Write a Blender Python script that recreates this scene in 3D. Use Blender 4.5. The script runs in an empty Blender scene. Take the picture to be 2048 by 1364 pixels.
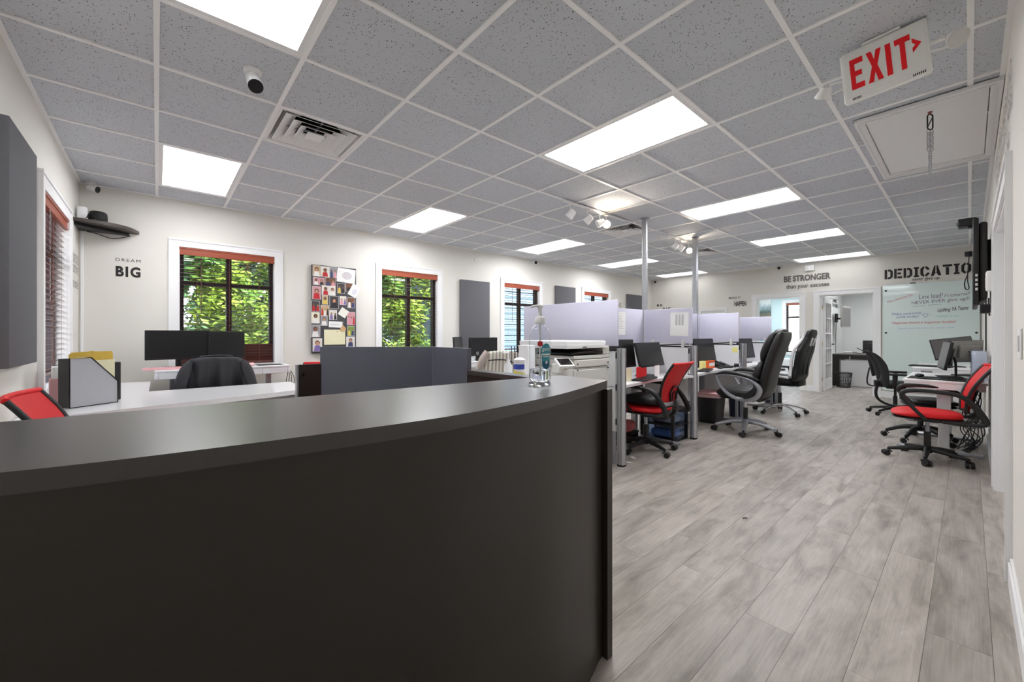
import bpy, bmesh, math, random
from mathutils import Vector, Matrix, Euler
D = bpy.data
SC = bpy.context.scene
C = SC.collection
PI = math.pi
R = math.radians
random.seed(7)

# ------------------------------------------------------------------ camera, world, sun, exposure
YAW = R(48.624)
cam_data = D.cameras.new('camera')
cam = D.objects.new('camera', cam_data)
C.objects.link(cam)
fw = Vector((math.cos(YAW), math.sin(YAW), 0)); rt = Vector((math.sin(YAW), -math.cos(YAW), 0)); up = Vector((0, 0, 1))
cam.matrix_world = Matrix(((rt.x, up.x, -fw.x, 0), (rt.y, up.y, -fw.y, 0), (rt.z, up.z, -fw.z, 1.219), (0, 0, 0, 1)))
cam_data.sensor_width = 36.0
cam_data.lens = 805.8 / 2048 * 36.0
cam_data.shift_y = -14.0 / 2048
cam_data.clip_start = 0.02
SC.camera = cam

SC.view_settings.view_transform = 'Standard'
SC.view_settings.look = 'None'
SC.view_settings.gamma = 1.0
SC.view_settings.use_curve_mapping = False
SC.view_settings.exposure = 1.0

world = D.worlds.new('world'); SC.world = world
world.use_nodes = True
wn = world.node_tree.nodes; wl = world.node_tree.links
sky = wn.new('ShaderNodeTexSky'); sky.sky_type = 'NISHITA'; sky.sun_disc = False
sky.sun_elevation = R(48); sky.sun_rotation = R(160); sky.air_density = 1.0; sky.dust_density = 2.0
hs = wn.new('ShaderNodeHueSaturation'); hs.inputs['Saturation'].default_value = 0.55
wl.new(sky.outputs[0], hs.inputs['Color'])
wl.new(hs.outputs[0], wn['Background'].inputs['Color'])
SKY_STRENGTH = 1.0
wn['Background'].inputs['Strength'].default_value = SKY_STRENGTH

sun_data = D.lights.new('sun', 'SUN'); sun_data.energy = 7.5; sun_data.angle = R(0.6); sun_data.color = (1.0, 0.95, 0.86)
sun = D.objects.new('sun', sun_data); C.objects.link(sun)
sun.rotation_euler = Vector((-0.30, 0.60, -0.80)).to_track_quat('-Z', 'Y').to_euler()
PANEL_ON, PANEL_MID, PANEL_DIM = 10.5, 11.0, 6.5      # radiance of the ceiling lamps: bright far ones, dimmer near ones

# ------------------------------------------------------------------ materials
def lin(c):
    out = []
    for v in c:
        v = v / 255.0
        out.append(v / 12.92 if v <= 0.04045 else ((v + 0.055) / 1.055) ** 2.4)
    return tuple(out) + (1.0,)

def M(name, col, rough=0.5, metal=0.0, var=0.0, scale=8.0, bump=0.0, bscale=60.0, stretch=None, spec=0.5, objvar=0.0, emit=None, trans=0.0, coat=0.0, ior=1.45):
    m = D.materials.new(name); m.use_nodes = True
    nt = m.node_tree; n = nt.nodes; l = nt.links; b = n['Principled BSDF']
    base = lin(col)
    b.inputs['Base Color'].default_value = base
    b.inputs['Roughness'].default_value = rough
    b.inputs['Metallic'].default_value = metal
    b.inputs['Specular IOR Level'].default_value = spec
    b.inputs['Transmission Weight'].default_value = trans
    b.inputs['Coat Weight'].default_value = coat
    b.inputs['IOR'].default_value = ior
    tc = n.new('ShaderNodeTexCoord')
    src = tc.outputs['Object']
    if stretch:
        mp = n.new('ShaderNodeMapping'); mp.inputs['Scale'].default_value = stretch
        l.new(src, mp.inputs['Vector']); src = mp.outputs[0]
    last = None
    if var > 0:
        nz = n.new('ShaderNodeTexNoise'); nz.inputs['Scale'].default_value = scale; nz.inputs['Detail'].default_value = 4
        l.new(src, nz.inputs['Vector'])
        mx = n.new('ShaderNodeMix'); mx.data_type = 'RGBA'
        mx.inputs['A'].default_value = tuple(max(0, v * (1 - var)) for v in base[:3]) + (1,)
        mx.inputs['B'].default_value = tuple(min(1, v * (1 + var)) for v in base[:3]) + (1,)
        l.new(nz.outputs['Fac'], mx.inputs['Factor']); last = mx.outputs['Result']
    if objvar > 0:
        oi = n.new('ShaderNodeObjectInfo'); mr = n.new('ShaderNodeMapRange')
        mr.inputs['To Min'].default_value = 1 - objvar; mr.inputs['To Max'].default_value = 1 + objvar
        l.new(oi.outputs['Random'], mr.inputs['Value'])
        hv = n.new('ShaderNodeHueSaturation'); l.new(mr.outputs[0], hv.inputs['Value'])
        if last: l.new(last, hv.inputs['Color'])
        else: hv.inputs['Color'].default_value = base
        last = hv.outputs[0]
    if last: l.new(last, b.inputs['Base Color'])
    if bump > 0:
        nb = n.new('ShaderNodeTexNoise'); nb.inputs['Scale'].default_value = bscale; nb.inputs['Detail'].default_value = 3
        l.new(src, nb.inputs['Vector'])
        bp = n.new('ShaderNodeBump'); bp.inputs['Strength'].default_value = bump; bp.inputs['Distance'].default_value = 0.004
        l.new(nb.outputs['Fac'], bp.inputs['Height']); l.new(bp.outputs[0], b.inputs['Normal'])
    if emit:
        b.inputs['Emission Color'].default_value = lin(emit[0]); b.inputs['Emission Strength'].default_value = emit[1]
    return m

m_wall = M('wall_paint', (226, 223, 216), 0.75, var=0.02, scale=1.5, bump=0.05, bscale=220)
m_white = M('white_trim_paint', (238, 238, 238), 0.4)
m_railing = M('white_ceiling_rail', (250, 250, 250), 0.45)
m_black = M('black_plastic', (30, 30, 31), 0.45, bump=0.08, bscale=400)
m_blackg = M('black_gloss', (20, 20, 21), 0.18)
m_screen = M('monitor_screen', (26, 26, 28), 0.3)
m_dark = M('dark_metal', (42, 42, 44), 0.4, 0.6)
m_alu = M('brushed_aluminium', (188, 190, 194), 0.34, 0.9, var=0.05, scale=30, stretch=(20, 20, 0.6))
m_galv = M('galvanised_steel', (172, 174, 178), 0.42, 0.65, var=0.12, scale=12)
m_chrome = M('chrome', (225, 225, 228), 0.1, 1.0)
m_silver = M('silver_plastic', (170, 172, 178), 0.3, 0.5)
m_red = M('red_fabric', (214, 18, 28), 0.55, bump=0.1, bscale=500)
m_redmesh = M('red_mesh_fabric', (205, 14, 26), 0.5, bump=0.25, bscale=600)
m_leather = M('black_leather', (33, 32, 32), 0.38, bump=0.25, bscale=90)
m_leather2 = M('black_gaming_leather', (30, 30, 31), 0.4, bump=0.15, bscale=120)
m_whiteleather = M('white_leather', (232, 232, 232), 0.4)
m_fabblack = M('black_mesh_fabric', (34, 34, 36), 0.7, bump=0.3, bscale=300)
m_lav = M('lavender_felt', (205, 204, 220), 0.9, var=0.04, scale=40, bump=0.12, bscale=500)
m_lam = M('white_laminate', (233, 233, 235), 0.35)
m_lamg = M('white_gloss_laminate', (238, 238, 240), 0.18, var=0.02, scale=6, stretch=(1, 30, 1))
m_grey = M('light_grey_plastic', (214, 214, 210), 0.45)
m_warmgrey = M('copier_grey', (219, 218, 211), 0.5)
m_panelgrey = M('acoustic_grey_fabric', (101, 101, 105), 0.9, var=0.05, scale=60, bump=0.3, bscale=500)
m_boardgrey = M('charcoal_canvas', (76, 76, 80), 0.85, bump=0.3, bscale=500)
m_esp = M('espresso_laminate', (46, 41, 37), 0.36, var=0.14, scale=18, stretch=(1, 1, 14), spec=0.55)
m_esptop = M('espresso_laminate_top', (50, 46, 45), 0.30, var=0.10, scale=20, stretch=(14, 1, 1), spec=0.95)
m_espsheen = M('black_laminate', (90, 93, 105), 0.36, var=0.16, scale=9, spec=0.8)  # grey-blue base colour holds the window sheen on the black laminate
m_brownpanel = M('dark_brown_laminate', (46, 35, 32), 0.4, var=0.2, scale=14, stretch=(1, 12, 12))
m_blind = M('dark_walnut_slat', (92, 52, 46), 0.26, coat=0.4, var=0.1, scale=10, stretch=(30, 1, 1), spec=0.7)
m_valance = M('cherry_valance', (158, 80, 58), 0.35, var=0.12, scale=12, stretch=(20, 1, 8))
m_bronze = M('dark_bronze_frame', (52, 42, 46), 0.4, 0.2)
m_cord = M('tan_cord', (150, 110, 90), 0.8)
m_paper = M('white_paper', (238, 238, 236), 0.8)
m_print = M('grey_print', (150, 150, 154), 0.9)
m_ink = M('black_decal', (36, 33, 33), 0.6)
m_ink2 = M('grey_decal', (104, 100, 98), 0.6)
m_exitred = M('exit_red', (246, 12, 30), 0.4)
m_exitwhite = M('exit_sign_plastic', (242, 242, 238), 0.4)
m_pink = M('pink_plastic', (233, 178, 180), 0.5)
m_yellowfolder = M('yellow_folder', (214, 180, 78), 0.7)
m_cream = M('cream_paper', (232, 226, 190), 0.8)
m_sticky = M('sticky_yellow', (240, 232, 150), 0.8)
m_orange = M('orange_plastic', (222, 96, 40), 0.5)
m_navy = M('navy_plastic', (38, 44, 66), 0.45)
m_cloth = M('charcoal_jacket', (52, 52, 56), 0.75, var=0.1, scale=12, bump=0.2, bscale=80)
m_tan = M('tan_plastic', (190, 160, 110), 0.5)
m_teal = M('teal_label', (64, 160, 180), 0.5)
m_blue = M('blue_label', (58, 78, 168), 0.5)
m_steelgrey = M('grey_monitor_back', (150, 148, 145), 0.45, 0.1)
m_officewall = M('office_grey_wall', (206, 208, 206), 0.8)
m_bluewall = M('pale_blue_wall', (206, 226, 230), 0.8)
m_duct = M('dark_duct', (24, 24, 26), 0.8)
m_rubber = M('black_rubber', (24, 24, 25), 0.7)
m_brass = M('brass', (190, 160, 96), 0.3, 0.9)
m_cable = M('black_cable', (22, 22, 24), 0.5)
m_skin = [M('skin_a', (196, 146, 118), 0.7), M('skin_b', (132, 90, 70), 0.7)]

def glass(name, tint=(255, 255, 255), gloss=0.06):
    m = D.materials.new(name); m.use_nodes = True
    nt = m.node_tree; n = nt.nodes; l = nt.links
    n.remove(n['Principled BSDF'])
    t = n.new('ShaderNodeBsdfTransparent'); t.inputs[0].default_value = lin(tint)
    g = n.new('ShaderNodeBsdfGlossy'); g.inputs['Roughness'].default_value = 0.02
    mx = n.new('ShaderNodeMixShader')
    lw = n.new('ShaderNodeLayerWeight'); lw.inputs['Blend'].default_value = 0.5
    pw_ = n.new('ShaderNodeMath'); pw_.operation = 'POWER'; pw_.inputs[1].default_value = 4.0
    mm = n.new('ShaderNodeMath'); mm.operation = 'MULTIPLY_ADD'; mm.inputs[1].default_value = 0.55; mm.inputs[2].default_value = gloss * 0.6
    l.new(lw.outputs['Facing'], pw_.inputs[0]); l.new(pw_.outputs[0], mm.inputs[0]); l.new(mm.outputs[0], mx.inputs[0])
    l.new(t.outputs[0], mx.inputs[1]); l.new(g.outputs[0], mx.inputs[2])
    l.new(mx.outputs[0], n['Material Output'].inputs['Surface'])
    return m
m_glass = glass('window_glass')
m_bottle = glass('clear_bottle_plastic', (250, 252, 254), 0.07)
m_bluebin = glass('clear_blue_plastic', (196, 212, 236), 0.10)
m_bag = glass('clear_bag_plastic', (240, 242, 246), 0.12)
m_liquid = M('clear_gel', (246, 248, 250), 0.02, trans=1.0, ior=1.33)
m_gboard = M('glass_whiteboard', (222, 237, 234), 0.06, spec=0.6, coat=0.3)

def tile_material():
    m = D.materials.new('speckled_ceiling_tile'); m.use_nodes = True
    nt = m.node_tree; n = nt.nodes; l = nt.links; b = n['Principled BSDF']
    b.inputs['Roughness'].default_value = 0.95
    geo = n.new('ShaderNodeNewGeometry')
    v = n.new('ShaderNodeTexVoronoi'); v.inputs['Scale'].default_value = 105; v.inputs['Randomness'].default_value = 1.0
    nz = n.new('ShaderNodeTexNoise'); nz.inputs['Scale'].default_value = 160; nz.inputs['Detail'].default_value = 2
    wob = n.new('ShaderNodeVectorMath'); wob.operation = 'MULTIPLY_ADD'
    wob.inputs[1].default_value = (0.006, 0.006, 0.006)
    l.new(nz.outputs['Color'], wob.inputs[0]); l.new(geo.outputs['Position'], wob.inputs[2])
    l.new(geo.outputs['Position'], nz.inputs['Vector']); l.new(wob.outputs[0], v.inputs['Vector'])
    sep = n.new('ShaderNodeSeparateColor'); l.new(v.outputs['Color'], sep.inputs[0])
    th = n.new('ShaderNodeMapRange'); th.inputs['From Min'].default_value = 0.42; th.inputs['From Max'].default_value = 1.0
    th.inputs['To Min'].default_value = 0.0; th.inputs['To Max'].default_value = 0.36
    l.new(sep.outputs[0], th.inputs['Value'])
    lt = n.new('ShaderNodeMath'); lt.operation = 'LESS_THAN'
    l.new(v.outputs['Distance'], lt.inputs[0]); l.new(th.outputs[0], lt.inputs[1])
    fine = n.new('ShaderNodeTexNoise'); fine.inputs['Scale'].default_value = 260; fine.inputs['Detail'].default_value = 3
    l.new(geo.outputs['Position'], fine.inputs['Vector'])
    base = n.new('ShaderNodeMix'); base.data_type = 'RGBA'
    base.inputs['A'].default_value = lin((192, 196, 203)); base.inputs['B'].default_value = lin((222, 226, 232))
    l.new(fine.outputs['Fac'], base.inputs['Factor'])
    mx = n.new('ShaderNodeMix'); mx.data_type = 'RGBA'
    mx.inputs['B'].default_value = lin((84, 84, 90))
    l.new(base.outputs['Result'], mx.inputs['A']); l.new(lt.outputs[0], mx.inputs['Factor'])
    oi = n.new('ShaderNodeObjectInfo'); mr = n.new('ShaderNodeMapRange')
    mr.inputs['To Min'].default_value = 0.95; mr.inputs['To Max'].default_value = 1.04
    l.new(oi.outputs['Random'], mr.inputs['Value'])
    hv = n.new('ShaderNodeHueSaturation'); l.new(mr.outputs[0], hv.inputs['Value']); l.new(mx.outputs['Result'], hv.inputs['Color'])
    l.new(hv.outputs[0], b.inputs['Base Color'])
    return m
m_tile = tile_material()

def plank_material():
    m = D.materials.new('grey_oak_plank'); m.use_nodes = True
    nt = m.node_tree; n = nt.nodes; l = nt.links; b = n['Principled BSDF']
    b.inputs['Roughness'].default_value = 0.42
    geo = n.new('ShaderNodeNewGeometry'); oi = n.new('ShaderNodeObjectInfo')
    off = n.new('ShaderNodeVectorMath'); off.operation = 'MULTIPLY_ADD'
    off.inputs[1].default_value = (37.0, 91.0, 0.0)
    comb = n.new('ShaderNodeCombineXYZ')
    for k in range(3): l.new(oi.outputs['Random'], comb.inputs[k])
    l.new(comb.outputs[0], off.inputs[0]); l.new(geo.outputs['Position'], off.inputs[2])
    mp = n.new('ShaderNodeMapping'); mp.inputs['Scale'].default_value = (1.5, 6.0, 1.0); l.new(off.outputs[0], mp.inputs['Vector'])
    big = n.new('ShaderNodeTexNoise'); big.inputs['Scale'].default_value = 1.6; big.inputs['Detail'].default_value = 6; big.inputs['Roughness'].default_value = 0.62; big.inputs['Distortion'].default_value = 0.5
    l.new(mp.outputs[0], big.inputs['Vector'])
    mp2 = n.new('ShaderNodeMapping'); mp2.inputs['Scale'].default_value = (4.0, 130.0, 1.0); l.new(off.outputs[0], mp2.inputs['Vector'])
    gr = n.new('ShaderNodeTexNoise'); gr.inputs['Scale'].default_value = 1.0; gr.inputs['Detail'].default_value = 4; gr.inputs['Distortion'].default_value = 0.4
    l.new(mp2.outputs[0], gr.inputs['Vector'])
    cr = n.new('ShaderNodeValToRGB'); e = cr.color_ramp.elements
    e[0].position = 0.30; e[0].color = lin((132, 124, 116)); e[1].position = 0.74; e[1].color = lin((188, 181, 174))
    ee = e.new(0.5); ee.color = lin((166, 158, 150))
    l.new(big.outputs['Fac'], cr.inputs[0])
    mr = n.new('ShaderNodeMapRange'); mr.inputs['From Min'].default_value = 0.3; mr.inputs['From Max'].default_value = 0.7
    mr.inputs['To Min'].default_value = 0.88; mr.inputs['To Max'].default_value = 1.08
    l.new(gr.outputs['Fac'], mr.inputs['Value'])
    h1 = n.new('ShaderNodeHueSaturation'); l.new(cr.outputs[0], h1.inputs['Color']); l.new(mr.outputs[0], h1.inputs['Value'])
    # knots and dark cracks
    wv = n.new('ShaderNodeTexVoronoi'); wv.feature = 'F1'; wv.inputs['Scale'].default_value = 1.0
    mp3 = n.new('ShaderNodeMapping'); mp3.inputs['Scale'].default_value = (1.1, 7.0, 1.0); l.new(off.outputs[0], mp3.inputs['Vector']); l.new(mp3.outputs[0], wv.inputs['Vector'])
    kr = n.new('ShaderNodeMapRange'); kr.inputs['From Min'].default_value = 0.02; kr.inputs['From Max'].default_value = 0.20; kr.inputs['To Min'].default_value = 0.72; kr.inputs['To Max'].default_value = 1.0
    l.new(wv.outputs['Distance'], kr.inputs['Value'])
    h3 = n.new('ShaderNodeHueSaturation'); l.new(h1.outputs[0], h3.inputs['Color']); l.new(kr.outputs[0], h3.inputs['Value'])
    m2 = n.new('ShaderNodeMapRange'); m2.inputs['To Min'].default_value = 0.86; m2.inputs['To Max'].default_value = 1.10
    l.new(oi.outputs['Random'], m2.inputs['Value'])
    h2 = n.new('ShaderNodeHueSaturation'); l.new(h3.outputs[0], h2.inputs['Color']); l.new(m2.outputs[0], h2.inputs['Value'])
    l.new(h2.outputs[0], b.inputs['Base Color'])
    bp = n.new('ShaderNodeBump'); bp.inputs['Strength'].default_value = 0.18; bp.inputs['Distance'].default_value = 0.002
    l.new(gr.outputs['Fac'], bp.inputs['Height']); l.new(bp.outputs[0], b.inputs['Normal'])
    return m
m_plank = plank_material()

def lamp_material(name, strength, col=(250, 251, 254)):
    m = D.materials.new(name); m.use_nodes = True
    nt = m.node_tree; n = nt.nodes; l = nt.links; b = n['Principled BSDF']
    b.inputs['Base Color'].default_value = lin((235, 235, 232)); b.inputs['Roughness'].default_value = 0.6
    b.inputs['Emission Color'].default_value = lin(col)
    # two tubes glow a little stronger behind the diffuser
    tc = n.new('ShaderNodeTexCoord'); sx = n.new('ShaderNodeSeparateXYZ'); l.new(tc.outputs['Object'], sx.inputs[0])
    mu = n.new('ShaderNodeMath'); mu.operation = 'MULTIPLY'; mu.inputs[1].default_value = 2 * PI / 0.29; l.new(sx.outputs[0], mu.inputs[0])
    cs = n.new('ShaderNodeMath'); cs.operation = 'COSINE'; l.new(mu.outputs[0], cs.inputs[0])
    mr = n.new('ShaderNodeMapRange'); mr.inputs['From Min'].default_value = -1; mr.inputs['To Min'].default_value = strength * 1.06; mr.inputs['To Max'].default_value = strength * 0.86
    l.new(cs.outputs[0], mr.inputs['Value']); l.new(mr.outputs[0], b.inputs['Emission Strength'])
    return m
m_lamp_on = lamp_material('lamp_diffuser_bright', PANEL_ON)
m_lamp_mid = lamp_material('lamp_diffuser_medium', PANEL_MID)
m_lamp_dim = lamp_material('lamp_diffuser_dim', PANEL_DIM)
m_lamp_soft = lamp_material('lamp_diffuser_soft', 9.0)
m_lamp_end = lamp_material('lamp_diffuser_end', 1.7)
m_bulb = M('hot_bulb', (255, 240, 210), 0.3, emit=((255, 226, 180), 60.0))

# ------------------------------------------------------------------ mesh building
class MB:
    def __init__(self):
        self.v = []; self.f = []; self.mi = []; self.T = Matrix(); self.k = 0
    def add(self, vs, fs):
        o = len(self.v)
        self.v += [self.T @ Vector(p) for p in vs]
        for f in fs:
            self.f.append([i + o for i in f]); self.mi.append(self.k)
        return self
    def box(self, a, b):
        x0, y0, z0 = a; x1, y1, z1 = b
        vs = [(x0, y0, z0), (x1, y0, z0), (x1, y1, z0), (x0, y1, z0), (x0, y0, z1), (x1, y0, z1), (x1, y1, z1), (x0, y1, z1)]
        return self.add(vs, [(0, 3, 2, 1), (4, 5, 6, 7), (0, 1, 5, 4), (1, 2, 6, 5), (2, 3, 7, 6), (3, 0, 4, 7)])
    def rbox(self, a, b, r=0.01, seg=2):
        bm = bmesh.new(); bmesh.ops.create_cube(bm, size=1.0)
        s = [abs(b[i] - a[i]) for i in range(3)]; c = [(a[i] + b[i]) / 2 for i in range(3)]
        for v in bm.verts: v.co = Vector((v.co.x * s[0] + c[0], v.co.y * s[1] + c[1], v.co.z * s[2] + c[2]))
        r = min(r, min(s) * 0.49)
        bmesh.ops.bevel(bm, geom=list(bm.edges), offset=r, segments=seg, profile=0.5, affect='EDGES')
        bm.verts.index_update()
        self.add([v.co[:] for v in bm.verts], [[v.index for v in f.verts] for f in bm.faces]); bm.free()
        return self
    def cyl(self, p0, p1, r0, r1=None, n=16):
        r1 = r0 if r1 is None else r1
        p0 = Vector(p0); p1 = Vector(p1); d = (p1 - p0).normalized()
        a = d.orthogonal().normalized(); b = d.cross(a)
        vs = []
        for p, r in ((p0, r0), (p1, r1)):
            for i in range(n):
                t = 2 * PI * i / n; vs.append(tuple(p + a * (r * math.cos(t)) + b * (r * math.sin(t))))
        fs = [(i, (i + 1) % n, n + (i + 1) % n, n + i) for i in range(n)] + [tuple(range(n))[::-1], tuple(range(n, 2 * n))]
        return self.add(vs, fs)
    def loft(self, rings, cap=True, closed=False):
        n = len(rings[0]); vs = [tuple(p) for r in rings for p in r]; fs = []
        m = len(rings)
        for j in range(m if closed else m - 1):
            j2 = (j + 1) % m
            for i in range(n):
                fs.append((j * n + i, j * n + (i + 1) % n, j2 * n + (i + 1) % n, j2 * n + i))
        if cap and not closed: fs += [tuple(range(n))[::-1], tuple(range((m - 1) * n, m * n))]
        return self.add(vs, fs)
    def tube(self, pts, r, n=8, smooth=0, closed=False):
        pts = [Vector(p) for p in pts]
        if smooth: pts = catmull(pts, smooth, closed)
        rs = r if isinstance(r, (list, tuple)) else [r] * len(pts)
        if len(rs) != len(pts): rs = [rs[0] + (rs[-1] - rs[0]) * i / (len(pts) - 1) for i in range(len(pts))]
        rings = []; a = None; m = len(pts)
        for i, p in enumerate(pts):
            if closed: d = pts[(i + 1) % m] - pts[i - 1]
            else: d = pts[min(i + 1, m - 1)] - pts[max(i - 1, 0)]
            d.normalize()
            if a is None: a = d.orthogonal().normalized()
            else:
                a = a - d * a.dot(d)
                a = a.normalized() if a.length > 1e-6 else d.orthogonal().normalized()
            b = d.cross(a)
            rings.append([p + a * (rs[i] * math.cos(2 * PI * k / n)) + b * (rs[i] * math.sin(2 * PI * k / n)) for k in range(n)])
        return self.loft(rings, closed=closed)
    def sweep(self, pts, side, w, h, n=12, p=2.6, smooth=0, closed=False):
        # super-ellipse section: w along 'side', h across; w, h numbers or per-point lists
        pts = [Vector(q) for q in pts]; k0 = len(pts)
        if smooth:
            ww = w if isinstance(w, (list, tuple)) else [w] * k0; hh = h if isinstance(h, (list, tuple)) else [h] * k0
            aux = catmull([Vector((ww[i], hh[i], 0)) for i in range(k0)], smooth, closed)
            pts = catmull(pts, smooth, closed); w = [q.x for q in aux]; h = [q.y for q in aux]
        m = len(pts)
        w = w if isinstance(w, (list, tuple)) else [w] * m; h = h if isinstance(h, (list, tuple)) else [h] * m
        side = Vector(side).normalized(); rings = []
        for i, q in enumerate(pts):
            d = (pts[(i + 1) % m] - pts[i - 1]) if closed else (pts[min(i + 1, m - 1)] - pts[max(i - 1, 0)])
            d.normalize(); nrm = side.cross(d).normalized()
            ring = []
            for k in range(n):
                t = 2 * PI * (k + 0.5) / n; c, s = math.cos(t), math.sin(t)
                ring.append(q + side * (w[i] / 2 * math.copysign(abs(c) ** (2 / p), c)) + nrm * (h[i] / 2 * math.copysign(abs(s) ** (2 / p), s)))
            rings.append(ring)
        return self.loft(rings, closed=closed)
    def lathe(self, prof, c=(0, 0, 0), n=24, cap=True):
        rings = [[(c[0] + r * math.cos(2 * PI * i / n), c[1] + r * math.sin(2 * PI * i / n), c[2] + z) for i in range(n)] for r, z in prof]
        return self.loft(rings, cap=cap)
    def prism(self, poly, z0, z1):
        n = len(poly)
        vs = [(x, y, z0) for x, y in poly] + [(x, y, z1) for x, y in poly]
        return self.add(vs, [tuple(range(n))[::-1], tuple(range(n, 2 * n))] + [(i, (i + 1) % n, n + (i + 1) % n, n + i) for i in range(n)])
    def build(self, name, mat, parent=None, smooth=None, loc=None, keep=False):
        me = D.meshes.new(name)
        me.from_pydata([tuple(p) for p in self.v], [], self.f)
        mats = mat if isinstance(mat, (list, tuple)) else [mat]
        for m in mats: me.materials.append(m)
        if len(mats) > 1: me.polygons.foreach_set('material_index', self.mi)
        if not keep:
            bm = bmesh.new(); bm.from_mesh(me); bmesh.ops.recalc_face_normals(bm, faces=bm.faces); bm.to_mesh(me); bm.free()
        if smooth:
            me.shade_smooth(); me.set_sharp_from_angle(angle=R(smooth))
        o = D.objects.new(name, me); C.objects.link(o)
        if parent: o.parent = parent
        if loc: o.location = loc
        return o

def catmull(pts, sub, closed=False):
    out = []; n = len(pts)
    for i in range(n if closed else n - 1):
        if closed: p = [pts[(i - 1) % n], pts[i], pts[(i + 1) % n], pts[(i + 2) % n]]
        else: p = [pts[max(i - 1, 0)], pts[i], pts[i + 1], pts[min(i + 2, n - 1)]]
        for s in range(sub):
            t = s / sub
            out.append(0.5 * ((2 * p[1]) + (p[2] - p[0]) * t + (2 * p[0] - 5 * p[1] + 4 * p[2] - p[3]) * t * t + (3 * p[1] - p[0] - 3 * p[2] + p[3]) * t ** 3))
    if not closed: out.append(pts[-1].copy())
    return out

def tag(o, label, cat, group=None):
    o['label'] = label; o['category'] = cat
    if group: o['group'] = group
    return o
def thing(name, label, cat, loc=(0, 0, 0), rz=0.0, group=None):
    o = D.objects.new(name, None); C.objects.link(o); o.location = loc; o.rotation_euler = (0, 0, rz); o.empty_display_size = 0.1
    return tag(o, label, cat, group)
def struct(o): o['kind'] = 'structure'; return o
def stuff(o): o['kind'] = 'stuff'; return o
def dup(o, parent=None):
    c = o.copy(); C.objects.link(c)
    if parent: c.parent = parent
    for ch in list(o.children): dup(ch, c)
    return c
def again(mesh_obj, loc, parent, rot=None):
    c = mesh_obj.copy(); C.objects.link(c); c.location = loc; c.parent = parent
    if rot: c.rotation_euler = rot
    return c

def text_mesh(body, w=None, h=None, bold=0.0, depth=0.0008, shear=0.0, space=1.0):
    cu = D.curves.new('t', 'FONT'); cu.body = body; cu.size = 1.0; cu.offset = bold; cu.shear = shear; cu.space_character = space; cu.resolution_u = 3
    o = D.objects.new('t', cu); C.objects.link(o)
    dg = bpy.context.evaluated_depsgraph_get(); me = D.meshes.new_from_object(o.evaluated_get(dg))
    D.objects.remove(o); D.curves.remove(cu)
    xs = [v.co.x for v in me.vertices]; ys = [v.co.y for v in me.vertices]
    x0, x1, y0, y1 = min(xs), max(xs), min(ys), max(ys)
    sx = w / (x1 - x0) if w else None; sy = h / (y1 - y0) if h else None
    sx = sx or sy; sy = sy or sx
    vs = [((v.co.x - x0) * sx, (v.co.y - y0) * sy, depth) for v in me.vertices]
    fs = [list(p.vertices) for p in me.polygons]
    D.meshes.remove(me)
    return vs, fs
def frame(origin, right, up, normal):
    r, u, n, o = Vector(right), Vector(up), Vector(normal), Vector(origin)
    return Matrix(((r.x, u.x, n.x, o.x), (r.y, u.y, n.y, o.y), (r.z, u.z, n.z, o.z), (0, 0, 0, 1)))
UP = (0, 0, 1)
def F_win(x, z, y=5.945): return frame((x, y, z), (1, 0, 0), UP, (0, -1, 0))       # on the window wall, origin lower left
def F_far(y, z, x=10.495): return frame((x, y, z), (0, -1, 0), UP, (-1, 0, 0))      # on the far wall
def F_left(y, z, x=-0.59): return frame((x, y, z), (0, 1, 0), UP, (1, 0, 0))        # on the left wall
def F_right(x, z, y=-0.135): return frame((x, y, z), (-1, 0, 0), UP, (0, 1, 0))     # on the right wall
def put_text(mb, T, *a, **k):
    vs, fs = text_mesh(*a, **k); old = mb.T; mb.T = T; mb.add(vs, fs); mb.T = old
# ------------------------------------------------------------------ the room shell
XL, XR, YB, YW, H = -0.595, 10.5, -0.14, 5.945, 2.743

def root_struct(name, loc=(0, 0, 0)):
    o = D.objects.new(name, None); C.objects.link(o); o.location = loc; return struct(o)

# floor: slab with single vinyl planks
m_slab = M('floor_joint', (92, 86, 80), 0.8)
floor = struct(MB().box((XL - 0.2, -3.2, -0.12), (14.6, 6.6, -0.004)).build('floor', m_slab))
PW, PL, GAP = 0.177, 1.215, 0.0012
plank_me = None
nrow = 0
far_mb = MB(); count = 0
rows = [k for k in range(-20, 34)]
for k in rows:
    y0 = 0.118 + k * PW; y1 = y0 + PW
    if y1 < -3.0 or y0 > YW + 0.1: continue
    offs = {3: 3.59, 4: 3.30, 2: 4.36, 1: 2.67, 5: 3.60, 6: 3.22, 0: 3.1}.get(k, random.random() * PL) % PL
    xs = [XL - 0.02] + [offs + j * PL for j in range(-2, 14) if XL < offs + j * PL < 14.4] + [14.5]
    for x0, x1 in zip(xs, xs[1:]):
        if x1 - x0 < 0.02: continue
        if k < -2 and x0 > 5.2: continue
        if x1 > 10.7 and (y0 > 4.7 or y0 < -0.2): continue
        vis = -0.36 < y0 < 2.35 and x1 > 0.9
        if vis and count < 290:
            w = 1.0
            o = MB().box((x0 + GAP / 2, y0 + GAP / 2, -0.006), (x1 - GAP / 2, y1 - GAP / 2, 0.0)).build('plank', m_plank, floor); count += 1
        else:
            far_mb.box((x0 + GAP / 2, y0 + GAP / 2, -0.006), (x1 - GAP / 2, y1 - GAP / 2, 0.0))
stuff(far_mb.build('plank_field', m_plank, floor))

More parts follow.
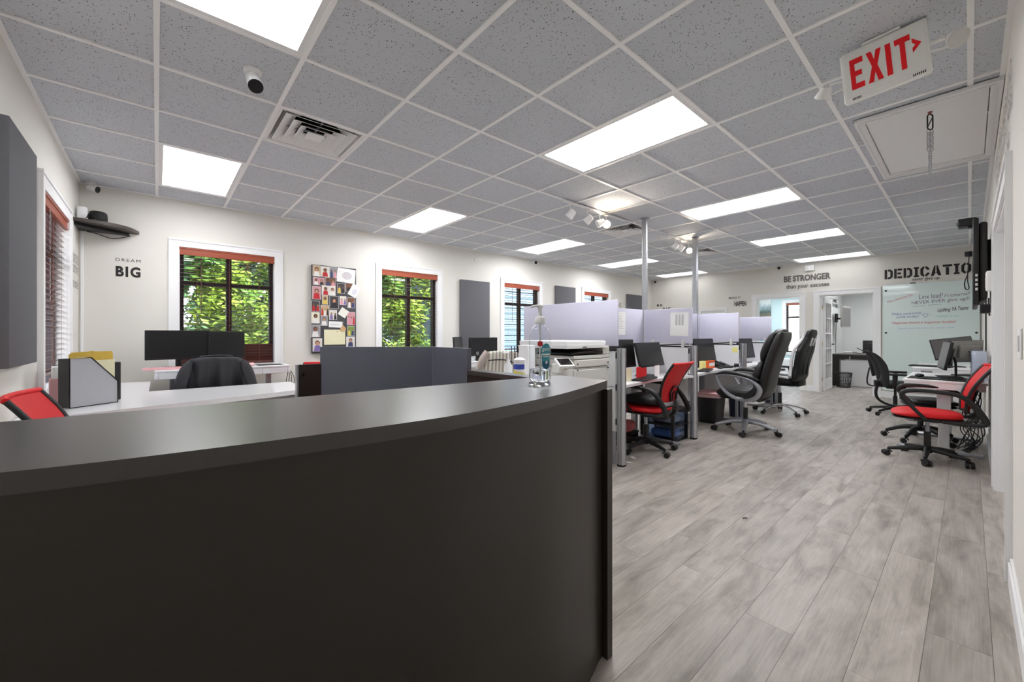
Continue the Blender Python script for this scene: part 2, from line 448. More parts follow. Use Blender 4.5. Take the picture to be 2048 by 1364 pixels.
# ceiling: slab, rails, lay-in tiles
G = 0.6096; GX0, GY0 = -0.002, 1.825
gx = lambda k: GX0 + k * G
gy = lambda r: GY0 + r * G
ceiling = struct(MB().box((XL - 0.2, YB - 0.2, H + 0.35), (XR + 0.2, YW + 0.3, H + 0.45)).build('ceiling', m_duct))
RW = 0.024
LIGHTS = [(0, -1), (0, 4), (4, -1), (4, 4), (8, -1), (8, 4), (12, -1), (12, 4), (16, -1), (16, 4)]
VENTS = [(1, 2), (8, 2), (12, 2)]
occ = set()
for k, r in LIGHTS: occ |= {(k, r), (k, r + 1)}
for v in VENTS: occ.add(v)
lightcells = set()
for k, r in LIGHTS: lightcells.add((k, r))
for k in range(0, 18):
    x = gx(k)
    if XL < x < XR: MB().box((x - RW / 2, YB, H - 0.003), (x + RW / 2, YW, H + 0.03)).build('main_rail', m_railing, ceiling)
for r in range(-3, 7):
    y = gy(r)
    for k in range(-1, 18):
        x0 = max(gx(k) + RW / 2, XL); x1 = min(gx(k + 1) - RW / 2, XR)
        if x1 - x0 < 0.03: continue
        if (k, r - 1) in lightcells: continue          # middle of a long lamp
        MB().box((x0, y - RW / 2, H - 0.0025), (x1, y + RW / 2, H + 0.03)).build('cross_rail', m_railing, ceiling)
wall_angle = MB()
wall_angle.box((XL, YB, H - 0.004), (XL + 0.022, YW, H + 0.02)).box((XL + 0.022, YW - 0.022, H - 0.004), (XR - 0.022, YW, H + 0.02)).box((XR - 0.022, YB, H - 0.004), (XR, YW, H + 0.02)).box((XL + 0.022, YB, H - 0.004), (XR - 0.022, YB + 0.022, H + 0.02))
wall_angle.build('edge_rail', m_railing, ceiling)
tile_cache = {}
for k in range(-1, 18):
    for r in range(-4, 7):
        if (k, r) in occ: continue
        x0 = max(gx(k), XL); x1 = min(gx(k + 1), XR); y0 = max(gy(r), YB); y1 = min(gy(r + 1), YW)
        if x1 - x0 < 0.03 or y1 - y0 < 0.03: continue
        key = (round(x1 - x0, 3), round(y1 - y0, 3))
        if key not in tile_cache:
            a, b = key
            o = MB().box((0.004, 0.004, 0), (a - 0.004, b - 0.004, 0.018)).build('ceiling_tile', m_tile, ceiling); tile_cache[key] = o
            o.location = (x0, y0, H + 0.005 + random.random() * 0.002)
        else:
            again(tile_cache[key], (x0, y0, H + 0.005 + random.random() * 0.002), ceiling)

LPOS = {(0, -1): ('dimmer lamp panel in the ceiling nearest the left wall, cut by the frame', m_lamp_dim),
        (0, 4): ('dimmer lamp panel in the ceiling near the left corner camera', m_lamp_dim),
        (4, -1): ('large lamp panel in the middle of the ceiling near the front', m_lamp_soft),
        (4, 4): ('lamp panel over the second window, nearest the window wall', m_lamp_mid),
        (8, -1): ('bright lamp panel right of the two steel poles, nearest of its row', m_lamp_on),
        (8, 4): ('lamp panel beyond the track light near the third window', m_lamp_on),
        (12, -1): ('bright lamp panel, second from the far wall in the right row', m_lamp_on),
        (12, 4): ('bright lamp panel seen behind the left steel pole', m_lamp_on),
        (16, -1): ('bright lamp panel touching the far wall above the open office door', m_lamp_end),
        (16, 4): ('thin bright lamp panel at the far left corner of the ceiling', m_lamp_end)}
for (k, r) in LIGHTS:
    x0, x1, y0, y1 = gx(k) + RW / 2, gx(k + 1) - RW / 2, gy(r) + RW / 2, gy(r + 2) - RW / 2
    x1 = min(x1, XR - 0.03)
    t = thing('ceiling_lamp', LPOS[(k, r)][0], 'ceiling light', ((x0 + x1) / 2, (y0 + y1) / 2, H), 0, 'recessed ceiling lamp panels')
    a, b = (x1 - x0) / 2, (y1 - y0) / 2
    MB().box((-a, -b, 0), (a, -b + 0.03, 0.05)).box((-a, b - 0.03, 0), (a, b, 0.05)).box((-a, -b + 0.03, 0), (-a + 0.03, b - 0.03, 0.05)).box((a - 0.03, -b + 0.03, 0), (a, b - 0.03, 0.05)).build('lamp_frame', m_white, t)
    MB().box((-a + 0.03, -b + 0.03, 0.012), (a - 0.03, b - 0.03, 0.018)).build('diffuser', LPOS[(k, r)][1], t)
    MB().box((-a, -b, 0.06), (a, b, 0.10)).build('housing', m_white, t)
VLAB = {1: 'square white air vent nearest the camera, beside the ceiling camera', 8: 'square white air vent between the two track lights', 12: 'square white air vent beyond the right steel pole'}
for (k, r) in VENTS:
    t = thing('air_vent', VLAB[k], 'air vent', ((gx(k) + gx(k + 1)) / 2, (gy(r) + gy(r + 1)) / 2, H), 0, 'ceiling air vents')
    h = G / 2 - RW / 2
    def ring(mb, ro, zo, ri, zi, th=0.003):
        o = [(-ro, -ro), (ro, -ro), (ro, ro), (-ro, ro)]; i = [(-ri, -ri), (ri, -ri), (ri, ri), (-ri, ri)]
        rings = [[(x, y, zo) for x, y in o], [(x, y, zi) for x, y in i], [(x, y, zi + th) for x, y in i], [(x, y, zo + th) for x, y in o]]
        mb.loft(rings, closed=True)
    fr = MB(); ring(fr, h, 0.001, h - 0.022, 0.0); ring(fr, h - 0.022, 0.0, h - 0.05, 0.05); fr.build('vent_frame', m_white, t, 30)
    for q, (ro, ri) in enumerate(((0.246, 0.165), (0.184, 0.112), (0.124, 0.066))):
        lv = MB(); ring(lv, ro, -0.004, ri, 0.034); lv.build('louvre', m_white, t, 30)
    MB().rbox((-0.06, -0.06, -0.006), (0.06, 0.06, 0.002), 0.003).build('centre_plate', m_white, t)
    sp = MB().box((-0.2, -0.004, 0.02), (0.2, 0.004, 0.035)).box((-0.004, -0.2, 0.02), (0.004, 0.2, 0.035)); sp.build('spider_bracket', m_silver, t)
    dc = MB().lathe([(0.19, 0.06), (0.19, 0.22), (0.0, 0.22)], n=28, cap=False); dc.build('duct', m_duct, t, 30)
    bp = MB(); n = 28
    for q in range(n):                                    # plate around the round duct mouth
        a0, a1 = 2 * PI * q / n, 2 * PI * (q + 1) / n
        def sq(a):
            c, s = math.cos(a), math.sin(a); f = h / max(abs(c), abs(s)); return (c * f, s * f, 0.06)
        bp.add([(0.19 * math.cos(a0), 0.19 * math.sin(a0), 0.06), (0.19 * math.cos(a1), 0.19 * math.sin(a1), 0.06), sq(a1), sq(a0)], [(0, 1, 2, 3)])
    bp.build('vent_plate', m_white, t)

# walls with openings
def wall_x(mb, y0, y1, x0, x1, z1, holes):
    xs = x0
    for (a, b, c, d) in sorted(holes):
        if a > xs: mb.box((xs, y0, 0), (a, y1, z1))
        if c > 0: mb.box((a, y0, 0), (b, y1, c))
        mb.box((a, y0, d), (b, y1, z1)); xs = b
    if xs < x1: mb.box((xs, y0, 0), (x1, y1, z1))
def wall_y(mb, x0, x1, y0, y1, z1, holes):
    ys = y0
    for (a, b, c, d) in sorted(holes):
        if a > ys: mb.box((x0, ys, 0), (x1, a, z1))
        if c > 0: mb.box((x0, a, 0), (x1, b, c))
        mb.box((x0, a, d), (x1, b, z1)); ys = b
    if ys < y1: mb.box((x0, ys, 0), (x1, y1, z1))
WINS = [(0.187, 1.140), (2.574, 3.555), (5.027, 5.998), (7.47, 8.43)]
ZS, ZT = 0.83, 2.213
HT = H + 0.45
mb = MB(); wall_x(mb, YW, YW + 0.17, XL - 0.17, XR + 0.2, HT, [(a, b, ZS, ZT) for a, b in WINS]); struct(mb.build('wall_windows', m_wall))
LW = (4.19, 5.225)
mb = MB(); wall_y(mb, XL - 0.17, XL, -0.5, YW, HT, [(LW[0], LW[1], ZS, ZT)]); struct(mb.build('wall_left', m_wall))
D1 = (1.228, 2.097, 2.035); D2 = (2.432, 3.279, 2.04); W5 = (4.0, 4.55, 1.05, 1.80)
mb = MB(); wall_y(mb, XR, XR + 0.13, YB - 0.15, YW, HT, [(D1[0], D1[1], 0, D1[2]), (D2[0], D2[1], 0, D2[2]), W5]); struct(mb.build('wall_far', m_wall))
RD = (3.22, 4.90, 2.02)
mb = MB(); wall_x(mb, YB - 0.13, YB, XL, XR, HT, [(RD[0], RD[1], 0, RD[2])]); struct(mb.build('wall_right', m_wall))
# baseboards
def base_x(name, x0, x1, y, s): struct(MB().box((x0, y, 0), (x1, y + s * 0.016, 0.105)).box((x0, y, 0.105), (x1, y + s * 0.009, 0.125)).build(name, m_white))
def base_y(name, y0, y1, x, s): struct(MB().box((x, y0, 0), (x + s * 0.016, y1, 0.105)).box((x, y0, 0.105), (x + s * 0.009, y1, 0.125)).build(name, m_white))
base_x('baseboard_windows', XL, XR, YW, -1)
base_y('baseboard_left', -0.1, YW - 0.02, XL, 1)
for a, b in ((YB, 1.14), (2.19, 2.34), (3.375, YW - 0.02)): base_y('baseboard_far', a, b, XR, -1)
base_x('baseboard_right', XL, 3.12, YB, 1); base_x('baseboard_right', 4.99, XR - 0.02, YB, 1)

# casings
def casing(mb, u0, u1, z0, z1, w, put, t=0.02, sill=True):
    # put(u0, z0, u1, z1, thickness) lays one board on the wall face
    put(mb, u0 - w, z0 - (w if sill else 0), u0, z1 + w, t); put(mb, u1, z0 - (w if sill else 0), u1 + w, z1 + w, t)
    put(mb, u0, z1, u1, z1 + w, t)
    e = 0.004; put(mb, u0 - w - e, z1 + w - 0.018, u1 + w + e, z1 + w + e, t + 0.008); put(mb, u0 - w - e, z0 + 0.001, u0 - w + 0.016, z1 + w - 0.019, t + 0.007); put(mb, u1 + w - 0.016, z0 + 0.001, u1 + w + e, z1 + w - 0.019, t + 0.007)
    if sill: put(mb, u0, z0 - w, u1, z0, t - 0.001)
pw = lambda mb, a, b, c, d, t: mb.box((a, YW - t, b), (c, YW, d))
pl = lambda mb, a, b, c, d, t: mb.box((XL, a, b), (XL + t, c, d))
pf = lambda mb, a, b, c, d, t: mb.box((XR - t, a, b), (XR, c, d))
pr_ = lambda mb, a, b, c, d, t: mb.box((a, YB, b), (c, YB + t, d))

def window_unit(root, along, depth):
    # along: ('x', a, b, y) or ('y', a, b, x): dark bronze frame, mullion and transom, panes (as children)
    ax, a, b, q = along
    def bx(mb, u0, z0, u1, z1, d0, d1):
        if ax == 'x': mb.box((u0, q + d0, z0), (u1, q + d1, z1))
        else: mb.box((q - d1, u0, z0), (q - d0, u1, z1))
    c = (a + b) / 2; f = 0.045
    mb = MB(); bx(mb, a, ZS, a + f, ZT, 0.07, 0.15); bx(mb, b - f, ZS, b, ZT, 0.07, 0.15); bx(mb, a + f, ZS, b - f, ZS + f, 0.07, 0.15); bx(mb, a + f, ZT - f, b - f, ZT, 0.07, 0.15); mb.build('window_frame', m_bronze, root)
    mb = MB(); bx(mb, c - 0.027, ZS + f, c + 0.027, ZT - f, 0.075, 0.145); mb.build('mullion', m_bronze, root)
    mb = MB(); bx(mb, a + f, 1.795, c - 0.027, 1.84, 0.08, 0.14); bx(mb, c + 0.027, 1.795, b - f, 1.84, 0.08, 0.14); mb.build('transom', m_bronze, root)
    for (u0, u1) in ((a + f, c - 0.027), (c + 0.027, b - f)):
        for (z0, z1) in ((ZS + f, 1.795), (1.84, ZT - f)):
            mb = MB(); bx(mb, u0, z0, u1, z1, 0.108, 0.112); mb.build('pane', m_glass, root)
    mb = MB()                                             # white reveal lining
    bx(mb, a - 0.001, ZS, a + 0.006, ZT, 0.0, 0.17); bx(mb, b - 0.006, ZS, b + 0.001, ZT, 0.0, 0.17); bx(mb, a + 0.006, ZT - 0.006, b - 0.006, ZT + 0.001, 0, 0.17); bx(mb, a + 0.006, ZS - 0.001, b - 0.006, ZS + 0.006, 0, 0.17)
    mb.build('reveal', m_white, root)

def blind(label, along, spec, tilt=0.0, wand=None):
    ax, a, b, q = along
    L = b - a - 0.03
    if ax == 'x': loc = ((a + b) / 2, q + 0.035, 0); rz = 0
    else: loc = (q - 0.035, (a + b) / 2, 0); rz = PI / 2
    t = thing('window_blind', label, 'blind', loc, rz, 'dark wooden window blinds')
    v = MB().sweep([(-L / 2 - 0.01, -0.03, 2.168), (L / 2 + 0.01, -0.03, 2.168)], (0, 1, 0), 0.022, 0.085, n=16, p=6)
    v.box((-L / 2 - 0.012, -0.048, 2.195), (L / 2 + 0.012, -0.02, 2.212)).box((-L / 2 - 0.012, -0.046, 2.126), (L / 2 + 0.012, -0.02, 2.137)).build('valance', m_valance, t)
    slat = None
    for z, ang in spec:
        if slat is None:
            prof = [(-0.024, 0.0), (-0.012, 0.0026), (0, 0.0034), (0.012, 0.0026), (0.024, 0.0)]
            sm = MB(); vs = []
            for x in (-L / 2, L / 2):
                vs += [(x, y, z_) for y, z_ in prof] + [(x, y, z_ - 0.0028) for y, z_ in reversed(prof)]
            n = 10; sm.add(vs, [tuple(range(n))[::-1], tuple(range(n, 2 * n))] + [(i, (i + 1) % n, n + (i + 1) % n, n + i) for i in range(n)])
            slat = sm.build('slat', m_blind, t); o = slat
        else: o = again(slat, (0, 0, 0), t)
        o.location = (0, 0, z); o.rotation_euler = (ang, 0, 0)
    zb = spec[-1][0]
    MB().rbox((-L / 2, -0.025, zb - 0.045), (L / 2, 0.025, zb - 0.022), 0.004, 1).build('bottom_rail', m_blind, t)
    for u in (-L * 0.34, 0.0, L * 0.34):
        MB().tube([(u, -0.026, 2.13), (u, -0.026, zb - 0.03)], 0.0011, 5).tube([(u, 0.026, 2.13), (u, 0.026, zb - 0.03)], 0.0011, 5).build('ladder_cord', m_cord, t)
    MB().tube([(-L * 0.30, -0.05, 2.12), (-L * 0.30, -0.052, 1.45)], 0.004, 6).build('tilt_wand', m_blind, t)
    return t

open_spec = lambda zb: [(z, R(-2)) for z in [2.105 - 0.046 * i for i in range(60)] if z > zb]
spec1 = open_spec(1.10) + [(1.075 - 0.034 * i, R(-64)) for i in range(6)]
WL = ['brown blind on the window behind the black jacket chair, lowest slats closed', 'brown blind on the window right of the photo board', 'brown blind on the third window, behind the striped blanket chair', 'brown blind on the far small window showing over the lavender screen']
for i, (a, b) in enumerate(WINS):
    w = root_struct('window_%d' % (i + 1), (0, 0, 0))
    window_unit(w, ('x', a, b, YW), 0.17)
    mb = MB(); casing(mb, a, b, ZS, ZT, 0.088, pw); mb.build('window_casing', m_white, w)
    blind(WL[i], ('x', a, b, YW), spec1 if i == 0 else open_spec(0.93))
w = root_struct('window_5')
window_unit(w, ('y', LW[0], LW[1], XL), 0.17)
mb = MB(); casing(mb, LW[0], LW[1], ZS, ZT, 0.105, pl); mb.build('window_casing', m_white, w)
blind('brown blind on the left wall window beside the grey panel', ('y', LW[0], LW[1], XL), [(z, R(-8)) for z, _ in open_spec(0.92)])

# interior window on the far wall
w = root_struct('window_6')
mb = MB(); casing(mb, W5[0], W5[1], W5[2], W5[3], 0.075, pf); mb.build('window_casing', m_white, w)
MB().box((XR + 0.06, W5[0], W5[2]), (XR + 0.066, W5[1], W5[3])).build('pane', m_glass, w)
MB().box((XR + 0.02, W5[0], W5[3] - 0.06), (XR + 0.05, W5[1], W5[3] - 0.005)).build('window_head', m_white, w)

# door casings on the far wall, with jamb linings
d2 = root_struct('door_2'); d3 = root_struct('door_3')
for rt_, (a, b, z) in ((d2, D1), (d3, D2)):
    mb = MB(); casing(mb, a, b, 0, z, 0.095, pf, sill=False); mb.build('door_casing', m_white, rt_)
    MB().box((XR - 0.002, a, 0), (XR + 0.135, a + 0.018, z)).box((XR - 0.002, b - 0.018, 0), (XR + 0.135, b, z)).box((XR - 0.002, a + 0.018, z - 0.018), (XR + 0.135, b - 0.018, z)).build('door_jamb', m_white, rt_)
    MB().box((XR + 0.05, a + 0.018, 0), (XR + 0.085, a + 0.03, z - 0.018)).box((XR + 0.05, b - 0.03, 0), (XR + 0.085, b - 0.018, z - 0.018)).build('door_stop', m_white, rt_)
# open french door leaf, hinged on the left jamb and swung into the office
leaf = D.objects.new('door_leaf', None); C.objects.link(leaf); leaf.parent = d2; leaf.location = (XR + 0.14, D1[1] - 0.03, 0.01); leaf.rotation_euler = (0, 0, R(1.5))
LWD, LH = 0.84, 2.0
MB().box((0, -0.036, 0), (0.11, 0, LH)).box((LWD - 0.11, -0.036, 0), (LWD, 0, LH)).box((0.11, -0.036, 0), (LWD - 0.11, 0, 0.24)).box((0.11, -0.036, LH - 0.12), (LWD - 0.11, 0, LH)).build('leaf_frame', m_white, leaf)
gw, gh = (LWD - 0.22) / 3, (LH - 0.36) / 5
mb = MB()
for i in range(1, 3): mb.box((0.11 + i * gw - 0.011, -0.034, 0.24), (0.11 + i * gw + 0.011, -0.002, LH - 0.12))
for j in range(1, 5): mb.box((0.11, -0.034, 0.24 + j * gh - 0.011), (LWD - 0.11, -0.002, 0.24 + j * gh + 0.011))
mb.build('muntin', m_white, leaf)
for i in range(3):
    for j in range(5): MB().box((0.11 + i * gw + 0.011, -0.02, 0.24 + j * gh + 0.011), (0.11 + (i + 1) * gw - 0.011, -0.016, 0.24 + (j + 1) * gh - 0.011)).build('pane', m_glass, leaf)
kn = MB()
for s in (-1, 1): kn.cyl((LWD - 0.06, -0.018, 0.98), (LWD - 0.06, -0.018 + s * 0.065, 0.98), 0.012).tube([(LWD - 0.06, -0.018 + s * 0.062, 0.98), (LWD - 0.17, -0.018 + s * 0.066, 0.975)], 0.009, 8)
kn.build('lever_handle', m_dark, leaf, 40)
for z in (0.25, 1.0, 1.78): MB().cyl((0, 0.008, z - 0.045), (0, 0.008, z + 0.045), 0.009).box((-0.03, -0.002, z - 0.045), (0.03, 0.004, z + 0.045)).build('hinge', m_brass, leaf)

# doorway in the right wall: casing, deep jamb, closed slab door at the back of the recess
d4 = root_struct('door_1')
mb = MB(); casing(mb, RD[0], RD[1], 0, RD[2], 0.09, pr_, t=0.018, sill=False); mb.build('door_casing', m_white, d4)
MB().box((RD[0], YB - 0.14, 0), (RD[0] + 0.018, YB + 0.002, RD[2])).box((RD[1] - 0.018, YB - 0.14, 0), (RD[1], YB + 0.002, RD[2])).box((RD[0] + 0.018, YB - 0.14, RD[2] - 0.018), (RD[1] - 0.018, YB + 0.002, RD[2])).build('door_jamb', m_white, d4)
MB().box((RD[1] - 0.03, YB - 0.085, 0), (RD[1] - 0.018, YB - 0.05, RD[2] - 0.018)).box((RD[0] + 0.018, YB - 0.085, 0), (RD[0] + 0.03, YB - 0.05, RD[2] - 0.018)).build('door_stop', m_white, d4)
MB().box((RD[0] + 0.02, YB - 0.125, 0.008), ((RD[0] + RD[1]) / 2 - 0.002, YB - 0.085, RD[2] - 0.02)).build('door_leaf', m_white, d4)
MB().box(((RD[0] + RD[1]) / 2 + 0.002, YB - 0.125, 0.008), (RD[1] - 0.02, YB - 0.085, RD[2] - 0.02)).build('door_leaf', m_white, d4)
MB().box((RD[1] - 0.024, YB - 0.075, 0.92), (RD[1] - 0.016, YB - 0.045, 0.99)).build('strike_plate', m_dark, d4)

# offices beyond the far wall
mb = MB().box((14.05, 0.4, 0), (14.2, 2.36, 2.6)).box((XR + 0.13, 2.27, 0), (14.05, 2.36, 2.6)).box((XR + 0.13, 0.3, 0), (14.2, 0.4, 2.6)); struct(mb.build('wall_office', m_officewall))
struct(MB().box((XR + 0.131, 0.3, 2.42), (14.2, 2.36, 2.6)).build('ceiling_office', m_officewall))
base_x('baseboard_office', XR + 0.15, 14.04, 2.27, -1)
mb = MB(); wall_y(mb, 13.5, 13.65, 2.36, 5.94, 2.6, [(3.05, 3.46, 0.70, 2.10)]); mb.box((XR + 0.13, 4.75, 0), (13.5, 4.85, 2.6)); struct(mb.build('wall_side_room', m_bluewall))
struct(MB().box((XR + 0.131, 2.36, 2.42), (13.65, 4.85, 2.6)).build('ceiling_side_room', m_officewall))
struct(MB().box((XR + 0.13, 2.362, 0), (13.5, 2.372, 2.42)).build('wall_side_room_right', m_bluewall))
w = root_struct('window_7')
MB().box((13.475, 2.97, 0.62), (13.5, 3.05, 2.19)).box((13.475, 3.46, 0.62), (13.5, 3.56, 2.19)).box((13.475, 3.05, 2.10), (13.5, 3.46, 2.19)).box((13.475, 3.05, 0.62), (13.5, 3.46, 0.70)).build('window_casing', m_white, w)
MB().box((13.54, 3.05, 0.70), (13.58, 3.09, 2.10)).box((13.54, 3.42, 0.70), (13.58, 3.46, 2.10)).box((13.54, 3.09, 1.66), (13.58, 3.42, 1.71)).box((13.54, 3.09, 0.7), (13.58, 3.42, 0.74)).box((13.54, 3.09, 2.06), (13.58, 3.42, 2.1)).build('window_frame', m_bronze, w)
MB().box((13.558, 3.09, 0.74), (13.562, 3.42, 2.06)).build('pane', m_glass, w)
t = thing('window_blind', 'small dark blind in the pale blue room, seen through the left doorway', 'blind', (13.515, 3.255, 0), PI / 2)
MB().rbox((-0.2, -0.02, 2.03), (0.2, 0.02, 2.095), 0.005, 1).build('valance', m_valance, t)
sl = None
for i in range(30):
    z = 2.01 - 0.043 * i
    if sl is None: sl = MB().box((-0.19, -0.02, -0.0015), (0.19, 0.02, 0.0015)).build('slat', m_blind, t); sl.location = (0, 0, z); sl.rotation_euler = (R(20), 0, 0)
    else: again(sl, (0, 0, z), t, (R(20), 0, 0))

# ------------------------------------------------------------------ outdoors
m_ground = M('pale_concrete', (168, 164, 156), 0.9, var=0.12, scale=1.2)
m_lawn = M('lawn', (66, 84, 42), 0.95, var=0.3, scale=6)
m_siding = M('pale_blue_siding', (92, 118, 134), 0.8)
m_siding2 = M('slate_blue_siding', (70, 78, 112), 0.8)
m_roof = M('roof_shingle', (70, 66, 66), 0.9, var=0.2, scale=20)
struct(MB().box((-30, -40, -0.35), (45, 45, -0.25)).build('ground', m_ground))
struct(MB().box((-14, 9.2, -0.25), (6.5, 30, -0.2)).build('ground_lawn', m_lawn))
struct(MB().box((XL - 0.6, -0.9, HT), (14.7, YW + 0.75, HT + 0.12)).build('roof', m_roof))

def leaf_mat(name, c, tr):
    m = D.materials.new(name); m.use_nodes = True
    nt = m.node_tree; n = nt.nodes; l = nt.links; b = n['Principled BSDF']
    b.inputs['Roughness'].default_value = 0.55
    geo = n.new('ShaderNodeNewGeometry'); nz = n.new('ShaderNodeTexNoise'); nz.inputs['Scale'].default_value = 1.3; nz.inputs['Detail'].default_value = 2
    l.new(geo.outputs['Position'], nz.inputs['Vector'])
    wn_ = n.new('ShaderNodeTexWhiteNoise'); l.new(geo.outputs['Position'], wn_.inputs['Vector'])
    mx = n.new('ShaderNodeMix'); mx.data_type = 'RGBA'; mx.inputs['A'].default_value = lin(c); mx.inputs['B'].default_value = lin(tr)
    cr = n.new('ShaderNodeMapRange'); cr.inputs['From Min'].default_value = 0.38; cr.inputs['From Max'].default_value = 0.62; l.new(nz.outputs['Fac'], cr.inputs['Value'])
    l.new(cr.outputs[0], mx.inputs['Factor']); l.new(mx.outputs['Result'], b.inputs['Base Color'])
    tl = n.new('ShaderNodeBsdfTranslucent'); l.new(mx.outputs['Result'], tl.inputs[0])
    ms = n.new('ShaderNodeMixShader'); ms.inputs[0].default_value = 0.25
    l.new(b.outputs[0], ms.inputs[1]); l.new(tl.outputs[0], ms.inputs[2]); l.new(ms.outputs[0], n['Material Output'].inputs['Surface'])
    return m
m_leafA = leaf_mat('leaf_deep_green', (30, 68, 34), (58, 100, 44))
m_leafB = leaf_mat('leaf_yellow_green', (56, 96, 32), (120, 146, 46))
m_bark = M('bark', (92, 74, 58), 0.9, var=0.3, scale=12)
rnd = random.Random(3)
def tree(name, label, x, y, h, r, n, mat, size=0.085, z0=0.5):
    t = thing(name, label, 'tree', (x, y, -0.25), 0, 'trees outside the windows')
    MB().tube([(0, 0, 0), (0.05, 0.02, h * 0.35), (-0.03, 0.05, h * 0.7)], [0.10, 0.04], 8).build('trunk', m_bark, t, 60)
    vs = []; fs = []
    cl = [(rnd.uniform(-0.9, 0.9) * r, rnd.uniform(-0.8, 0.8) * r, z0 + (h - z0) * rnd.random()) for _ in range(46)]
    for i in range(n):
        cx, cy, cz = cl[rnd.randrange(len(cl))]
        p = Vector((cx + rnd.gauss(0, 0.20), cy + rnd.gauss(0, 0.20), cz + rnd.gauss(0, 0.18)))
        p.x = max(-r, min(r, p.x)); p.y = max(-r, min(r, p.y))
        if p.z < 0.05: continue
        a = Vector((rnd.gauss(0, 1), rnd.gauss(0, 1), rnd.gauss(0, 0.6))).normalized(); b = a.orthogonal().normalized()
        s = size * (0.6 + 0.8 * rnd.random()); k = len(vs)
        vs += [tuple(p - a * s), tuple(p + b * s * 0.42), tuple(p + a * s), tuple(p - b * s * 0.42)]; fs.append((k, k + 1, k + 2, k + 3))
    mb = MB(); mb.add(vs, fs); stuff(mb.build('foliage', mat, t, keep=True))
for i, (nm, lb, x, y, h, r, n, mt) in enumerate([
    ('garden_tree', 'dense deep green tree outside the left half of the jacket chair window', -0.7, 10.3, 4.9, 1.1, 12000, m_leafA),
    ('garden_tree', 'yellow green tree outside the right half of the jacket chair window', 1.45, 10.1, 4.6, 1.0, 9000, m_leafB),
    ('garden_tree', 'deep green tree between the first two windows outdoors', 3.35, 11.6, 5.0, 1.0, 12000, m_leafA),
    ('garden_tree', 'sunlit yellow green tree outside the window beside the photo board', 5.05, 10.0, 4.5, 0.85, 9000, m_leafB),
    ('garden_tree', 'dark green tree at the back left of the garden', -1.3, 14.4, 5.6, 1.35, 14000, m_leafA),
    ('garden_tree', 'green tree standing furthest back behind the first window', 1.75, 14.2, 5.6, 1.45, 16000, m_leafA),
    ('garden_tree', 'green tree standing furthest back behind the second window', 5.35, 14.0, 5.6, 1.35, 16000, m_leafA)]):
    tree(nm, lb, x, y, h, r, n, mt)
for x, y, r, lb in ((-1.9, 8.9, 0.4, 'leafy shrub under the left garden tree'), (0.35, 8.75, 0.5, 'leafy shrub under the jacket chair window tree'), (2.7, 9.4, 0.5, 'leafy shrub low between the first two windows'), (4.2, 8.75, 0.4, 'leafy shrub low outside the window beside the photo board'), (9.6, 8.2, 0.4, 'yellow green shrub at the foot of the pale blue house')):
    t = thing('shrub', lb, 'shrub', (x, y, -0.25), 0, 'shrubs outside the windows')
    vs = []; fs = []
    for i in range(2600):
        p = Vector((max(-r, min(r, rnd.gauss(0, 0.5) * r)), max(-r, min(r, rnd.gauss(0, 0.4) * r)), abs(rnd.gauss(0.45, 0.35))))
        a = Vector((rnd.gauss(0, 1), rnd.gauss(0, 1), rnd.gauss(0, 1))).normalized(); b = a.orthogonal().normalized(); s = 0.06; k = len(vs)
        vs += [tuple(p - a * s), tuple(p + b * s * 0.45), tuple(p + a * s), tuple(p - b * s * 0.45)]; fs.append((k, k + 1, k + 2, k + 3))
    mb = MB(); mb.add(vs, fs); stuff(mb.build('foliage', m_leafB if x > 3.5 else m_leafA, t, keep=True))
    MB().tube([(0, 0, 0), (0.02, 0, 0.5)], 0.03, 6).build('stem', m_bark, t)
# pale blue neighbouring house and slate blue house
def house(label, a, b, h, mat, name='neighbour_house'):
    t = thing(name, label, 'house', ((a[0] + b[0]) / 2, (a[1] + b[1]) / 2, -0.25))
    hx, hy = (b[0] - a[0]) / 2, (b[1] - a[1]) / 2
    MB().box((-hx, -hy, 0), (hx, hy, h)).build('house_wall', mat, t)
    mb = MB()
    for i in range(int(h / 0.16)):
        z = i * 0.16
        mb.add([(-hx - 0.004, -hy - 0.004, z + 0.16), (hx + 0.004, -hy - 0.004, z + 0.16), (hx + 0.02, -hy - 0.02, z), (-hx - 0.02, -hy - 0.02, z)], [(0, 1, 2, 3)])
        mb.add([(hx + 0.004, -hy, z + 0.16), (hx + 0.004, hy, z + 0.16), (hx + 0.02, hy, z), (hx + 0.02, -hy, z)], [(0, 1, 2, 3)])
    stuff(mb.build('siding', mat, t))
    rf = MB(); rf.T = Matrix.Rotation(PI / 2, 4, 'X'); rf.prism([(-hx - 0.3, h), (hx + 0.3, h), (0, h + 1.6)], -hy - 0.3, hy + 0.3); rf.build('house_roof', m_roof, t)
    return t
house('pale blue sided house outside the third window', (7.2, 9.0), (15.0, 16.0), 4.2, m_siding)
house('slate blue sided house outside the left wall window', (-9.5, 7.0), (-3.2, 16.0), 4.0, m_siding2)
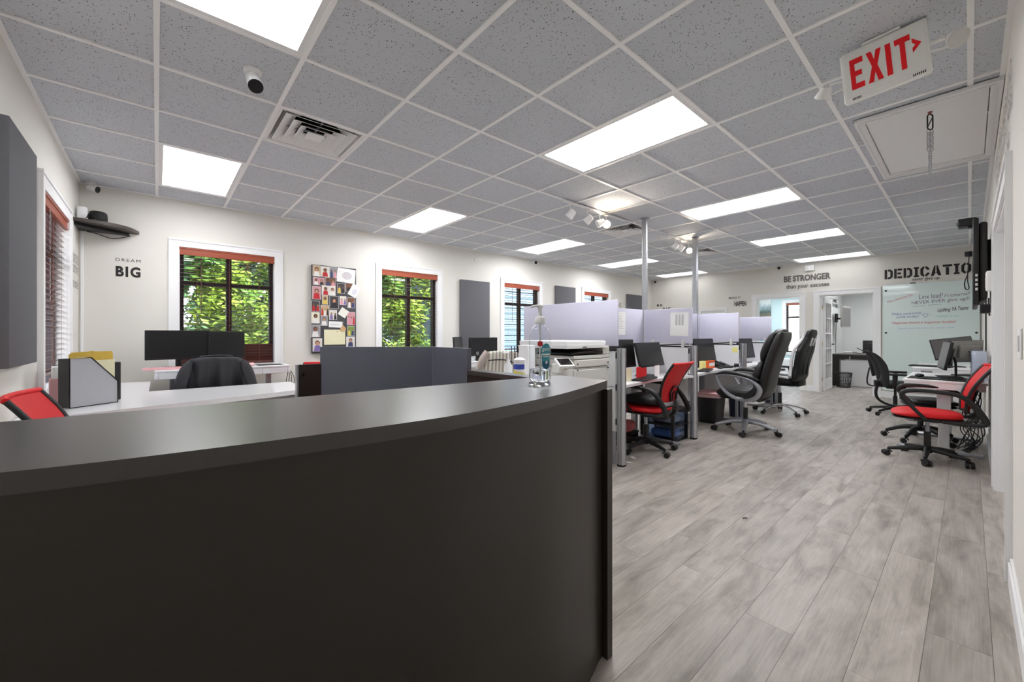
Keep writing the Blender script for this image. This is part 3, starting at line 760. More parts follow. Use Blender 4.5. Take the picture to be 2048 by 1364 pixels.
# ------------------------------------------------------------------ reception counter in front
front = [(-0.44, 0.93), (-0.30, 0.868), (-0.15, 0.818), (-0.02, 0.788), (0.17, 0.762), (0.38, 0.742), (0.53, 0.742), (0.73, 0.766), (0.87, 0.79), (1.00, 0.824), (1.15, 0.868), (1.29, 0.915)]
fs_ = [tuple(p)[:2] for p in catmull([Vector((x, y, 0)) for x, y in front], 6)]
CT = 1.042
t = thing('reception_counter', 'dark espresso bow-fronted reception counter filling the foreground', 'reception desk', (0, 0, 0))
back = [(1.30, 1.165), (-0.44, 1.305)]
MB().prism(fs_ + back, CT - 0.030, CT).build('counter_top', m_esptop, t, 30)
def inset(pts, d): return [(x, y + d) for x, y in pts]
inner = [p for p in inset(fs_, 0.016) if p[0] < 1.25] + [(1.257, 0.916)]
MB().prism(inner + [(x, y + 0.03) for x, y in reversed(inner)], 0.0, CT - 0.031).build('front_panel', m_esp, t, 30)
MB().box((1.262, 0.893, 0.0), (1.292, 1.15, CT - 0.031)).build('side_panel', m_esp, t)
MB().box((-0.44, 0.95, 0.0), (-0.405, 1.29, CT - 0.031)).build('side_panel', m_esp, t)
MB().prism([(-0.40, 1.15), (1.13, 1.05), (1.13, 1.54), (-0.40, 1.64)], 0.70, 0.735).build('inner_worktop', m_esptop, t)
MB().cyl((1.284, 1.02, 0.80), (1.279, 1.02, 0.80), 0.006).build('screw_cap', m_silver, t)

# ------------------------------------------------------------------ L-shaped dark station behind the counter
t = thing('reception_station', 'black laminate station with raised screens behind the reception counter', 'desk', (0, 0, 0))
def wallpanel(mb, a, b, z0, z1, th=0.02):
    a = Vector((a[0], a[1], 0)); b = Vector((b[0], b[1], 0)); d = (b - a).normalized(); n = Vector((-d.y, d.x, 0)) * th / 2
    mb.prism([tuple((a + n)[:2]), tuple((b + n)[:2]), tuple((b - n)[:2]), tuple((a - n)[:2])], z0, z1)
mb = MB(); wallpanel(mb, (1.172, 1.655), (1.172, 1.99), 0, 1.147, 0.026); mb.build('side_screen', m_espsheen, t)
mb = MB(); wallpanel(mb, (1.168, 2.002), (0.692, 2.408), 0, 1.147, 0.026); mb.build('corner_screen', m_espsheen, t)
mb = MB(); wallpanel(mb, (0.572, 2.408), (0.688, 2.408), 0, 1.052, 0.03); mb.build('end_door', m_brownpanel, t)
MB().box((0.565, 2.39, 0.0), (0.572, 2.43, 1.052)).build('edge_strip', m_silver, t)
MB().cyl((0.592, 2.394, 1.0), (0.592, 2.386, 1.0), 0.008, n=14).build('lock', m_chrome, t, 40)
MB().box((1.155, 1.40, 0.0), (1.185, 1.64, 1.018)).build('return_panel', m_brownpanel, t)
MB().box((1.155, 1.20, 0.0), (1.185, 1.397, 1.018)).build('return_panel', m_brownpanel, t)
MB().box((1.148, 1.20, 1.019), (1.225, 1.64, 1.04)).build('return_ledge', m_esptop, t)
MB().prism([(0.60, 1.68), (1.15, 1.68), (1.15, 1.98), (0.70, 2.38), (0.60, 2.38)], 0.71, 0.738).build('inner_worktop', m_esptop, t)

# ------------------------------------------------------------------ white L-shaped desk by the left window
t = thing('white_desk', 'white gloss L-shaped desk under the left wall window', 'desk', (0, 0, 0))
MB().prism([(-0.585, 3.395), (0.98, 3.735), (0.98, 4.42), (-0.05, 4.43), (-0.05, 5.39), (-0.585, 5.39)], 0.715, 0.75).build('desktop', m_lamg, t)
MB().box((-0.58, 3.75, 0), (-0.55, 5.37, 0.714)).build('side_panel', m_lam, t)
MB().box((0.90, 3.80, 0), (0.93, 4.38, 0.714)).build('side_panel', m_lam, t)
MB().box((-0.54, 4.0, 0.3), (0.89, 4.02, 0.714)).build('modesty_panel', m_lam, t)
MB().box((-0.52, 5.34, 0), (-0.08, 5.37, 0.714)).build('side_panel', m_lam, t)
MB().box((0.86, 3.72, 0.66), (0.89, 3.75, 0.714)).build('cable_clip', m_silver, t)

# black magazine file with folders
t = thing('magazine_file', 'black file holder with grey side standing on the white desk', 'file holder', (-0.335, 3.85, 0.751), R(0))
d = Vector((0.12, 0.30, 0)).normalized()
def P2(u, v): return (u, v)
# local frame: x = along the visible side, y = thickness
t.rotation_euler = (0, 0, R(33))
MB().prism([(-0.13, -0.05), (-0.13, 0.05), (-0.125, 0.05), (-0.125, -0.05)], 0, 0.31).build('spine_panel', m_black, t)
def side(y0, y1, mat, nm):
    mb = MB(); mb.T = Matrix.Rotation(PI / 2, 4, 'X'); mb.prism([(-0.125, 0.004), (0.12, 0.004), (0.12, 0.145), (-0.02, 0.31), (-0.125, 0.31)], -y1, -y0); return mb.build(nm, mat, t)
side(-0.054, -0.051, M('grey_board', (176, 177, 182), 0.6, var=0.04, scale=30, stretch=(30, 1, 1)), 'side_panel'); side(0.051, 0.054, m_black, 'side_panel')
MB().box((-0.125, -0.05, 0), (0.12, 0.05, 0.006)).build('base', m_black, t)
MB().box((0.115, -0.05, 0), (0.12, 0.05, 0.14)).build('front_lip', m_black, t)
MB().tube([(-0.128, -0.055, 0.0), (-0.128, -0.055, 0.314), (-0.02, -0.055, 0.314), (0.122, -0.055, 0.148), (0.122, -0.055, 0.0), (-0.128, -0.055, 0.0)], 0.004, 6).build('rim', m_blackg, t, 60)
def in_file(nm, lb, y, w, h, mat, cat, x0=-0.115):
    o = thing(nm, lb, cat, t.location, t.rotation_euler.z, 'papers in the file holder')
    return o
o = in_file('folder', 'yellow clasp envelope sticking up from the file holder', -0.02, 0, 0, None, 'envelope')
mb = MB(); mb.T = Matrix.Rotation(PI / 2, 4, 'X'); mb.prism([(-0.115, 0.008), (0.112, 0.008), (0.112, 0.335), (0.105, 0.352), (0.02, 0.352), (0.0, 0.357), (-0.02, 0.352), (-0.10, 0.350), (-0.115, 0.335)], 0.018, 0.024); mb.build('envelope_body', m_yellowfolder, o)
MB().cyl((0.0, -0.0255, 0.342), (0.0, -0.024, 0.342), 0.005).build('clasp', m_brass, o)
o = in_file('folder', 'white pad of paper in front of the yellow envelope', 0, 0, 0, None, 'paper')
mb = MB(); mb.T = Matrix.Rotation(PI / 2, 4, 'X'); mb.prism([(-0.11, 0.008), (0.110, 0.008), (0.110, 0.296), (-0.11, 0.292)], 0.032, 0.046); mb.build('paper_sheets', m_cream, o)
o = in_file('binder', 'black notebook behind the yellow envelope in the file holder', 0, 0, 0, None, 'notebook')
mb = MB().rbox((-0.11, 0.012, 0.008), (0.108, 0.045, 0.30), 0.004, 1); mb.build('notebook_cover', m_black, o)
o = thing('pen_box', 'dark box with pink back leaning behind the file holder', 'box', (-0.262, 4.03, 0.751), R(33))
MB().rbox((-0.05, -0.05, 0), (0.05, -0.012, 0.27), 0.004, 1).build('box_body', m_black, o)
MB().rbox((-0.05, -0.011, 0), (0.05, 0.0, 0.25), 0.003, 1).build('box_back', m_pink, o)
o = thing('tissue_box', 'small pink box standing left of the file holder', 'box', (-0.50, 4.06, 0.751), R(10))
MB().rbox((-0.04, -0.06, 0), (0.04, 0.06, 0.17), 0.004, 1).build('box_body', m_pink, o)
MB().rbox((-0.03, -0.05, 0.17), (0.03, 0.05, 0.25), 0.004, 1).build('box_top', m_paper, o)
o = thing('cable', 'dark cable coiled on the white desk under the left blind', 'cable', (-0.48, 4.42, 0.757))
MB().tube([(-0.06, -0.2, 0.0), (0.0, -0.1, 0.02), (0.05, 0.0, 0.05), (0.0, 0.08, 0.04), (-0.06, 0.02, 0.0), (0.0, -0.05, 0.0), (0.06, 0.1, 0.0)], 0.005, 6, smooth=6).build('cord', m_cable, o, 60)

# ------------------------------------------------------------------ office chairs
def star_base(t, rad, ang0, leg_mat, hub_mat, height, caster_mat=m_black, leg_w=0.05, leg_h=0.04, chrome=False, seat_z=0.43, pads=None):
    for i in range(5):
        a = ang0 + i * 2 * PI / 5; c, s = math.cos(a), math.sin(a)
        mb = MB()
        pts = [(0.035 * c, 0.035 * s, height), (rad * 0.5 * c, rad * 0.5 * s, height - 0.012), (rad * c, rad * s, 0.072)]
        if chrome: mb.sweep(pts, (-s, c, 0), [0.032, 0.030, 0.026], [0.03, 0.026, 0.024], n=10, smooth=5)
        else: mb.sweep(pts, (-s, c, 0), [leg_w * 1.15, leg_w, leg_w * 0.62], [leg_h * 1.2, leg_h, leg_h * 0.7], n=12, smooth=5)
        lg = mb.build('base_leg', leg_mat, t, 50)
        if pads: MB().rbox((rad * 0.72, -0.022, 0.078), (rad * 0.98, 0.022, 0.092), 0.006, 1).build('leg_pad', pads, lg).rotation_euler = (0, 0, a)
        cx, cy = rad * c, rad * s
        cs = D.objects.new('caster', None); C.objects.link(cs); cs.parent = t; cs.location = (cx, cy, 0); cs.rotation_euler = (0, 0, a + 1.1 * math.sin(i * 2.3 + ang0))
        if i == 0:
            w = MB().cyl((0.02, -0.028, 0.027), (0.02, -0.006, 0.027), 0.027, n=18).cyl((0.02, 0.006, 0.027), (0.02, 0.028, 0.027), 0.027, n=18)
            wh = w.build('caster_wheel', caster_mat, cs, 40)
            hd = MB().sweep([(0.02, 0, 0.05), (-0.004, 0, 0.055), (-0.022, 0, 0.04)], (0, 1, 0), 0.052, 0.014, n=10, smooth=4).cyl((0, 0, 0.05), (0, 0, 0.08), 0.008).build('caster_hood', caster_mat, cs, 50)
        else:
            again(wh, (0, 0, 0), cs); again(hd, (0, 0, 0), cs)
    MB().lathe([(0.034, height - 0.035), (0.042, height - 0.02), (0.042, height + 0.02), (0.034, height + 0.028)], n=20).build('hub', leg_mat, t, 40)
    MB().cyl((0, 0, height), (0, 0, height + (seat_z - height) * 0.55), 0.026, n=18).build('gas_cover', m_black, t, 40)
    MB().cyl((0, 0, height + (seat_z - height) * 0.5), (0, 0, seat_z), 0.016, n=16).build('gas_piston', hub_mat, t, 40)

def cushion(mb, x0, x1, w0, w1, z0, z1, n=20, p=4.0, dome=0.02, front_drop=0.02):
    # rounded seat pad: super-ellipse outline, soft top
    cx, hx = (x0 + x1) / 2, (x1 - x0) / 2
    def ring(sc, z, k=0):
        out = []
        for i in range(28):
            a = 2 * PI * i / 28; c, s = math.cos(a), math.sin(a)
            u = math.copysign(abs(c) ** (2 / p), c) * sc; v = math.copysign(abs(s) ** (2 / p), s) * sc
            w = (w0 + (w1 - w0) * (u + 1) / 2) / 2
            zz = z - front_drop * max(0, u) ** 3 * k
            out.append((cx + hx * u, w * v, zz))
        return out
    mb.loft([ring(0.90, z0), ring(0.985, z0 + (z1 - z0) * 0.22), ring(1.0, z0 + (z1 - z0) * 0.5, 0.6), ring(0.97, z0 + (z1 - z0) * 0.82, 1), ring(0.86, z1, 1), ring(0.55, z1 + dome * 0.6, 0.5), ring(0.12, z1 + dome, 0)])
    return mb

def red_chair(name, label, loc, face, base_ang, arm=True, bw=1.0, group='red mesh task chairs'):
    t = thing(name, label, 'chair', (loc[0], loc[1], 0), face, group)
    star_base(t, 0.285, base_ang - face, m_black, m_silver, 0.105, seat_z=0.41, leg_w=0.042)
    cushion(MB(), -0.23, 0.26, 0.44, 0.48, 0.428, 0.478).build('seat', m_red, t, 60)
    cushion(MB(), -0.235, 0.25, 0.43, 0.46, 0.405, 0.432, dome=0.0).build('seat_pan', m_black, t, 60)
    MB().rbox((-0.10, -0.08, 0.375), (0.10, 0.08, 0.408), 0.01).tube([(0.02, -0.08, 0.39), (0.02, -0.24, 0.385)], 0.006, 6).build('tilt_mechanism', m_black, t, 40)
    # back: curved mesh panel in a frame, wider at the top
    def bp(v, u):       # v 0..1 up, u -1..1 across
        z = 0.50 + 0.43 * v; x = -0.235 - 0.10 * v - 0.03 * math.sin(v * PI) * -1 - 0.06 * v * v
        hw = (0.165 + 0.07 * min(1, v * 1.3)) * bw
        return Vector((x - 0.045 * (1 - u * u), hw * u, z))
    mb = MB(); nu, nv = 13, 11; vs = []; fs = []
    for off in (0.0, 0.008):
        for j in range(nv):
            for i in range(nu): p = bp(j / (nv - 1), -1 + 2 * i / (nu - 1)); vs.append((p.x + off, p.y, p.z))
    N = nu * nv
    for j in range(nv - 1):
        for i in range(nu - 1):
            a = j * nu + i; fs += [(a, a + nu, a + nu + 1, a + 1), (N + a, N + a + 1, N + a + nu + 1, N + a + nu)]
    mb.add(vs, fs).build('backrest', m_redmesh, t, 60)
    loop = [bp(j / 10, -1) for j in range(11)] + [bp(1.0, -1 + i / 5) for i in range(1, 10)] + [bp(1 - j / 10, 1) for j in range(11)] + [bp(0, 1 - i / 5) for i in range(1, 10)]
    loop = [p + Vector((0.003, 0, 0)) for p in loop]
    fr = MB().tube(loop[:11], 0.013, 8).tube(loop[20:31], 0.013, 8).tube(loop[30:] + [loop[0]], 0.013, 8); fr.build('back_frame', m_black, t, 60)
    MB().tube(loop[10:21], 0.014, 8).build('top_rim', m_red, t, 60)
    lb = MB().tube([bp(0.12, -0.35), bp(0.30, -0.42), bp(0.44, -0.3), bp(0.46, 0), bp(0.44, 0.3), bp(0.30, 0.42), bp(0.12, 0.35)], 0.008, 6, smooth=4)
    lb.tube([bp(0.14, -0.16), bp(0.28, -0.2), bp(0.34, 0), bp(0.28, 0.2), bp(0.14, 0.16)], 0.007, 6, smooth=4)
    lo = lb.build('lumbar_support', m_dark, t, 60); lo.location = (-0.012, 0, 0)
    MB().sweep([(-0.26, -0.2, 0.53), (-0.29, 0, 0.525), (-0.26, 0.2, 0.53)], (0, 0, 1), 0.04, 0.02, smooth=4).build('cross_bar', m_silver, t, 60)
    MB().sweep([(-0.12, 0, 0.40), (-0.27, 0, 0.40), (-0.325, 0, 0.46), (-0.31, 0, 0.56)], (0, 1, 0), 0.07, 0.018, smooth=5).build('back_bracket', m_black, t, 60)
    if arm:
        for s in (-1, 1):
            y = s * 0.265
            pts = [(0.03, y - s * 0.03, 0.42), (0.11, y, 0.52), (0.185, y, 0.62), (0.175, y, 0.672), (0.09, y, 0.69), (-0.06, y, 0.685), (-0.19, y, 0.66), (-0.275, y, 0.57), (-0.335, y, 0.455), (-0.32, y, 0.42), (-0.24, y - s * 0.02, 0.412), (-0.08, y - s * 0.04, 0.41)]
            hh = [0.03, 0.032, 0.04, 0.042, 0.036, 0.034, 0.04, 0.05, 0.05, 0.035, 0.03, 0.03]
            MB().sweep(pts, (0, 1, 0), [0.03, 0.034, 0.044, 0.05, 0.052, 0.052, 0.046, 0.036, 0.034, 0.03, 0.03, 0.03], hh, n=12, smooth=5).build('armrest', m_black, t, 60)
    return t
red_chair('task_chair', 'red mesh chair with a black cushion, in the nearest cubicle', (3.86, 2.25), R(94), R(-39))
c = thing('seat_cushion', 'thick black foam cushion lying on the red cubicle chair', 'cushion', (3.86, 2.25, 0), R(94))
cushion(MB(), -0.21, 0.22, 0.40, 0.42, 0.503, 0.585, dome=0.012).build('cushion_body', m_black, c, 60)
MB().tube([(-0.2, -0.19, 0.55), (-0.215, 0, 0.55), (-0.2, 0.19, 0.55)], 0.012, 6, smooth=4).build('piping', m_black, c, 60)
red_chair('task_chair', 'red seated chair at the right wall, nearest the doorway', (5.62, 0.27), R(97), R(108), bw=0.86)
red_chair('task_chair', 'red mesh chair between the counter and the white desk, cut by the counter', (-0.08, 2.93), R(-3), R(20))
red_chair('task_chair', 'red chair whose top shows over the dark end door under the photo board', (1.42, 4.66), R(75), R(50))

# executive leather chair
def exec_chair(loc, face, base_ang):
    t = thing('executive_chair', 'padded black leather chair with silver looped arms', 'chair', (loc[0], loc[1], 0), face)
    star_base(t, 0.345, base_ang - face, m_silver, m_chrome, 0.135, seat_z=0.44, leg_w=0.066, leg_h=0.05, pads=m_black)
    cushion(MB(), -0.27, 0.30, 0.50, 0.54, 0.445, 0.555, dome=0.03, front_drop=0.04).build('seat', m_leather, t, 60)
    cushion(MB(), -0.26, 0.26, 0.46, 0.48, 0.42, 0.45, dome=0).build('seat_pan', m_black, t, 60)
    MB().rbox((-0.12, -0.09, 0.39), (0.12, 0.09, 0.425), 0.01).tube([(0.0, -0.09, 0.40), (0.0, -0.27, 0.395)], 0.007, 6).build('tilt_mechanism', m_black, t, 40)
    # back shell
    pts = [(-0.18, 0, 0.42), (-0.235, 0, 0.55), (-0.275, 0, 0.75), (-0.335, 0, 0.98), (-0.40, 0, 1.17), (-0.425, 0, 1.245)]
    MB().sweep(pts, (0, 1, 0), [0.42, 0.50, 0.53, 0.53, 0.50, 0.42], [0.07, 0.10, 0.10, 0.10, 0.10, 0.06], n=24, p=3.6, smooth=6).build('backrest', m_leather, t, 60)
    for nm, pp, ww, hh in (('lumbar_pad', [(-0.155, 0, 0.56), (-0.165, 0, 0.68), (-0.195, 0, 0.80), (-0.235, 0, 0.90)], [0.36, 0.44, 0.44, 0.38], [0.05, 0.11, 0.11, 0.05]),
                           ('head_pad', [(-0.225, 0, 0.90), (-0.255, 0, 1.00), (-0.315, 0, 1.15), (-0.365, 0, 1.235)], [0.38, 0.45, 0.45, 0.38], [0.05, 0.11, 0.11, 0.06])):
        MB().sweep(pp, (0, 1, 0), ww, hh, n=24, p=3.2, smooth=6).build(nm, m_leather, t, 60)
    MB().sweep([(-0.375, -0.22, 1.215), (-0.385, -0.12, 1.245), (-0.387, 0, 1.252), (-0.385, 0.12, 1.245), (-0.375, 0.22, 1.215)], (0, 0, 1), [0.03, 0.05, 0.055, 0.05, 0.03], [0.04, 0.09, 0.10, 0.09, 0.04], n=16, smooth=5).build('top_roll', m_leather, t, 60)
    for s in (-1, 1):
        y = s * 0.30
        pts = [(0.02, y - s * 0.06, 0.44), (0.12, y - s * 0.01, 0.50), (0.20, y, 0.60), (0.235, y, 0.70), (0.17, y, 0.725), (0.0, y, 0.715), (-0.15, y, 0.67), (-0.235, y, 0.58), (-0.20, y - s * 0.01, 0.48), (-0.10, y - s * 0.04, 0.435)]
        a = MB().sweep(pts, (0, 1, 0), 0.045, [0.05, 0.04, 0.028, 0.028, 0.03, 0.03, 0.04, 0.055, 0.055, 0.05], n=12, smooth=5, closed=True).build('armrest', m_silver, t, 60)
        MB().sweep([(0.245, y, 0.715), (0.15, y, 0.748), (0.0, y, 0.745), (-0.14, y, 0.715), (-0.23, y, 0.68)], (0, 1, 0), [0.05, 0.075, 0.08, 0.075, 0.05], [0.02, 0.04, 0.044, 0.04, 0.02], n=14, smooth=5).build('arm_pad', m_leather, a, 60)
        MB().sweep([(-0.06, y - s * 0.005, 0.47), (-0.15, y - s * 0.002, 0.52), (-0.195, y, 0.60)], (0, 1, 0), 0.03, [0.05, 0.07, 0.03], n=10, smooth=4).build('arm_inset', m_black, a, 60)
    return t
exec_chair((5.52, 1.85), R(92), R(-21))

# gaming chair
def gaming_chair(loc, face, base_ang):
    t = thing('gaming_chair', 'black gaming chair with white edging and chrome base', 'chair', (loc[0], loc[1], 0), face)
    star_base(t, 0.335, base_ang - face, m_chrome, m_chrome, 0.13, seat_z=0.46, chrome=True)
    cushion(MB(), -0.24, 0.30, 0.46, 0.52, 0.48, 0.57, dome=-0.012).build('seat', m_leather2, t, 60)
    for s in (-1, 1): MB().sweep([(-0.2, s * 0.225, 0.57), (0.05, s * 0.24, 0.588), (0.27, s * 0.235, 0.565)], (0, 1, 0), 0.05, 0.035, n=10, smooth=4).build('seat_bolster', m_whiteleather, t, 60)
    MB().rbox((-0.22, -0.10, 0.43), (0.12, 0.10, 0.482), 0.01).tube([(0.05, -0.1, 0.45), (0.05, -0.28, 0.44)], 0.007, 6).build('tilt_mechanism', m_black, t, 40)
    # winged back: outline swept up
    pts = [(-0.25, 0, 0.52), (-0.268, 0, 0.60), (-0.285, 0, 0.72), (-0.31, 0, 0.86), (-0.34, 0, 0.98), (-0.37, 0, 1.07), (-0.395, 0, 1.15), (-0.42, 0, 1.24), (-0.433, 0, 1.285)]
    MB().sweep(pts, (0, 1, 0), [0.40, 0.46, 0.44, 0.50, 0.52, 0.42, 0.29, 0.27, 0.18], [0.07, 0.10, 0.10, 0.10, 0.10, 0.09, 0.09, 0.08, 0.05], n=24, p=3.4, smooth=6).build('backrest', m_leather2, t, 60)
    for s in (-1, 1):
        e = [(-0.215, s * 0.225, 0.60), (-0.225, s * 0.215, 0.72), (-0.25, s * 0.245, 0.86), (-0.28, s * 0.252, 0.98), (-0.315, s * 0.20, 1.07), (-0.345, s * 0.14, 1.15), (-0.37, s * 0.125, 1.24)]
        MB().tube(e, 0.022, 8, smooth=5).build('edge_bolster', m_whiteleather, t, 60)
        MB().sweep([(-0.395, s * 0.045, 1.05), (-0.415, s * 0.05, 1.11), (-0.438, s * 0.055, 1.165)], (0, 1, 0), [0.05, 0.06, 0.045], 0.05, n=12, smooth=4).build('shoulder_slot', m_whiteleather, t, 60)
        MB().tube([(-0.33, s * 0.075, 0.62), (-0.355, s * 0.08, 0.85), (-0.405, s * 0.07, 1.03)], 0.006, 6, smooth=4).build('back_seam', m_black, t, 60)
        ab = MB().sweep([(-0.06, s * 0.25, 0.47), (-0.06, s * 0.31, 0.52), (-0.04, s * 0.315, 0.68)], (1, 0, 0), [0.08, 0.08, 0.10], 0.03, n=10, smooth=4).build('arm_post', m_black, t, 60)
        MB().rbox((-0.18, s * 0.315 - 0.045, 0.68), (0.10, s * 0.315 + 0.045, 0.71), 0.012).build('armrest', m_black, t, 50)
    MB().sweep([(-0.31, 0, 1.10), (-0.335, 0, 1.16), (-0.36, 0, 1.22)], (0, 1, 0), [0.22, 0.26, 0.20], [0.05, 0.08, 0.05], n=14, smooth=4).build('head_pillow', m_leather2, t, 60)
    MB().rbox((-0.30, -0.14, 0.44), (-0.18, 0.14, 0.53), 0.015).build('recliner_joint', m_dark, t, 40)
    return t
gaming_chair((7.24, 1.94), R(84), R(-57))

# black ergonomic chair with split back, and a black task chair behind it
def split_chair(loc, face, base_ang):
    t = thing('ergonomic_chair', 'black chair with split shell back beside the right-hand standing desks', 'chair', (loc[0], loc[1], 0), face)
    star_base(t, 0.29, base_ang - face, m_black, m_black, 0.15, seat_z=0.42, leg_w=0.045, leg_h=0.05)
    cushion(MB(), -0.16, 0.30, 0.42, 0.46, 0.44, 0.485, dome=0.01).build('seat', m_leather2, t, 60)
    cushion(MB(), -0.15, 0.28, 0.38, 0.42, 0.405, 0.442, dome=0).build('seat_pan', m_black, t, 60)
    MB().sweep([(-0.02, 0, 0.40), (-0.22, 0, 0.375), (-0.36, 0, 0.44), (-0.385, 0, 0.56), (-0.33, 0, 0.70), (-0.33, 0, 0.80)], (0, 1, 0), [0.09, 0.08, 0.07, 0.07, 0.09, 0.05], 0.028, n=12, smooth=6).build('back_bracket', m_black, t, 60)
    for s in (-1, 1):
        pts = [(-0.325, s * 0.10, 0.60), (-0.345, s * 0.125, 0.72), (-0.375, s * 0.14, 0.86), (-0.43, s * 0.13, 0.97), (-0.475, s * 0.11, 1.015)]
        rings = []
        cc = catmull([Vector(p) for p in pts], 5); m = len(cc)
        for j, p in enumerate(cc):
            v = j / (m - 1); hw = 0.035 + 0.075 * math.sin(PI * min(1, 0.12 + v * 0.82))
            ring = []
            for k in range(20):
                a = 2 * PI * k / 20
                yy = hw * math.cos(a); xx = 0.016 * math.sin(a) + 0.05 * (yy / 0.1) ** 2 * 0.6
                ring.append((p.x + xx, p.y + yy, p.z))
            rings.append(ring)
        MB().loft(rings).build('back_shell', m_fabblack, t, 60)
        MB().tube([(-0.36, 0.0, 0.62), (-0.34, s * 0.10, 0.66)], 0.014, 8).build('shell_arm', m_dark, t, 60)
    MB().rbox((-0.40, -0.05, 0.60), (-0.35, 0.05, 0.67), 0.01).build('back_knob', m_dark, t, 40)
    return t
split_chair((6.55, 0.37), R(-72), R(88))
def plain_chair(name, label, loc, face, base_ang, mat, arms=True):
    t = thing(name, label, 'chair', (loc[0], loc[1], 0), face)
    star_base(t, 0.30, base_ang - face, m_black, m_black, 0.11, seat_z=0.43, leg_w=0.045)
    cushion(MB(), -0.22, 0.26, 0.44, 0.48, 0.44, 0.50, dome=0.015).build('seat', mat, t, 60)
    MB().rbox((-0.1, -0.1, 0.395), (0.12, 0.1, 0.44), 0.01).build('tilt_mechanism', m_black, t, 40)
    MB().sweep([(-0.24, 0, 0.58), (-0.26, 0, 0.72), (-0.30, 0, 0.90), (-0.325, 0, 0.97)], (0, 1, 0), [0.36, 0.44, 0.44, 0.36], [0.04, 0.05, 0.05, 0.03], n=20, p=3.4, smooth=5).build('backrest', mat, t, 60)
    MB().sweep([(-0.1, 0, 0.42), (-0.28, 0, 0.42), (-0.32, 0, 0.50), (-0.29, 0, 0.70)], (0, 1, 0), 0.07, 0.02, smooth=5).build('back_bracket', m_black, t, 60)
    if arms:
        for s in (-1, 1):
            p = MB().sweep([(0.0, s * 0.20, 0.42), (0.0, s * 0.285, 0.44), (0.0, s * 0.29, 0.61)], (1, 0, 0), 0.05, 0.025, n=10, smooth=4).build('arm_post', m_black, t, 60)
            MB().rbox((-0.14, s * 0.29 - 0.04, 0.61), (0.13, s * 0.29 + 0.04, 0.642), 0.012).build('armrest', m_black, t, 50)
    return t
plain_chair('task_chair', 'black task chair pushed in at the far right desk', (8.36, 0.74), R(-86), R(150), m_fabblack)
plain_chair('task_chair', 'black chair under the dark jacket at the first window desk', (0.42, 4.86), R(88), R(10), m_fabblack)
plain_chair('task_chair', 'black chair under the striped blanket at the second window desk', (3.78, 4.62), R(62), R(40), m_fabblack)

# jacket over the chair back
def drape(name, label, cat, loc, face, hw, ztop, zf, zb, depth, mats, ruffle, stripes=0, nu=46, flare=0.10):
    t = thing(name, label, cat, (loc[0], loc[1], 0), face)
    rr = random.Random(11)
    ph = [rr.random() * 6.28 for _ in range(6)]
    vs = []; fs = []; mi = []; nv = 30
    for j in range(nv):
        v = j / (nv - 1)                     # 0 rear hem .. 0.5 top .. 1 front hem
        for i in range(nu):
            u = -1 + 2 * i / (nu - 1)
            s = (v - 0.5) * 2
            fall = max(0.0, abs(s) - 0.12) / 0.88
            sag = 0.03 * abs(u) ** 3.2
            z = ztop - sag * (1 - fall) - fall * ((ztop - zb) if s < 0 else (ztop - zf)) - (0.05 * fall * math.sin(u * 3 + 0.5))
            w = hw * (1 + flare * fall)
            fold = ruffle * fall ** 0.6 * (0.6 * math.sin(u * 9 + ph[0] + fall) + 0.4 * math.sin(u * 17 + ph[1]) + 0.35 * math.sin(u * 5 - fall * 5 + ph[2]))
            x = -0.31 + (0.045 if s > 0 else -0.055) * min(1, abs(s) / 0.12) * depth + (fold if s > 0 else -fold) - 0.03 * (1 - u * u) - (0.03 * fall if s < 0 else -0.08 * fall)
            x += 0.06 * abs(u) ** 4 + max(0.0, 0.97 - z) * 0.22
            vs.append((x, u * w, z))
    m = MB(); m.v = [Vector(p) for p in vs]
    for j in range(nv - 1):
        for i in range(nu - 1):
            a = j * nu + i; m.f.append([a, a + 1, a + nu + 1, a + nu]); m.mi.append((int(i / (nu / stripes)) % len(mats)) if stripes else 0)
    o = m.build(name + '_body', mats, t, 80)
    md = o.modifiers.new('thick', 'SOLIDIFY'); md.thickness = 0.008
    sb = o.modifiers.new('smooth', 'SUBSURF'); sb.levels = 1; sb.render_levels = 1
    return t
jk = drape('jacket', 'charcoal jacket hung over the chair back at the first window desk', 'jacket', (0.42, 4.86), R(88), 0.205, 1.012, 0.55, 0.50, 1.0, [m_cloth], 0.052, flare=0.28)
for s in (-1, 1):
    MB().sweep([(-0.34, s * 0.190, 0.970), (-0.37, s * 0.222, 0.90), (-0.385, s * 0.250, 0.80), (-0.375, s * 0.275, 0.66), (-0.36, s * 0.28, 0.50)], (1, 0, 0), [0.05, 0.075, 0.08, 0.08, 0.075], [0.05, 0.085, 0.09, 0.09, 0.085], n=14, smooth=6).build('sleeve', m_cloth, jk, 70)
MB().sweep([(-0.30, -0.12, 1.012), (-0.325, 0, 1.022), (-0.30, 0.12, 1.012)], (0, 0, 1), 0.018, 0.035, n=12, smooth=4).build('collar', m_cloth, jk, 70)
m_st1 = M('blanket_cream', (226, 222, 210), 0.95, bump=0.4, bscale=200); m_st2 = M('blanket_taupe', (176, 164, 156), 0.95, bump=0.4, bscale=200); m_st3 = M('blanket_olive', (168, 166, 150), 0.95, bump=0.4, bscale=200)
bl = drape('blanket', 'striped cream and taupe blanket hung over the second window desk chair', 'blanket', (3.78, 4.62), R(62), 0.235, 0.985, 0.62, 0.48, 1.15, [m_st1, m_st2, m_st1, m_st3], 0.012, stripes=20, nu=61, flare=0.12)
MB().sweep([(-0.395, -0.19, 0.80), (-0.42, -0.05, 0.855), (-0.42, 0.08, 0.865), (-0.40, 0.21, 0.855)], (0, 0, 1), 0.016, 0.012, n=8, smooth=5).build('belt_gap', m_black, bl, 60)
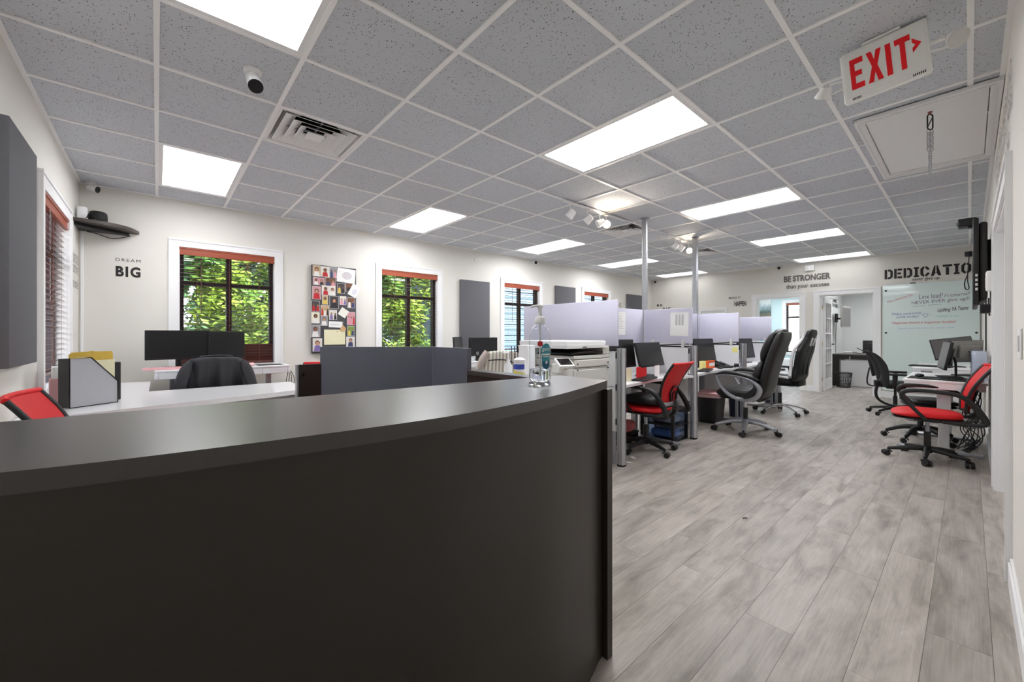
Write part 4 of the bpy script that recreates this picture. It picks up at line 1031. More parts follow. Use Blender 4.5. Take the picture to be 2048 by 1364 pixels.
MB().sweep([(-0.30, 0.20, 0.97), (-0.30, 0.27, 0.86), (-0.27, 0.31, 0.72), (-0.25, 0.30, 0.62)], (1, 0, 0), [0.10, 0.12, 0.10, 0.07], [0.09, 0.10, 0.09, 0.05], n=12, smooth=5).build('blanket_end', m_st2, bl, 70)
# ------------------------------------------------------------------ cubicle cluster
PX = [3.22, 4.69, 6.26, 7.80]
YF, YS = 2.125, 2.77
PL_ = ['aluminium corner post at the copier end of the cubicles', 'aluminium post between the red chair and the leather chair', 'aluminium post behind the leather chair', 'aluminium post at the far end of the cubicles']
def post_section(r=0.042, n=72):
    pts = []
    for i in range(n):
        a = 2 * PI * i / n; g = (i % 12)
        rr = r if g not in (5, 6) else r * 0.78
        pts.append((rr * math.cos(a), rr * math.sin(a)))
    return pts
for x, lb in zip(PX, PL_):
    t = thing('partition_post', lb, 'post', (x, YF, 0), 0, 'aluminium partition posts')
    MB().prism(post_section(), 0.018, 1.084).build('post_shaft', m_alu, t, 25)
    MB().lathe([(0.036, 0), (0.042, 0.004), (0.042, 0.018)], n=24).build('foot_cap', m_rubber, t, 40)
    for z in (0.40, 0.72, 1.02): MB().rbox((-0.012, 0.036, z - 0.03), (0.012, 0.062, z + 0.03), 0.004, 1).build('panel_clip', m_dark, t)
def low_panel(label, a, b, z0=0.31, z1=1.062, name='partition_panel'):
    ax = abs(a[0] - b[0]) < 1e-6
    t = thing(name, label, 'partition', (min(a[0], b[0]), min(a[1], b[1]), 0), PI / 2 if ax else 0, 'low white cubicle partitions')
    L = abs(a[1] - b[1]) if ax else abs(a[0] - b[0])
    zm = 0.725
    MB().box((0.002, -0.014, z0), (L - 0.002, 0.014, zm - 0.003)).build('lower_panel', m_lam, t)
    MB().box((0.002, -0.014, zm + 0.003), (L - 0.002, 0.014, z1)).build('upper_panel', m_lam, t)
    MB().box((0.0, -0.017, z1), (L, 0.017, z1 + 0.014)).build('top_trim', m_dark, t)
    MB().box((0.05, -0.01, zm - 0.003), (L - 0.05, 0.01, zm + 0.003)).build('joint_strip', m_silver, t)
    MB().box((0.02, -0.02, 0.0), (0.05, 0.02, z0)).box((L - 0.05, -0.02, 0.0), (L - 0.02, 0.02, z0)).build('panel_foot', m_silver, t)
    return t
low_panel('white end partition between the copier and the first cubicle', (PX[0], YF + 0.055), (PX[0], 3.42))
low_panel('white divider beside the red cubicle chair, first of the row', (PX[1], YF + 0.055), (PX[1], YS - 0.02))
low_panel('white divider behind the leather chair with a yellow sticky note', (PX[2], YF + 0.055), (PX[2], YS - 0.02))
low_panel('white divider at the far end of the cubicles', (PX[3], YF + 0.055), (PX[3], YS - 0.02))
for i in range(3): low_panel(['white back partition of the first cubicle, behind two monitors', 'white back partition of the cubicle with orange boxes', 'white back partition of the furthest cubicle'][i], (PX[i] + 0.02, YS), (PX[i + 1] - 0.02, YS))
def felt(label, a, b, z0=1.105, z1=1.54):
    ax = abs(a[0] - b[0]) < 1e-6
    t = thing('privacy_screen', label, 'screen', (min(a[0], b[0]), min(a[1], b[1]), 0), PI / 2 if ax else 0, 'lavender felt privacy screens')
    L = abs(a[1] - b[1]) if ax else abs(a[0] - b[0])
    MB().rbox((0, -0.010, z0), (L, 0.010, z1), 0.006, 2).build('felt_panel', m_lav, t, 50)
    for u in (L * 0.18, L * 0.82):
        c = MB().rbox((u - 0.018, -0.024, z0 - 0.045), (u + 0.018, -0.0105, z0 + 0.045), 0.004, 1).rbox((u - 0.018, 0.0105, z0 - 0.045), (u + 0.018, 0.024, z0 + 0.045), 0.004, 1); c.build('clamp', m_grey, t)
    return t
felt('large lavender screen above the copier, nearest of its kind', (PX[0], YF + 0.035), (PX[0], 3.44))
felt('lavender screen with a white notice, left of the divider behind the first cubicle', (PX[0] + 0.03, YS), (PX[1] - 0.03, YS), z1=1.53)
felt('lavender screen with a calendar sheet between the two steel poles', (PX[1], YF + 0.01), (PX[1], YS - 0.03), z1=1.525)
felt('lavender screen at the back of the cubicle with orange boxes', (PX[1] + 0.03, YS), (PX[2] - 0.03, YS), z1=1.53)
felt('lavender screen right of the second steel pole, above the yellow note', (PX[2], YF + 0.06), (PX[2], YS - 0.03), z1=1.525)
felt('lavender screen at the back of the furthest cubicle', (PX[2] + 0.03, YS), (PX[3] - 0.03, YS), z1=1.53)
felt('furthest lavender screen, beside the left doorway', (PX[3], YF + 0.09), (PX[3], YS - 0.06), z1=1.515)
# papers pinned on the screens
def sheet(name, label, cat, T, w, h, lines, cols=None, tilt=0.0):
    o = thing(name, label, cat); o.matrix_world = T @ Matrix.Rotation(tilt, 4, 'Z')
    MB().box((0, 0, 0.0), (w, h, 0.0012)).build('sheet', m_paper, o)
    mb = MB()
    for (a, b, c, d) in lines: mb.box((a * w, b * h, 0.0012), (c * w, d * h, 0.0018))
    if lines: mb.build('printed_lines', m_print, o)
    return o
ln = [(0.12, 0.92 - 0.07 * i, 0.12 + random.uniform(0.45, 0.8), 0.93 - 0.07 * i) for i in range(10)]
sheet('notice', 'white printed notice on the lavender screen by the copier', 'notice', frame((4.06, YS - 0.0105, 1.21), (1, 0, 0), UP, (0, -1, 0)), 0.20, 0.275, ln, tilt=R(-1))
ln = [(0.28 + 0.17 * c, 0.88 - 0.028 * i, 0.40 + 0.17 * c, 0.895 - 0.028 * i) for c in range(3) for i in range(16)] + [(0.25, 0.93, 0.75, 0.94)]
sheet('calendar_sheet', 'white tabular sheet on the lavender screen left of the second pole', 'notice', F_far(2.405, 1.20, PX[1] - 0.0105), 0.222, 0.28, ln, tilt=R(-1.5))
sheet('sticky_note', 'yellow sticky note on the white divider by the leather chair', 'note', F_far(2.27, 0.955, PX[2] - 0.0145), 0.075, 0.075, [])
for b in D.objects: pass
D.objects['sticky_note'].children[0].data.materials[0] = m_sticky
# worksurfaces
for i, lb in enumerate(['white curved cubicle desk in front of the red chair', 'white curved cubicle desk in front of the leather chair', 'white cubicle desk in front of the gaming chair']):
    a, b = PX[i] + 0.02, PX[i + 1] - 0.02
    t = thing('cubicle_desk', lb, 'desk', (0, 0, 0), 0, 'white cubicle desks')
    fr = [tuple(p)[:2] for p in catmull([Vector((a, YF + 0.0, 0)), Vector((a + 0.35, YF + 0.035, 0)), Vector(((a + b) / 2, YF + 0.075, 0)), Vector((b - 0.35, YF + 0.035, 0)), Vector((b, YF - 0.02, 0))], 6)]
    MB().prism(fr + [(b, YS - 0.018), (a, YS - 0.018)], 0.713, 0.740).build('desktop', m_lam, t, 30)
    for x, s in ((a + 0.004, 1), (b - 0.004, -1)):
        mb = MB(); mb.T = Matrix.Translation((x, 0, 0)) @ Matrix.Rotation(PI / 2, 4, 'Z') @ Matrix.Rotation(PI / 2, 4, 'X')
        mb.prism([(YF + 0.10, 0.712), (YF + 0.50, 0.712), (YF + 0.50, 0.695), (YF + 0.13, 0.695), (YF + 0.08, 0.56), (YF + 0.065, 0.56)], -0.003, 0.003); mb.build('bracket', m_grey, t)
    MB().rbox((b - (0.44 if i == 0 else 0.18), YF - 0.03, 0.0), (b - (0.36 if i == 0 else 0.10), YS - 0.10, 0.03), 0.006, 1).build('foot_bar', m_silver, t)
    MB().box((b - (0.425 if i == 0 else 0.165), YS - 0.16, 0.03), (b - (0.375 if i == 0 else 0.115), YS - 0.10, 0.712)).build('leg', m_silver, t)
# steel poles
t = thing('steel_pole', 'round grey steel pole from ceiling, left of the two', 'pole', (4.83, 2.832, 0)); MB().cyl((0, 0, 0.012), (0, 0, H - 0.012), 0.036, n=28).build('pole_shaft', m_galv, t, 40); MB().cyl((0, 0, H - 0.012), (0, 0, H + 0.002), 0.052, n=28).build('ceiling_collar', m_galv, t, 40); MB().cyl((0, 0, 0), (0, 0, 0.012), 0.055, n=24).build('floor_flange', m_galv, t, 40)
t = thing('steel_pole', 'streaked steel pole from ceiling, right of the two', 'pole', (6.375, 2.862, 0)); MB().rbox((-0.036, -0.036, 0.012), (0.036, 0.036, H - 0.01), 0.008, 2).build('pole_shaft', M('streaked_steel', (158, 160, 164), 0.45, 0.6, var=0.35, scale=9, stretch=(1, 1, 0.25)), t, 40); MB().rbox((-0.045, -0.045, H - 0.01), (0.045, 0.045, H + 0.002), 0.004, 1).build('ceiling_collar', m_galv, t, 40); MB().cyl((0, 0, 0), (0, 0, 0.012), 0.055, n=24).build('floor_flange', m_galv, t, 40)

# ------------------------------------------------------------------ monitors, keyboards, small desk things
def monitor(label, loc, rz, w, h, zc, desk_z, tilt=8, back=None, stand='plate', roll=0, group=None, base=True, front=None):
    t = thing('monitor', label, 'monitor', (loc[0], loc[1], desk_z), rz, group)
    zc = zc - desk_z
    hd = D.objects.new('display', None); C.objects.link(hd); hd.parent = t; hd.location = (0, 0, zc); hd.rotation_euler = (R(-tilt), R(roll), 0)
    MB().rbox((-w / 2, -0.008, -h / 2), (w / 2, 0.018, h / 2), 0.005, 2).build('bezel', m_black, hd, 40)
    MB().rbox((-w * 0.30, 0.0185, -h * 0.32), (w * 0.30, 0.05, h * 0.30), 0.02, 2).build('back_cover', back or m_black, hd, 40)
    if back: MB().box((-w / 2 + 0.004, 0.018, -h / 2 + 0.004), (w / 2 - 0.004, 0.0195, h / 2 - 0.004)).build('back_plate', back, hd)
    MB().box((-w / 2 + 0.008, -0.0095, -h / 2 + 0.02), (w / 2 - 0.008, -0.008, h / 2 - 0.008)).build('screen', front or m_screen, hd)
    MB().sweep([(0, 0.05, zc), (0, 0.08, zc - 0.05), (0, 0.085, 0.012)], (1, 0, 0), [0.06, 0.05, 0.05], 0.02, n=10, smooth=3).build('stand_neck', m_black, t, 50)
    if base: MB().rbox((-0.11, -0.06, 0), (0.11, 0.13, 0.012), 0.005, 2).build('stand_base', m_black, t, 40)
    return t
monitor('black monitor nearest the copier in the first cubicle', (3.77, 2.50), R(0), 0.54, 0.31, 1.005, 0.741, group=None)
monitor('black tilted monitor behind the red cubicle chair', (4.24, 2.42), R(4), 0.60, 0.28, 0.985, 0.741, tilt=14)
monitor('black monitor above the orange boxes in the second cubicle', (5.87, 2.50), R(-4), 0.56, 0.34, 0.985, 0.741, tilt=10)
monitor('black monitor in the furthest cubicle, left of the leather chair back', (7.42, 2.48), R(-4), 0.56, 0.33, 0.98, 0.741, tilt=10)
monitor('wide black monitor, left half of the pair before the first window', (0.17, 5.50), R(0), 0.53, 0.305, 1.105, 0.861, tilt=0)
monitor('wide black monitor, right half of the pair before the first window', (0.60, 5.46), R(3), 0.33, 0.30, 1.10, 0.861, tilt=0, base=False)
D.objects['monitor.005'].location.x = 0.585
monitor('small black monitor turned aside, left of the pair by the second window desk', (3.69, 5.52), R(38), 0.42, 0.25, 1.045, 0.781, tilt=4)
monitor('wide black monitor under the grey wall panel at the second window desk', (4.18, 5.48), R(0), 0.60, 0.31, 1.005, 0.781, tilt=0)
m_sheenscreen = M('grey_lit_screen', (92, 90, 90), 0.35)  # even grey stands for the lit room reflected in a dark screen
monitor('grey tilted monitor on the far right desk, before the whiteboard', (8.30, 0.15), R(-70), 0.42, 0.30, 1.02, 0.761, tilt=16, roll=-8, front=m_sheenscreen)
monitor('dark monitor seen almost edge on, on the near right desk', (6.44, 0.18), R(-172), 0.48, 0.30, 0.985, 0.751, tilt=10, front=m_sheenscreen)
monitor('grey-backed monitor on a black stand on the near right desk', (6.84, 0.035), R(148), 0.46, 0.245, 1.025, 0.751, tilt=4, back=m_steelgrey)
def keyboard(label, loc, rz, z, mat=None, keymat=None):
    t = thing('keyboard', label, 'keyboard', (loc[0], loc[1], z + 0.001), rz, None)
    MB().rbox((-0.21, -0.065, 0), (0.21, 0.065, 0.016), 0.005, 1).build('keyboard_body', mat or m_black, t, 40)
    mb = MB()
    for r in range(5):
        for k in range(17): mb.box((-0.20 + k * 0.0237, -0.056 + r * 0.0225, 0.0165), (-0.20 + k * 0.0237 + 0.019, -0.056 + r * 0.0225 + 0.018, 0.022))
    stuff(mb.build('keys', keymat or m_dark, t))
    return t
def mouse(label, loc, rz, z, mat=None):
    t = thing('mouse', label, 'mouse', (loc[0], loc[1], z + 0.001), rz)
    MB().sweep([(-0.055, 0, 0.012), (-0.03, 0, 0.019), (0.02, 0, 0.018), (0.055, 0, 0.010)], (0, 1, 0), [0.04, 0.062, 0.06, 0.04], [0.016, 0.034, 0.03, 0.014], n=14, smooth=4).build('mouse_body', mat or m_black, t, 60)
    MB().cyl((0.03, -0.004, 0.031), (0.03, 0.004, 0.031), 0.006, n=10).build('scroll_wheel', m_dark, t)
    return t
keyboard('black keyboard on the first cubicle desk behind the red chair', (3.84, 2.25), R(10), 0.740)
mouse('black mouse at the right of the first cubicle desk', (4.45, 2.24), R(100), 0.740)
t = thing('mouse_pad', 'dark mouse mat at the right of the first cubicle desk', 'mouse mat', (4.45, 2.24, 0.7405), R(10)); MB().rbox((-0.11, -0.09, 0), (0.11, 0.09, 0.001), 0.0004, 1).build('mat', m_rubber, t); D.objects['mouse'].location.z = 0.743
MB().rbox((-0.109, -0.089, 0.001), (0.109, 0.089, 0.0012), 0.0001, 1).build('mat_surface', m_fabblack, t)
t = thing('letter_tray', 'red standing file behind the first cubicle keyboard', 'file', (3.985, 2.375, 0.741), R(8)); MB().rbox((-0.12, -0.01, 0), (0.12, 0.01, 0.12), 0.003, 1).build('file_back', m_red, t); MB().rbox((-0.12, -0.05, 0), (0.12, -0.01, 0.01), 0.002, 1).build('file_base', m_red, t)
for k, (x, lb, mt, hh) in enumerate(((3.60, 'yellow note standing left on the first cubicle desk', m_cream, 0.13), (4.15, 'white card standing behind the first cubicle keyboard', m_paper, 0.13))):
    t = thing('note_card', lb, 'card', (x, 2.285, 0.741), R(5)); MB().box((-0.06, 0, 0), (0.06, 0.002, hh)).build('card', mt, t); MB().box((-0.06, 0, 0), (0.06, 0.03, 0.002)).build('card_foot', mt, t)
keyboard('black keyboard on the second cubicle desk by the orange boxes', (5.33, 2.26), R(14), 0.740)
mouse('black mouse in the middle of the second cubicle desk', (5.78, 2.26), R(40), 0.740)
for k, (x, y, lb, mt, w, h) in enumerate(((5.32, 2.48, 'orange box left under the second cubicle monitor', m_orange, 0.10, 0.10), (5.56, 2.37, 'yellow note pad standing between the orange boxes', m_sticky, 0.10, 0.11), (5.80, 2.37, 'orange box right under the second cubicle monitor', m_orange, 0.20, 0.11))):
    t = thing('desk_box', lb, 'box', (x, y, 0.741), 0); MB().rbox((-w / 2, 0, 0), (w / 2, 0.05, h), 0.004, 1).build('box_body', mt, t); MB().box((-w / 2 + 0.01, -0.001, h * 0.3), (w / 2 - 0.01, 0.0, h * 0.7)).build('box_label', m_paper if k == 2 else mt, t)
def phone(label, loc, rz, z):
    t = thing('desk_phone', label, 'telephone', (loc[0], loc[1], z + 0.001), rz)
    mb = MB(); mb.T = Matrix.Rotation(PI / 2, 4, 'Z') @ Matrix.Rotation(PI / 2, 4, 'X'); mb.prism([(-0.1, 0), (0.1, 0), (0.1, 0.08), (-0.1, 0.02)], -0.09, 0.09); mb.build('phone_base', m_black, t)
    MB().sweep([(-0.06, -0.09, 0.05), (-0.06, -0.05, 0.06), (-0.06, 0.05, 0.09), (-0.06, 0.10, 0.105)], (1, 0, 0), [0.05, 0.04, 0.04, 0.05], [0.04, 0.02, 0.02, 0.04], n=10, smooth=3).build('handset', m_blackg, t, 50)
    return t
phone('black desk phone at the right of the second cubicle desk', (6.04, 2.33), R(-20), 0.740)
t = thing('headset', 'black headset lying beside the second cubicle phone', 'headset', (6.15, 2.21, 0.745), R(20)); MB().tube([(0.08 * math.cos(a), 0.07 * math.sin(a), 0.012) for a in [R(-20 + 22 * i) for i in range(11)]], 0.007, 6).build('headband', m_black, t, 60); MB().cyl((0.075, -0.03, 0.016), (0.075, -0.03, 0.05), 0.03, n=16).cyl((-0.075, -0.03, 0.016), (-0.075, -0.03, 0.05), 0.03, n=16).build('ear_pad', m_black, t, 40)
keyboard('black keyboard on the furthest cubicle desk', (7.55, 2.24), R(8), 0.740)
m_bluestuff = M('pale_blue_content', (140, 172, 218), 0.6, var=0.2, scale=16)
# under the cubicle desks
t = thing('drawer_tower', 'clear blue plastic drawers in a black frame under the first cubicle desk', 'storage drawers', (4.49, 2.28, 0), 0)
mb = MB()
for (x, y) in ((-0.17, -0.10), (0.15, -0.10), (-0.17, 0.28), (0.15, 0.28)): mb.box((x, y, 0.0), (x + 0.03, y + 0.03, 0.36))
for z in (0.0, 0.17, 0.345): mb.box((-0.17, -0.10, z), (0.18, 0.31, z + 0.018))
mb.build('drawer_frame', m_black, t)
for z in (0.022, 0.192):
    d = MB().rbox((-0.135, -0.108, z), (0.145, 0.28, z + 0.14), 0.008, 1).build('drawer', m_bluebin, t); MB().rbox((-0.05, -0.122, z + 0.09), (0.06, -0.108, z + 0.11), 0.003, 1).build('drawer_handle', m_bluebin, d)
    MB().rbox((-0.11, -0.06, z + 0.008), (0.10, 0.22, z + 0.09), 0.02, 1).build('drawer_content', m_bluestuff if z < 0.1 else m_grey, d)
t = thing('power_strip', 'white power strip with cords under the first cubicle desk', 'power strip', (3.46, 2.64, 0.0), R(8)); MB().rbox((-0.16, -0.025, 0), (0.16, 0.025, 0.03), 0.005, 1).build('strip_body', m_grey, t)
mb = MB()
for i in range(5): mb.tube([(-0.12 + i * 0.06, 0, 0.03), (-0.1 + i * 0.05, -0.05, 0.09), (-0.02 + i * 0.03, -0.12 - 0.02 * i, 0.04), (0.1 * math.sin(i * 2), -0.18, 0.008), (0.15 * math.cos(i), 0.1, 0.02 + 0.1 * (i % 2)), (0.1 - 0.05 * i, 0.2, 0.35)], 0.004, 5, smooth=5)
mb.build('cords', m_cable, t, 60)
t = thing('pink_bag', 'pink pouch lying on the footrest under the first cubicle desk', 'bag', (4.05, 2.60, 0.105), R(12)); MB().sweep([(-0.14, 0, 0.03), (-0.07, 0, 0.06), (0.05, 0, 0.065), (0.14, 0, 0.035)], (0, 1, 0), [0.09, 0.17, 0.17, 0.09], [0.04, 0.12, 0.12, 0.05], n=16, smooth=4).build('pouch', M('pink_cloth', (196, 104, 108), 0.8, bump=0.3, bscale=60), t, 60); MB().tube([(-0.15, 0.02, 0.06), (0.0, 0.02, 0.13), (0.15, 0.02, 0.06)], 0.004, 6, smooth=4).build('zip', m_dark, t)
t = thing('footrest', 'dark footrest under the first cubicle desk', 'footrest', (4.05, 2.60, 0.0), R(12)); MB().rbox((-0.13, -0.10, 0.085), (0.13, 0.10, 0.104), 0.006, 1).build('foot_plate', m_dark, t); MB().box((-0.12, -0.09, 0), (-0.10, 0.09, 0.085)).box((0.10, -0.09, 0), (0.12, 0.09, 0.085)).build('foot_frame', m_black, t)
def bin_(name, label, loc, r0, r1, h, mat, rz=0, sq=False):
    t = thing(name, label, 'waste bin', (loc[0], loc[1], 0), rz)
    n = 28; p = 6 if sq else 2
    def ring(r, z): return [(r * math.copysign(abs(math.cos(2 * PI * (i + .5) / n)) ** (2 / p), math.cos(2 * PI * (i + .5) / n)), r * 0.72 * math.copysign(abs(math.sin(2 * PI * (i + .5) / n)) ** (2 / p), math.sin(2 * PI * (i + .5) / n)) if sq else r * math.sin(2 * PI * (i + .5) / n), z) for i in range(n)]
    MB().loft([ring(r0 - 0.006, 0.006), ring(r1 - 0.006, h), ring(r1, h), ring(r0, 0.0)], cap=True).build('bin_body', mat, t, 40)
    MB().loft([ring(r1 + 0.006, h - 0.012), ring(r1 + 0.006, h + 0.006), ring(r1 - 0.008, h + 0.006), ring(r1 - 0.008, h - 0.012)], closed=True).build('bin_rim', mat, t, 40)
    return t
bin_('waste_bin', 'black waste bin under the second cubicle desk', (5.83, 2.40), 0.17, 0.20, 0.36, m_black, sq=True)
bin_('waste_bin', 'navy waste bin behind the leather chair base', (6.50, 2.30), 0.13, 0.16, 0.37, m_navy, R(20), sq=True)
bin_('waste_bin', 'navy waste bin behind the gaming chair base', (8.10, 2.30), 0.14, 0.17, 0.36, m_navy, R(20), sq=True)
t = thing('storage_tray', 'pink topped white tray on the black bin under the second desk', 'tray', (5.72, 2.34, 0.368), R(12)); MB().rbox((-0.22, -0.14, 0), (0.20, 0.14, 0.05), 0.008, 1).build('tray_body', M('pale_pink_tray', (208, 170, 172), 0.5), t); MB().rbox((-0.23, -0.15, 0.05), (0.21, 0.15, 0.065), 0.006, 1).build('tray_lid', m_pink, t)
t = thing('plastic_bag', 'crumpled clear plastic bag on the floor under the second cubicle desk', 'bag', (5.35, 2.56, 0.0), 0)
bm = bmesh.new(); bmesh.ops.create_icosphere(bm, subdivisions=3, radius=1.0); rr = random.Random(5); mb = MB(); mb.add([(v.co.x * 0.2 * (1 + rr.gauss(0, .10)), v.co.y * 0.15 * (1 + rr.gauss(0, .10)), max(0.002, 0.14 + v.co.z * 0.14 * (1 + rr.gauss(0, .12)))) for v in bm.verts], [[v.index for v in f.verts] for f in bm.faces]); bm.free(); mb.build('bag_film', m_bag, t); MB().rbox((-0.1, -0.07, 0.01), (0.08, 0.06, 0.14), 0.02, 1).build('bag_content', m_grey, t)
for k, (x, y, rz) in enumerate(((3.42, 2.26, 0.3), (3.52, 2.19, 1.1), (3.36, 2.14, 2.0))):  # sun patches on the floor, laid as thin white pieces
    t = thing('paper_scrap', ['small white paper scrap on the floor left of the first aluminium post', 'small white paper scrap on the floor by the red chair caster', 'small white paper scrap at the foot of the first aluminium post'][k], 'paper', (x, y, 0.0006), rz, 'paper scraps by the first post'); MB().prism([(-0.04, -0.015), (0.03, -0.02), (0.045, 0.01), (-0.02, 0.022)], 0, 0.001).build('scrap', m_paper, t)
t = thing('floor_scrap', 'tiny black scrap lying on the open floor', 'scrap', (2.915, 0.98, 0.0005), R(-35)); MB().sweep([(-0.016, 0, 0.002), (0, 0.002, 0.004), (0.016, 0, 0.002)], (0, 1, 0), 0.008, 0.004, n=8).build('scrap', m_black, t)

# ------------------------------------------------------------------ copier and the side table left of it
t = thing('copier', 'white floor-standing office copier beside the lavender screen', 'copier', (2.50, 2.16, 0), 0)
MB().rbox((0.0, 0.02, 0.05), (0.60, 0.62, 0.93), 0.012).build('copier_body', m_warmgrey, t, 40)
for z0, z1 in ((0.08, 0.24), (0.25, 0.42), (0.43, 0.60)):
    d = MB().rbox((0.03, 0.0, z0), (0.57, 0.03, z1 - 0.008), 0.006, 1).build('paper_drawer', m_warmgrey, t, 40); MB().rbox((0.22, -0.008, z1 - 0.06), (0.38, 0.004, z1 - 0.03), 0.004, 1).build('drawer_pull', m_dark, d)
MB().rbox((0.10, 0.004, 0.615), (0.54, 0.03, 0.915), 0.006, 1).build('front_door', m_grey, t, 40)
MB().rbox((0.11, 0.006, 0.935), (0.60, 0.62, 1.00), 0.008, 1).build('middle_section', m_warmgrey, t, 40)
MB().rbox((0.10, 0.012, 1.005), (0.60, 0.62, 1.035), 0.006, 1).build('exit_deck', m_warmgrey, t, 40)
MB().rbox((0.50, 0.012, 1.036), (0.60, 0.62, 1.112), 0.006, 1).build('right_column', m_warmgrey, t, 40)
MB().rbox((0.05, 0.46, 0.935), (0.50, 0.62, 1.112), 0.006, 1).build('rear_column', m_warmgrey, t, 40)
MB().sweep([(0.05, 0.20, 1.052), (0.22, 0.20, 1.060), (0.40, 0.20, 1.064), (0.50, 0.20, 1.056)], (0, 1, 0), 0.38, [0.01, 0.03, 0.03, 0.02], n=10, p=5, smooth=3).build('output_tray', m_blackg, t, 50)
MB().rbox((0.02, 0.02, 1.116), (0.56, 0.60, 1.160), 0.010).build('document_cover', m_white, t, 40)
MB().prism([(0.0, 0.0), (0.56, 0.0), (0.56, 0.60), (0.0, 0.60)], 1.098, 1.116).build('scanner_glass_frame', m_white, t)
MB().box((0.20, -0.003, 1.104), (0.25, 0.0, 1.112)).build('logo_plate', m_dark, t)
cp = D.objects.new('control_panel', None); C.objects.link(cp); cp.parent = t; cp.location = (-0.035, 0.0, 0.985); cp.rotation_euler = (R(30), 0, R(-20)); cp.scale = (0.62, 0.75, 1)
MB().rbox((-0.11, -0.08, -0.012), (0.11, 0.08, 0.012), 0.006).build('panel_body', m_white, cp, 40); MB().box((-0.09, -0.06, 0.0122), (0.09, 0.06, 0.0135)).build('touch_screen', m_blackg, cp)
MB().rbox((-0.06, 0.03, 0.90), (0.0, 0.12, 0.975), 0.01).build('panel_arm', m_warmgrey, t, 40)
for z in (0.915, 0.965): MB().cyl((0.565, 0.006, z), (0.565, 0.001, z), 0.006, n=10).cyl((0.14, 0.006, z), (0.14, 0.001, z), 0.006, n=10).build('screw_cover', m_dark, t)
for x in (0.06, 0.54):
    for y in (0.08, 0.56): MB().cyl((x, y, 0), (x, y, 0.05), 0.025, n=14).build('foot', m_rubber, t)
t = thing('side_table', 'small white side table beside the copier, behind the counter', 'table', (2.10, 2.30, 0), 0)
MB().rbox((-0.30, -0.22, 0.80), (0.32, 0.24, 0.83), 0.006, 1).build('table_top', m_lam, t)
for x in (-0.27, 0.29):
    for y in (-0.19, 0.21): MB().box((x - 0.02, y - 0.02, 0), (x + 0.02, y + 0.02, 0.80)).build('leg', m_lam, t)
t = thing('wipes_canister', 'yellow and blue labelled wipes canister behind the sanitizer bottle', 'canister', (2.02, 2.21, 0.831), R(-130))
MB().lathe([(0.040, 0), (0.043, 0.006), (0.043, 0.165), (0.040, 0.172)], n=28).build('canister_body', m_white, t, 40); MB().lathe([(0.043, 0.172), (0.044, 0.178), (0.044, 0.198), (0.03, 0.208), (0.012, 0.214), (0.012, 0.205)], n=28).build('canister_lid', m_white, t, 40)
def wrap(mb, r, a0, a1, z0, z1, n=14, slope=0.0):
    vs = []
    for i in range(n + 1):
        a = a0 + (a1 - a0) * i / n; f = i / n
        vs += [(r * math.cos(a), r * math.sin(a), z0), (r * math.cos(a), r * math.sin(a), z1 + slope * f)]
    mb.add(vs, [(2 * i, 2 * i + 2, 2 * i + 3, 2 * i + 1) for i in range(n)])
mb = MB(); wrap(mb, 0.0436, -1.6, 1.6, 0.05, 0.125, slope=-0.03); mb.build('label_yellow', M('yellow_label', (222, 208, 92), 0.5), t, 60, keep=True)
mb = MB(); wrap(mb, 0.0436, -1.6, 1.0, 0.128, 0.166); mb.build('label_blue', m_blue, t, 60, keep=True)
t = thing('dispenser_box', 'narrow white box standing beside the copier', 'box', (2.21, 2.33, 0.831), R(5)); MB().rbox((-0.045, -0.05, 0), (0.045, 0.05, 0.30), 0.008).build('box_body', m_white, t, 40); MB().rbox((-0.03, -0.0515, 0.05), (0.03, -0.05, 0.08), 0.0005, 1).build('box_slot', m_dark, t)
t = thing('pump_bottle', 'small white pump bottle behind the wipes canister', 'bottle', (2.04, 2.36, 0.831), R(180)); MB().lathe([(0.03, 0), (0.033, 0.01), (0.033, 0.14), (0.014, 0.17), (0.014, 0.19)], n=20).build('bottle_body', m_white, t, 40); MB().cyl((0, 0, 0.19), (0, 0, 0.24), 0.006, n=10).sweep([(-0.005, 0, 0.245), (0.05, 0, 0.243)], (0, 1, 0), 0.016, 0.012, n=8).build('pump', m_white, t, 40)
t = thing('file_rack', 'dark wire rack standing behind the white box beside the copier', 'rack', (2.26, 2.45, 0.831), R(0)); mb = MB()
for i in range(5): mb.tube([(-0.09 + i * 0.035, 0.02, 0), (-0.09 + i * 0.035, 0.02, 0.29), (-0.09 + i * 0.035, -0.02, 0.29), (-0.09 + i * 0.035, -0.02, 0)], 0.004, 6)
mb.build('rack_wire', m_dark, t, 40); MB().rbox((-0.10, -0.03, 0), (0.07, 0.03, 0.012), 0.003, 1).build('rack_base', m_dark, t)

# sanitizer bottle on the counter
t = thing('sanitizer_bottle', 'clear pump bottle of hand gel on the counter with a teal label', 'bottle', (1.085, 1.072, CT + 0.0005), R(-137))
rb = 0.0415
MB().lathe([(0.0, 0.002), (rb - 0.006, 0.0), (rb, 0.008), (rb, 0.158), (rb * 0.985, 0.170), (rb * 0.93, 0.182), (rb * 0.82, 0.193), (rb * 0.66, 0.202), (rb * 0.48, 0.208), (0.0165, 0.2115), (0.0165, 0.222)], n=40, cap=False).build('bottle_body', m_bottle, t, 50)
MB().lathe([(0.0, 0.003), (rb - 0.008, 0.002), (rb - 0.0015, 0.010), (rb - 0.0015, 0.044), (0.0, 0.044)], n=40, cap=False).build('gel', m_liquid, t, 50)
MB().lathe([(0.0185, 0.214), (0.0195, 0.217), (0.0195, 0.236), (0.016, 0.241), (0.008, 0.243), (0.0065, 0.262), (0.0085, 0.272), (0.0105, 0.281), (0.008, 0.283)], n=24).build('pump_collar', m_white, t, 50)
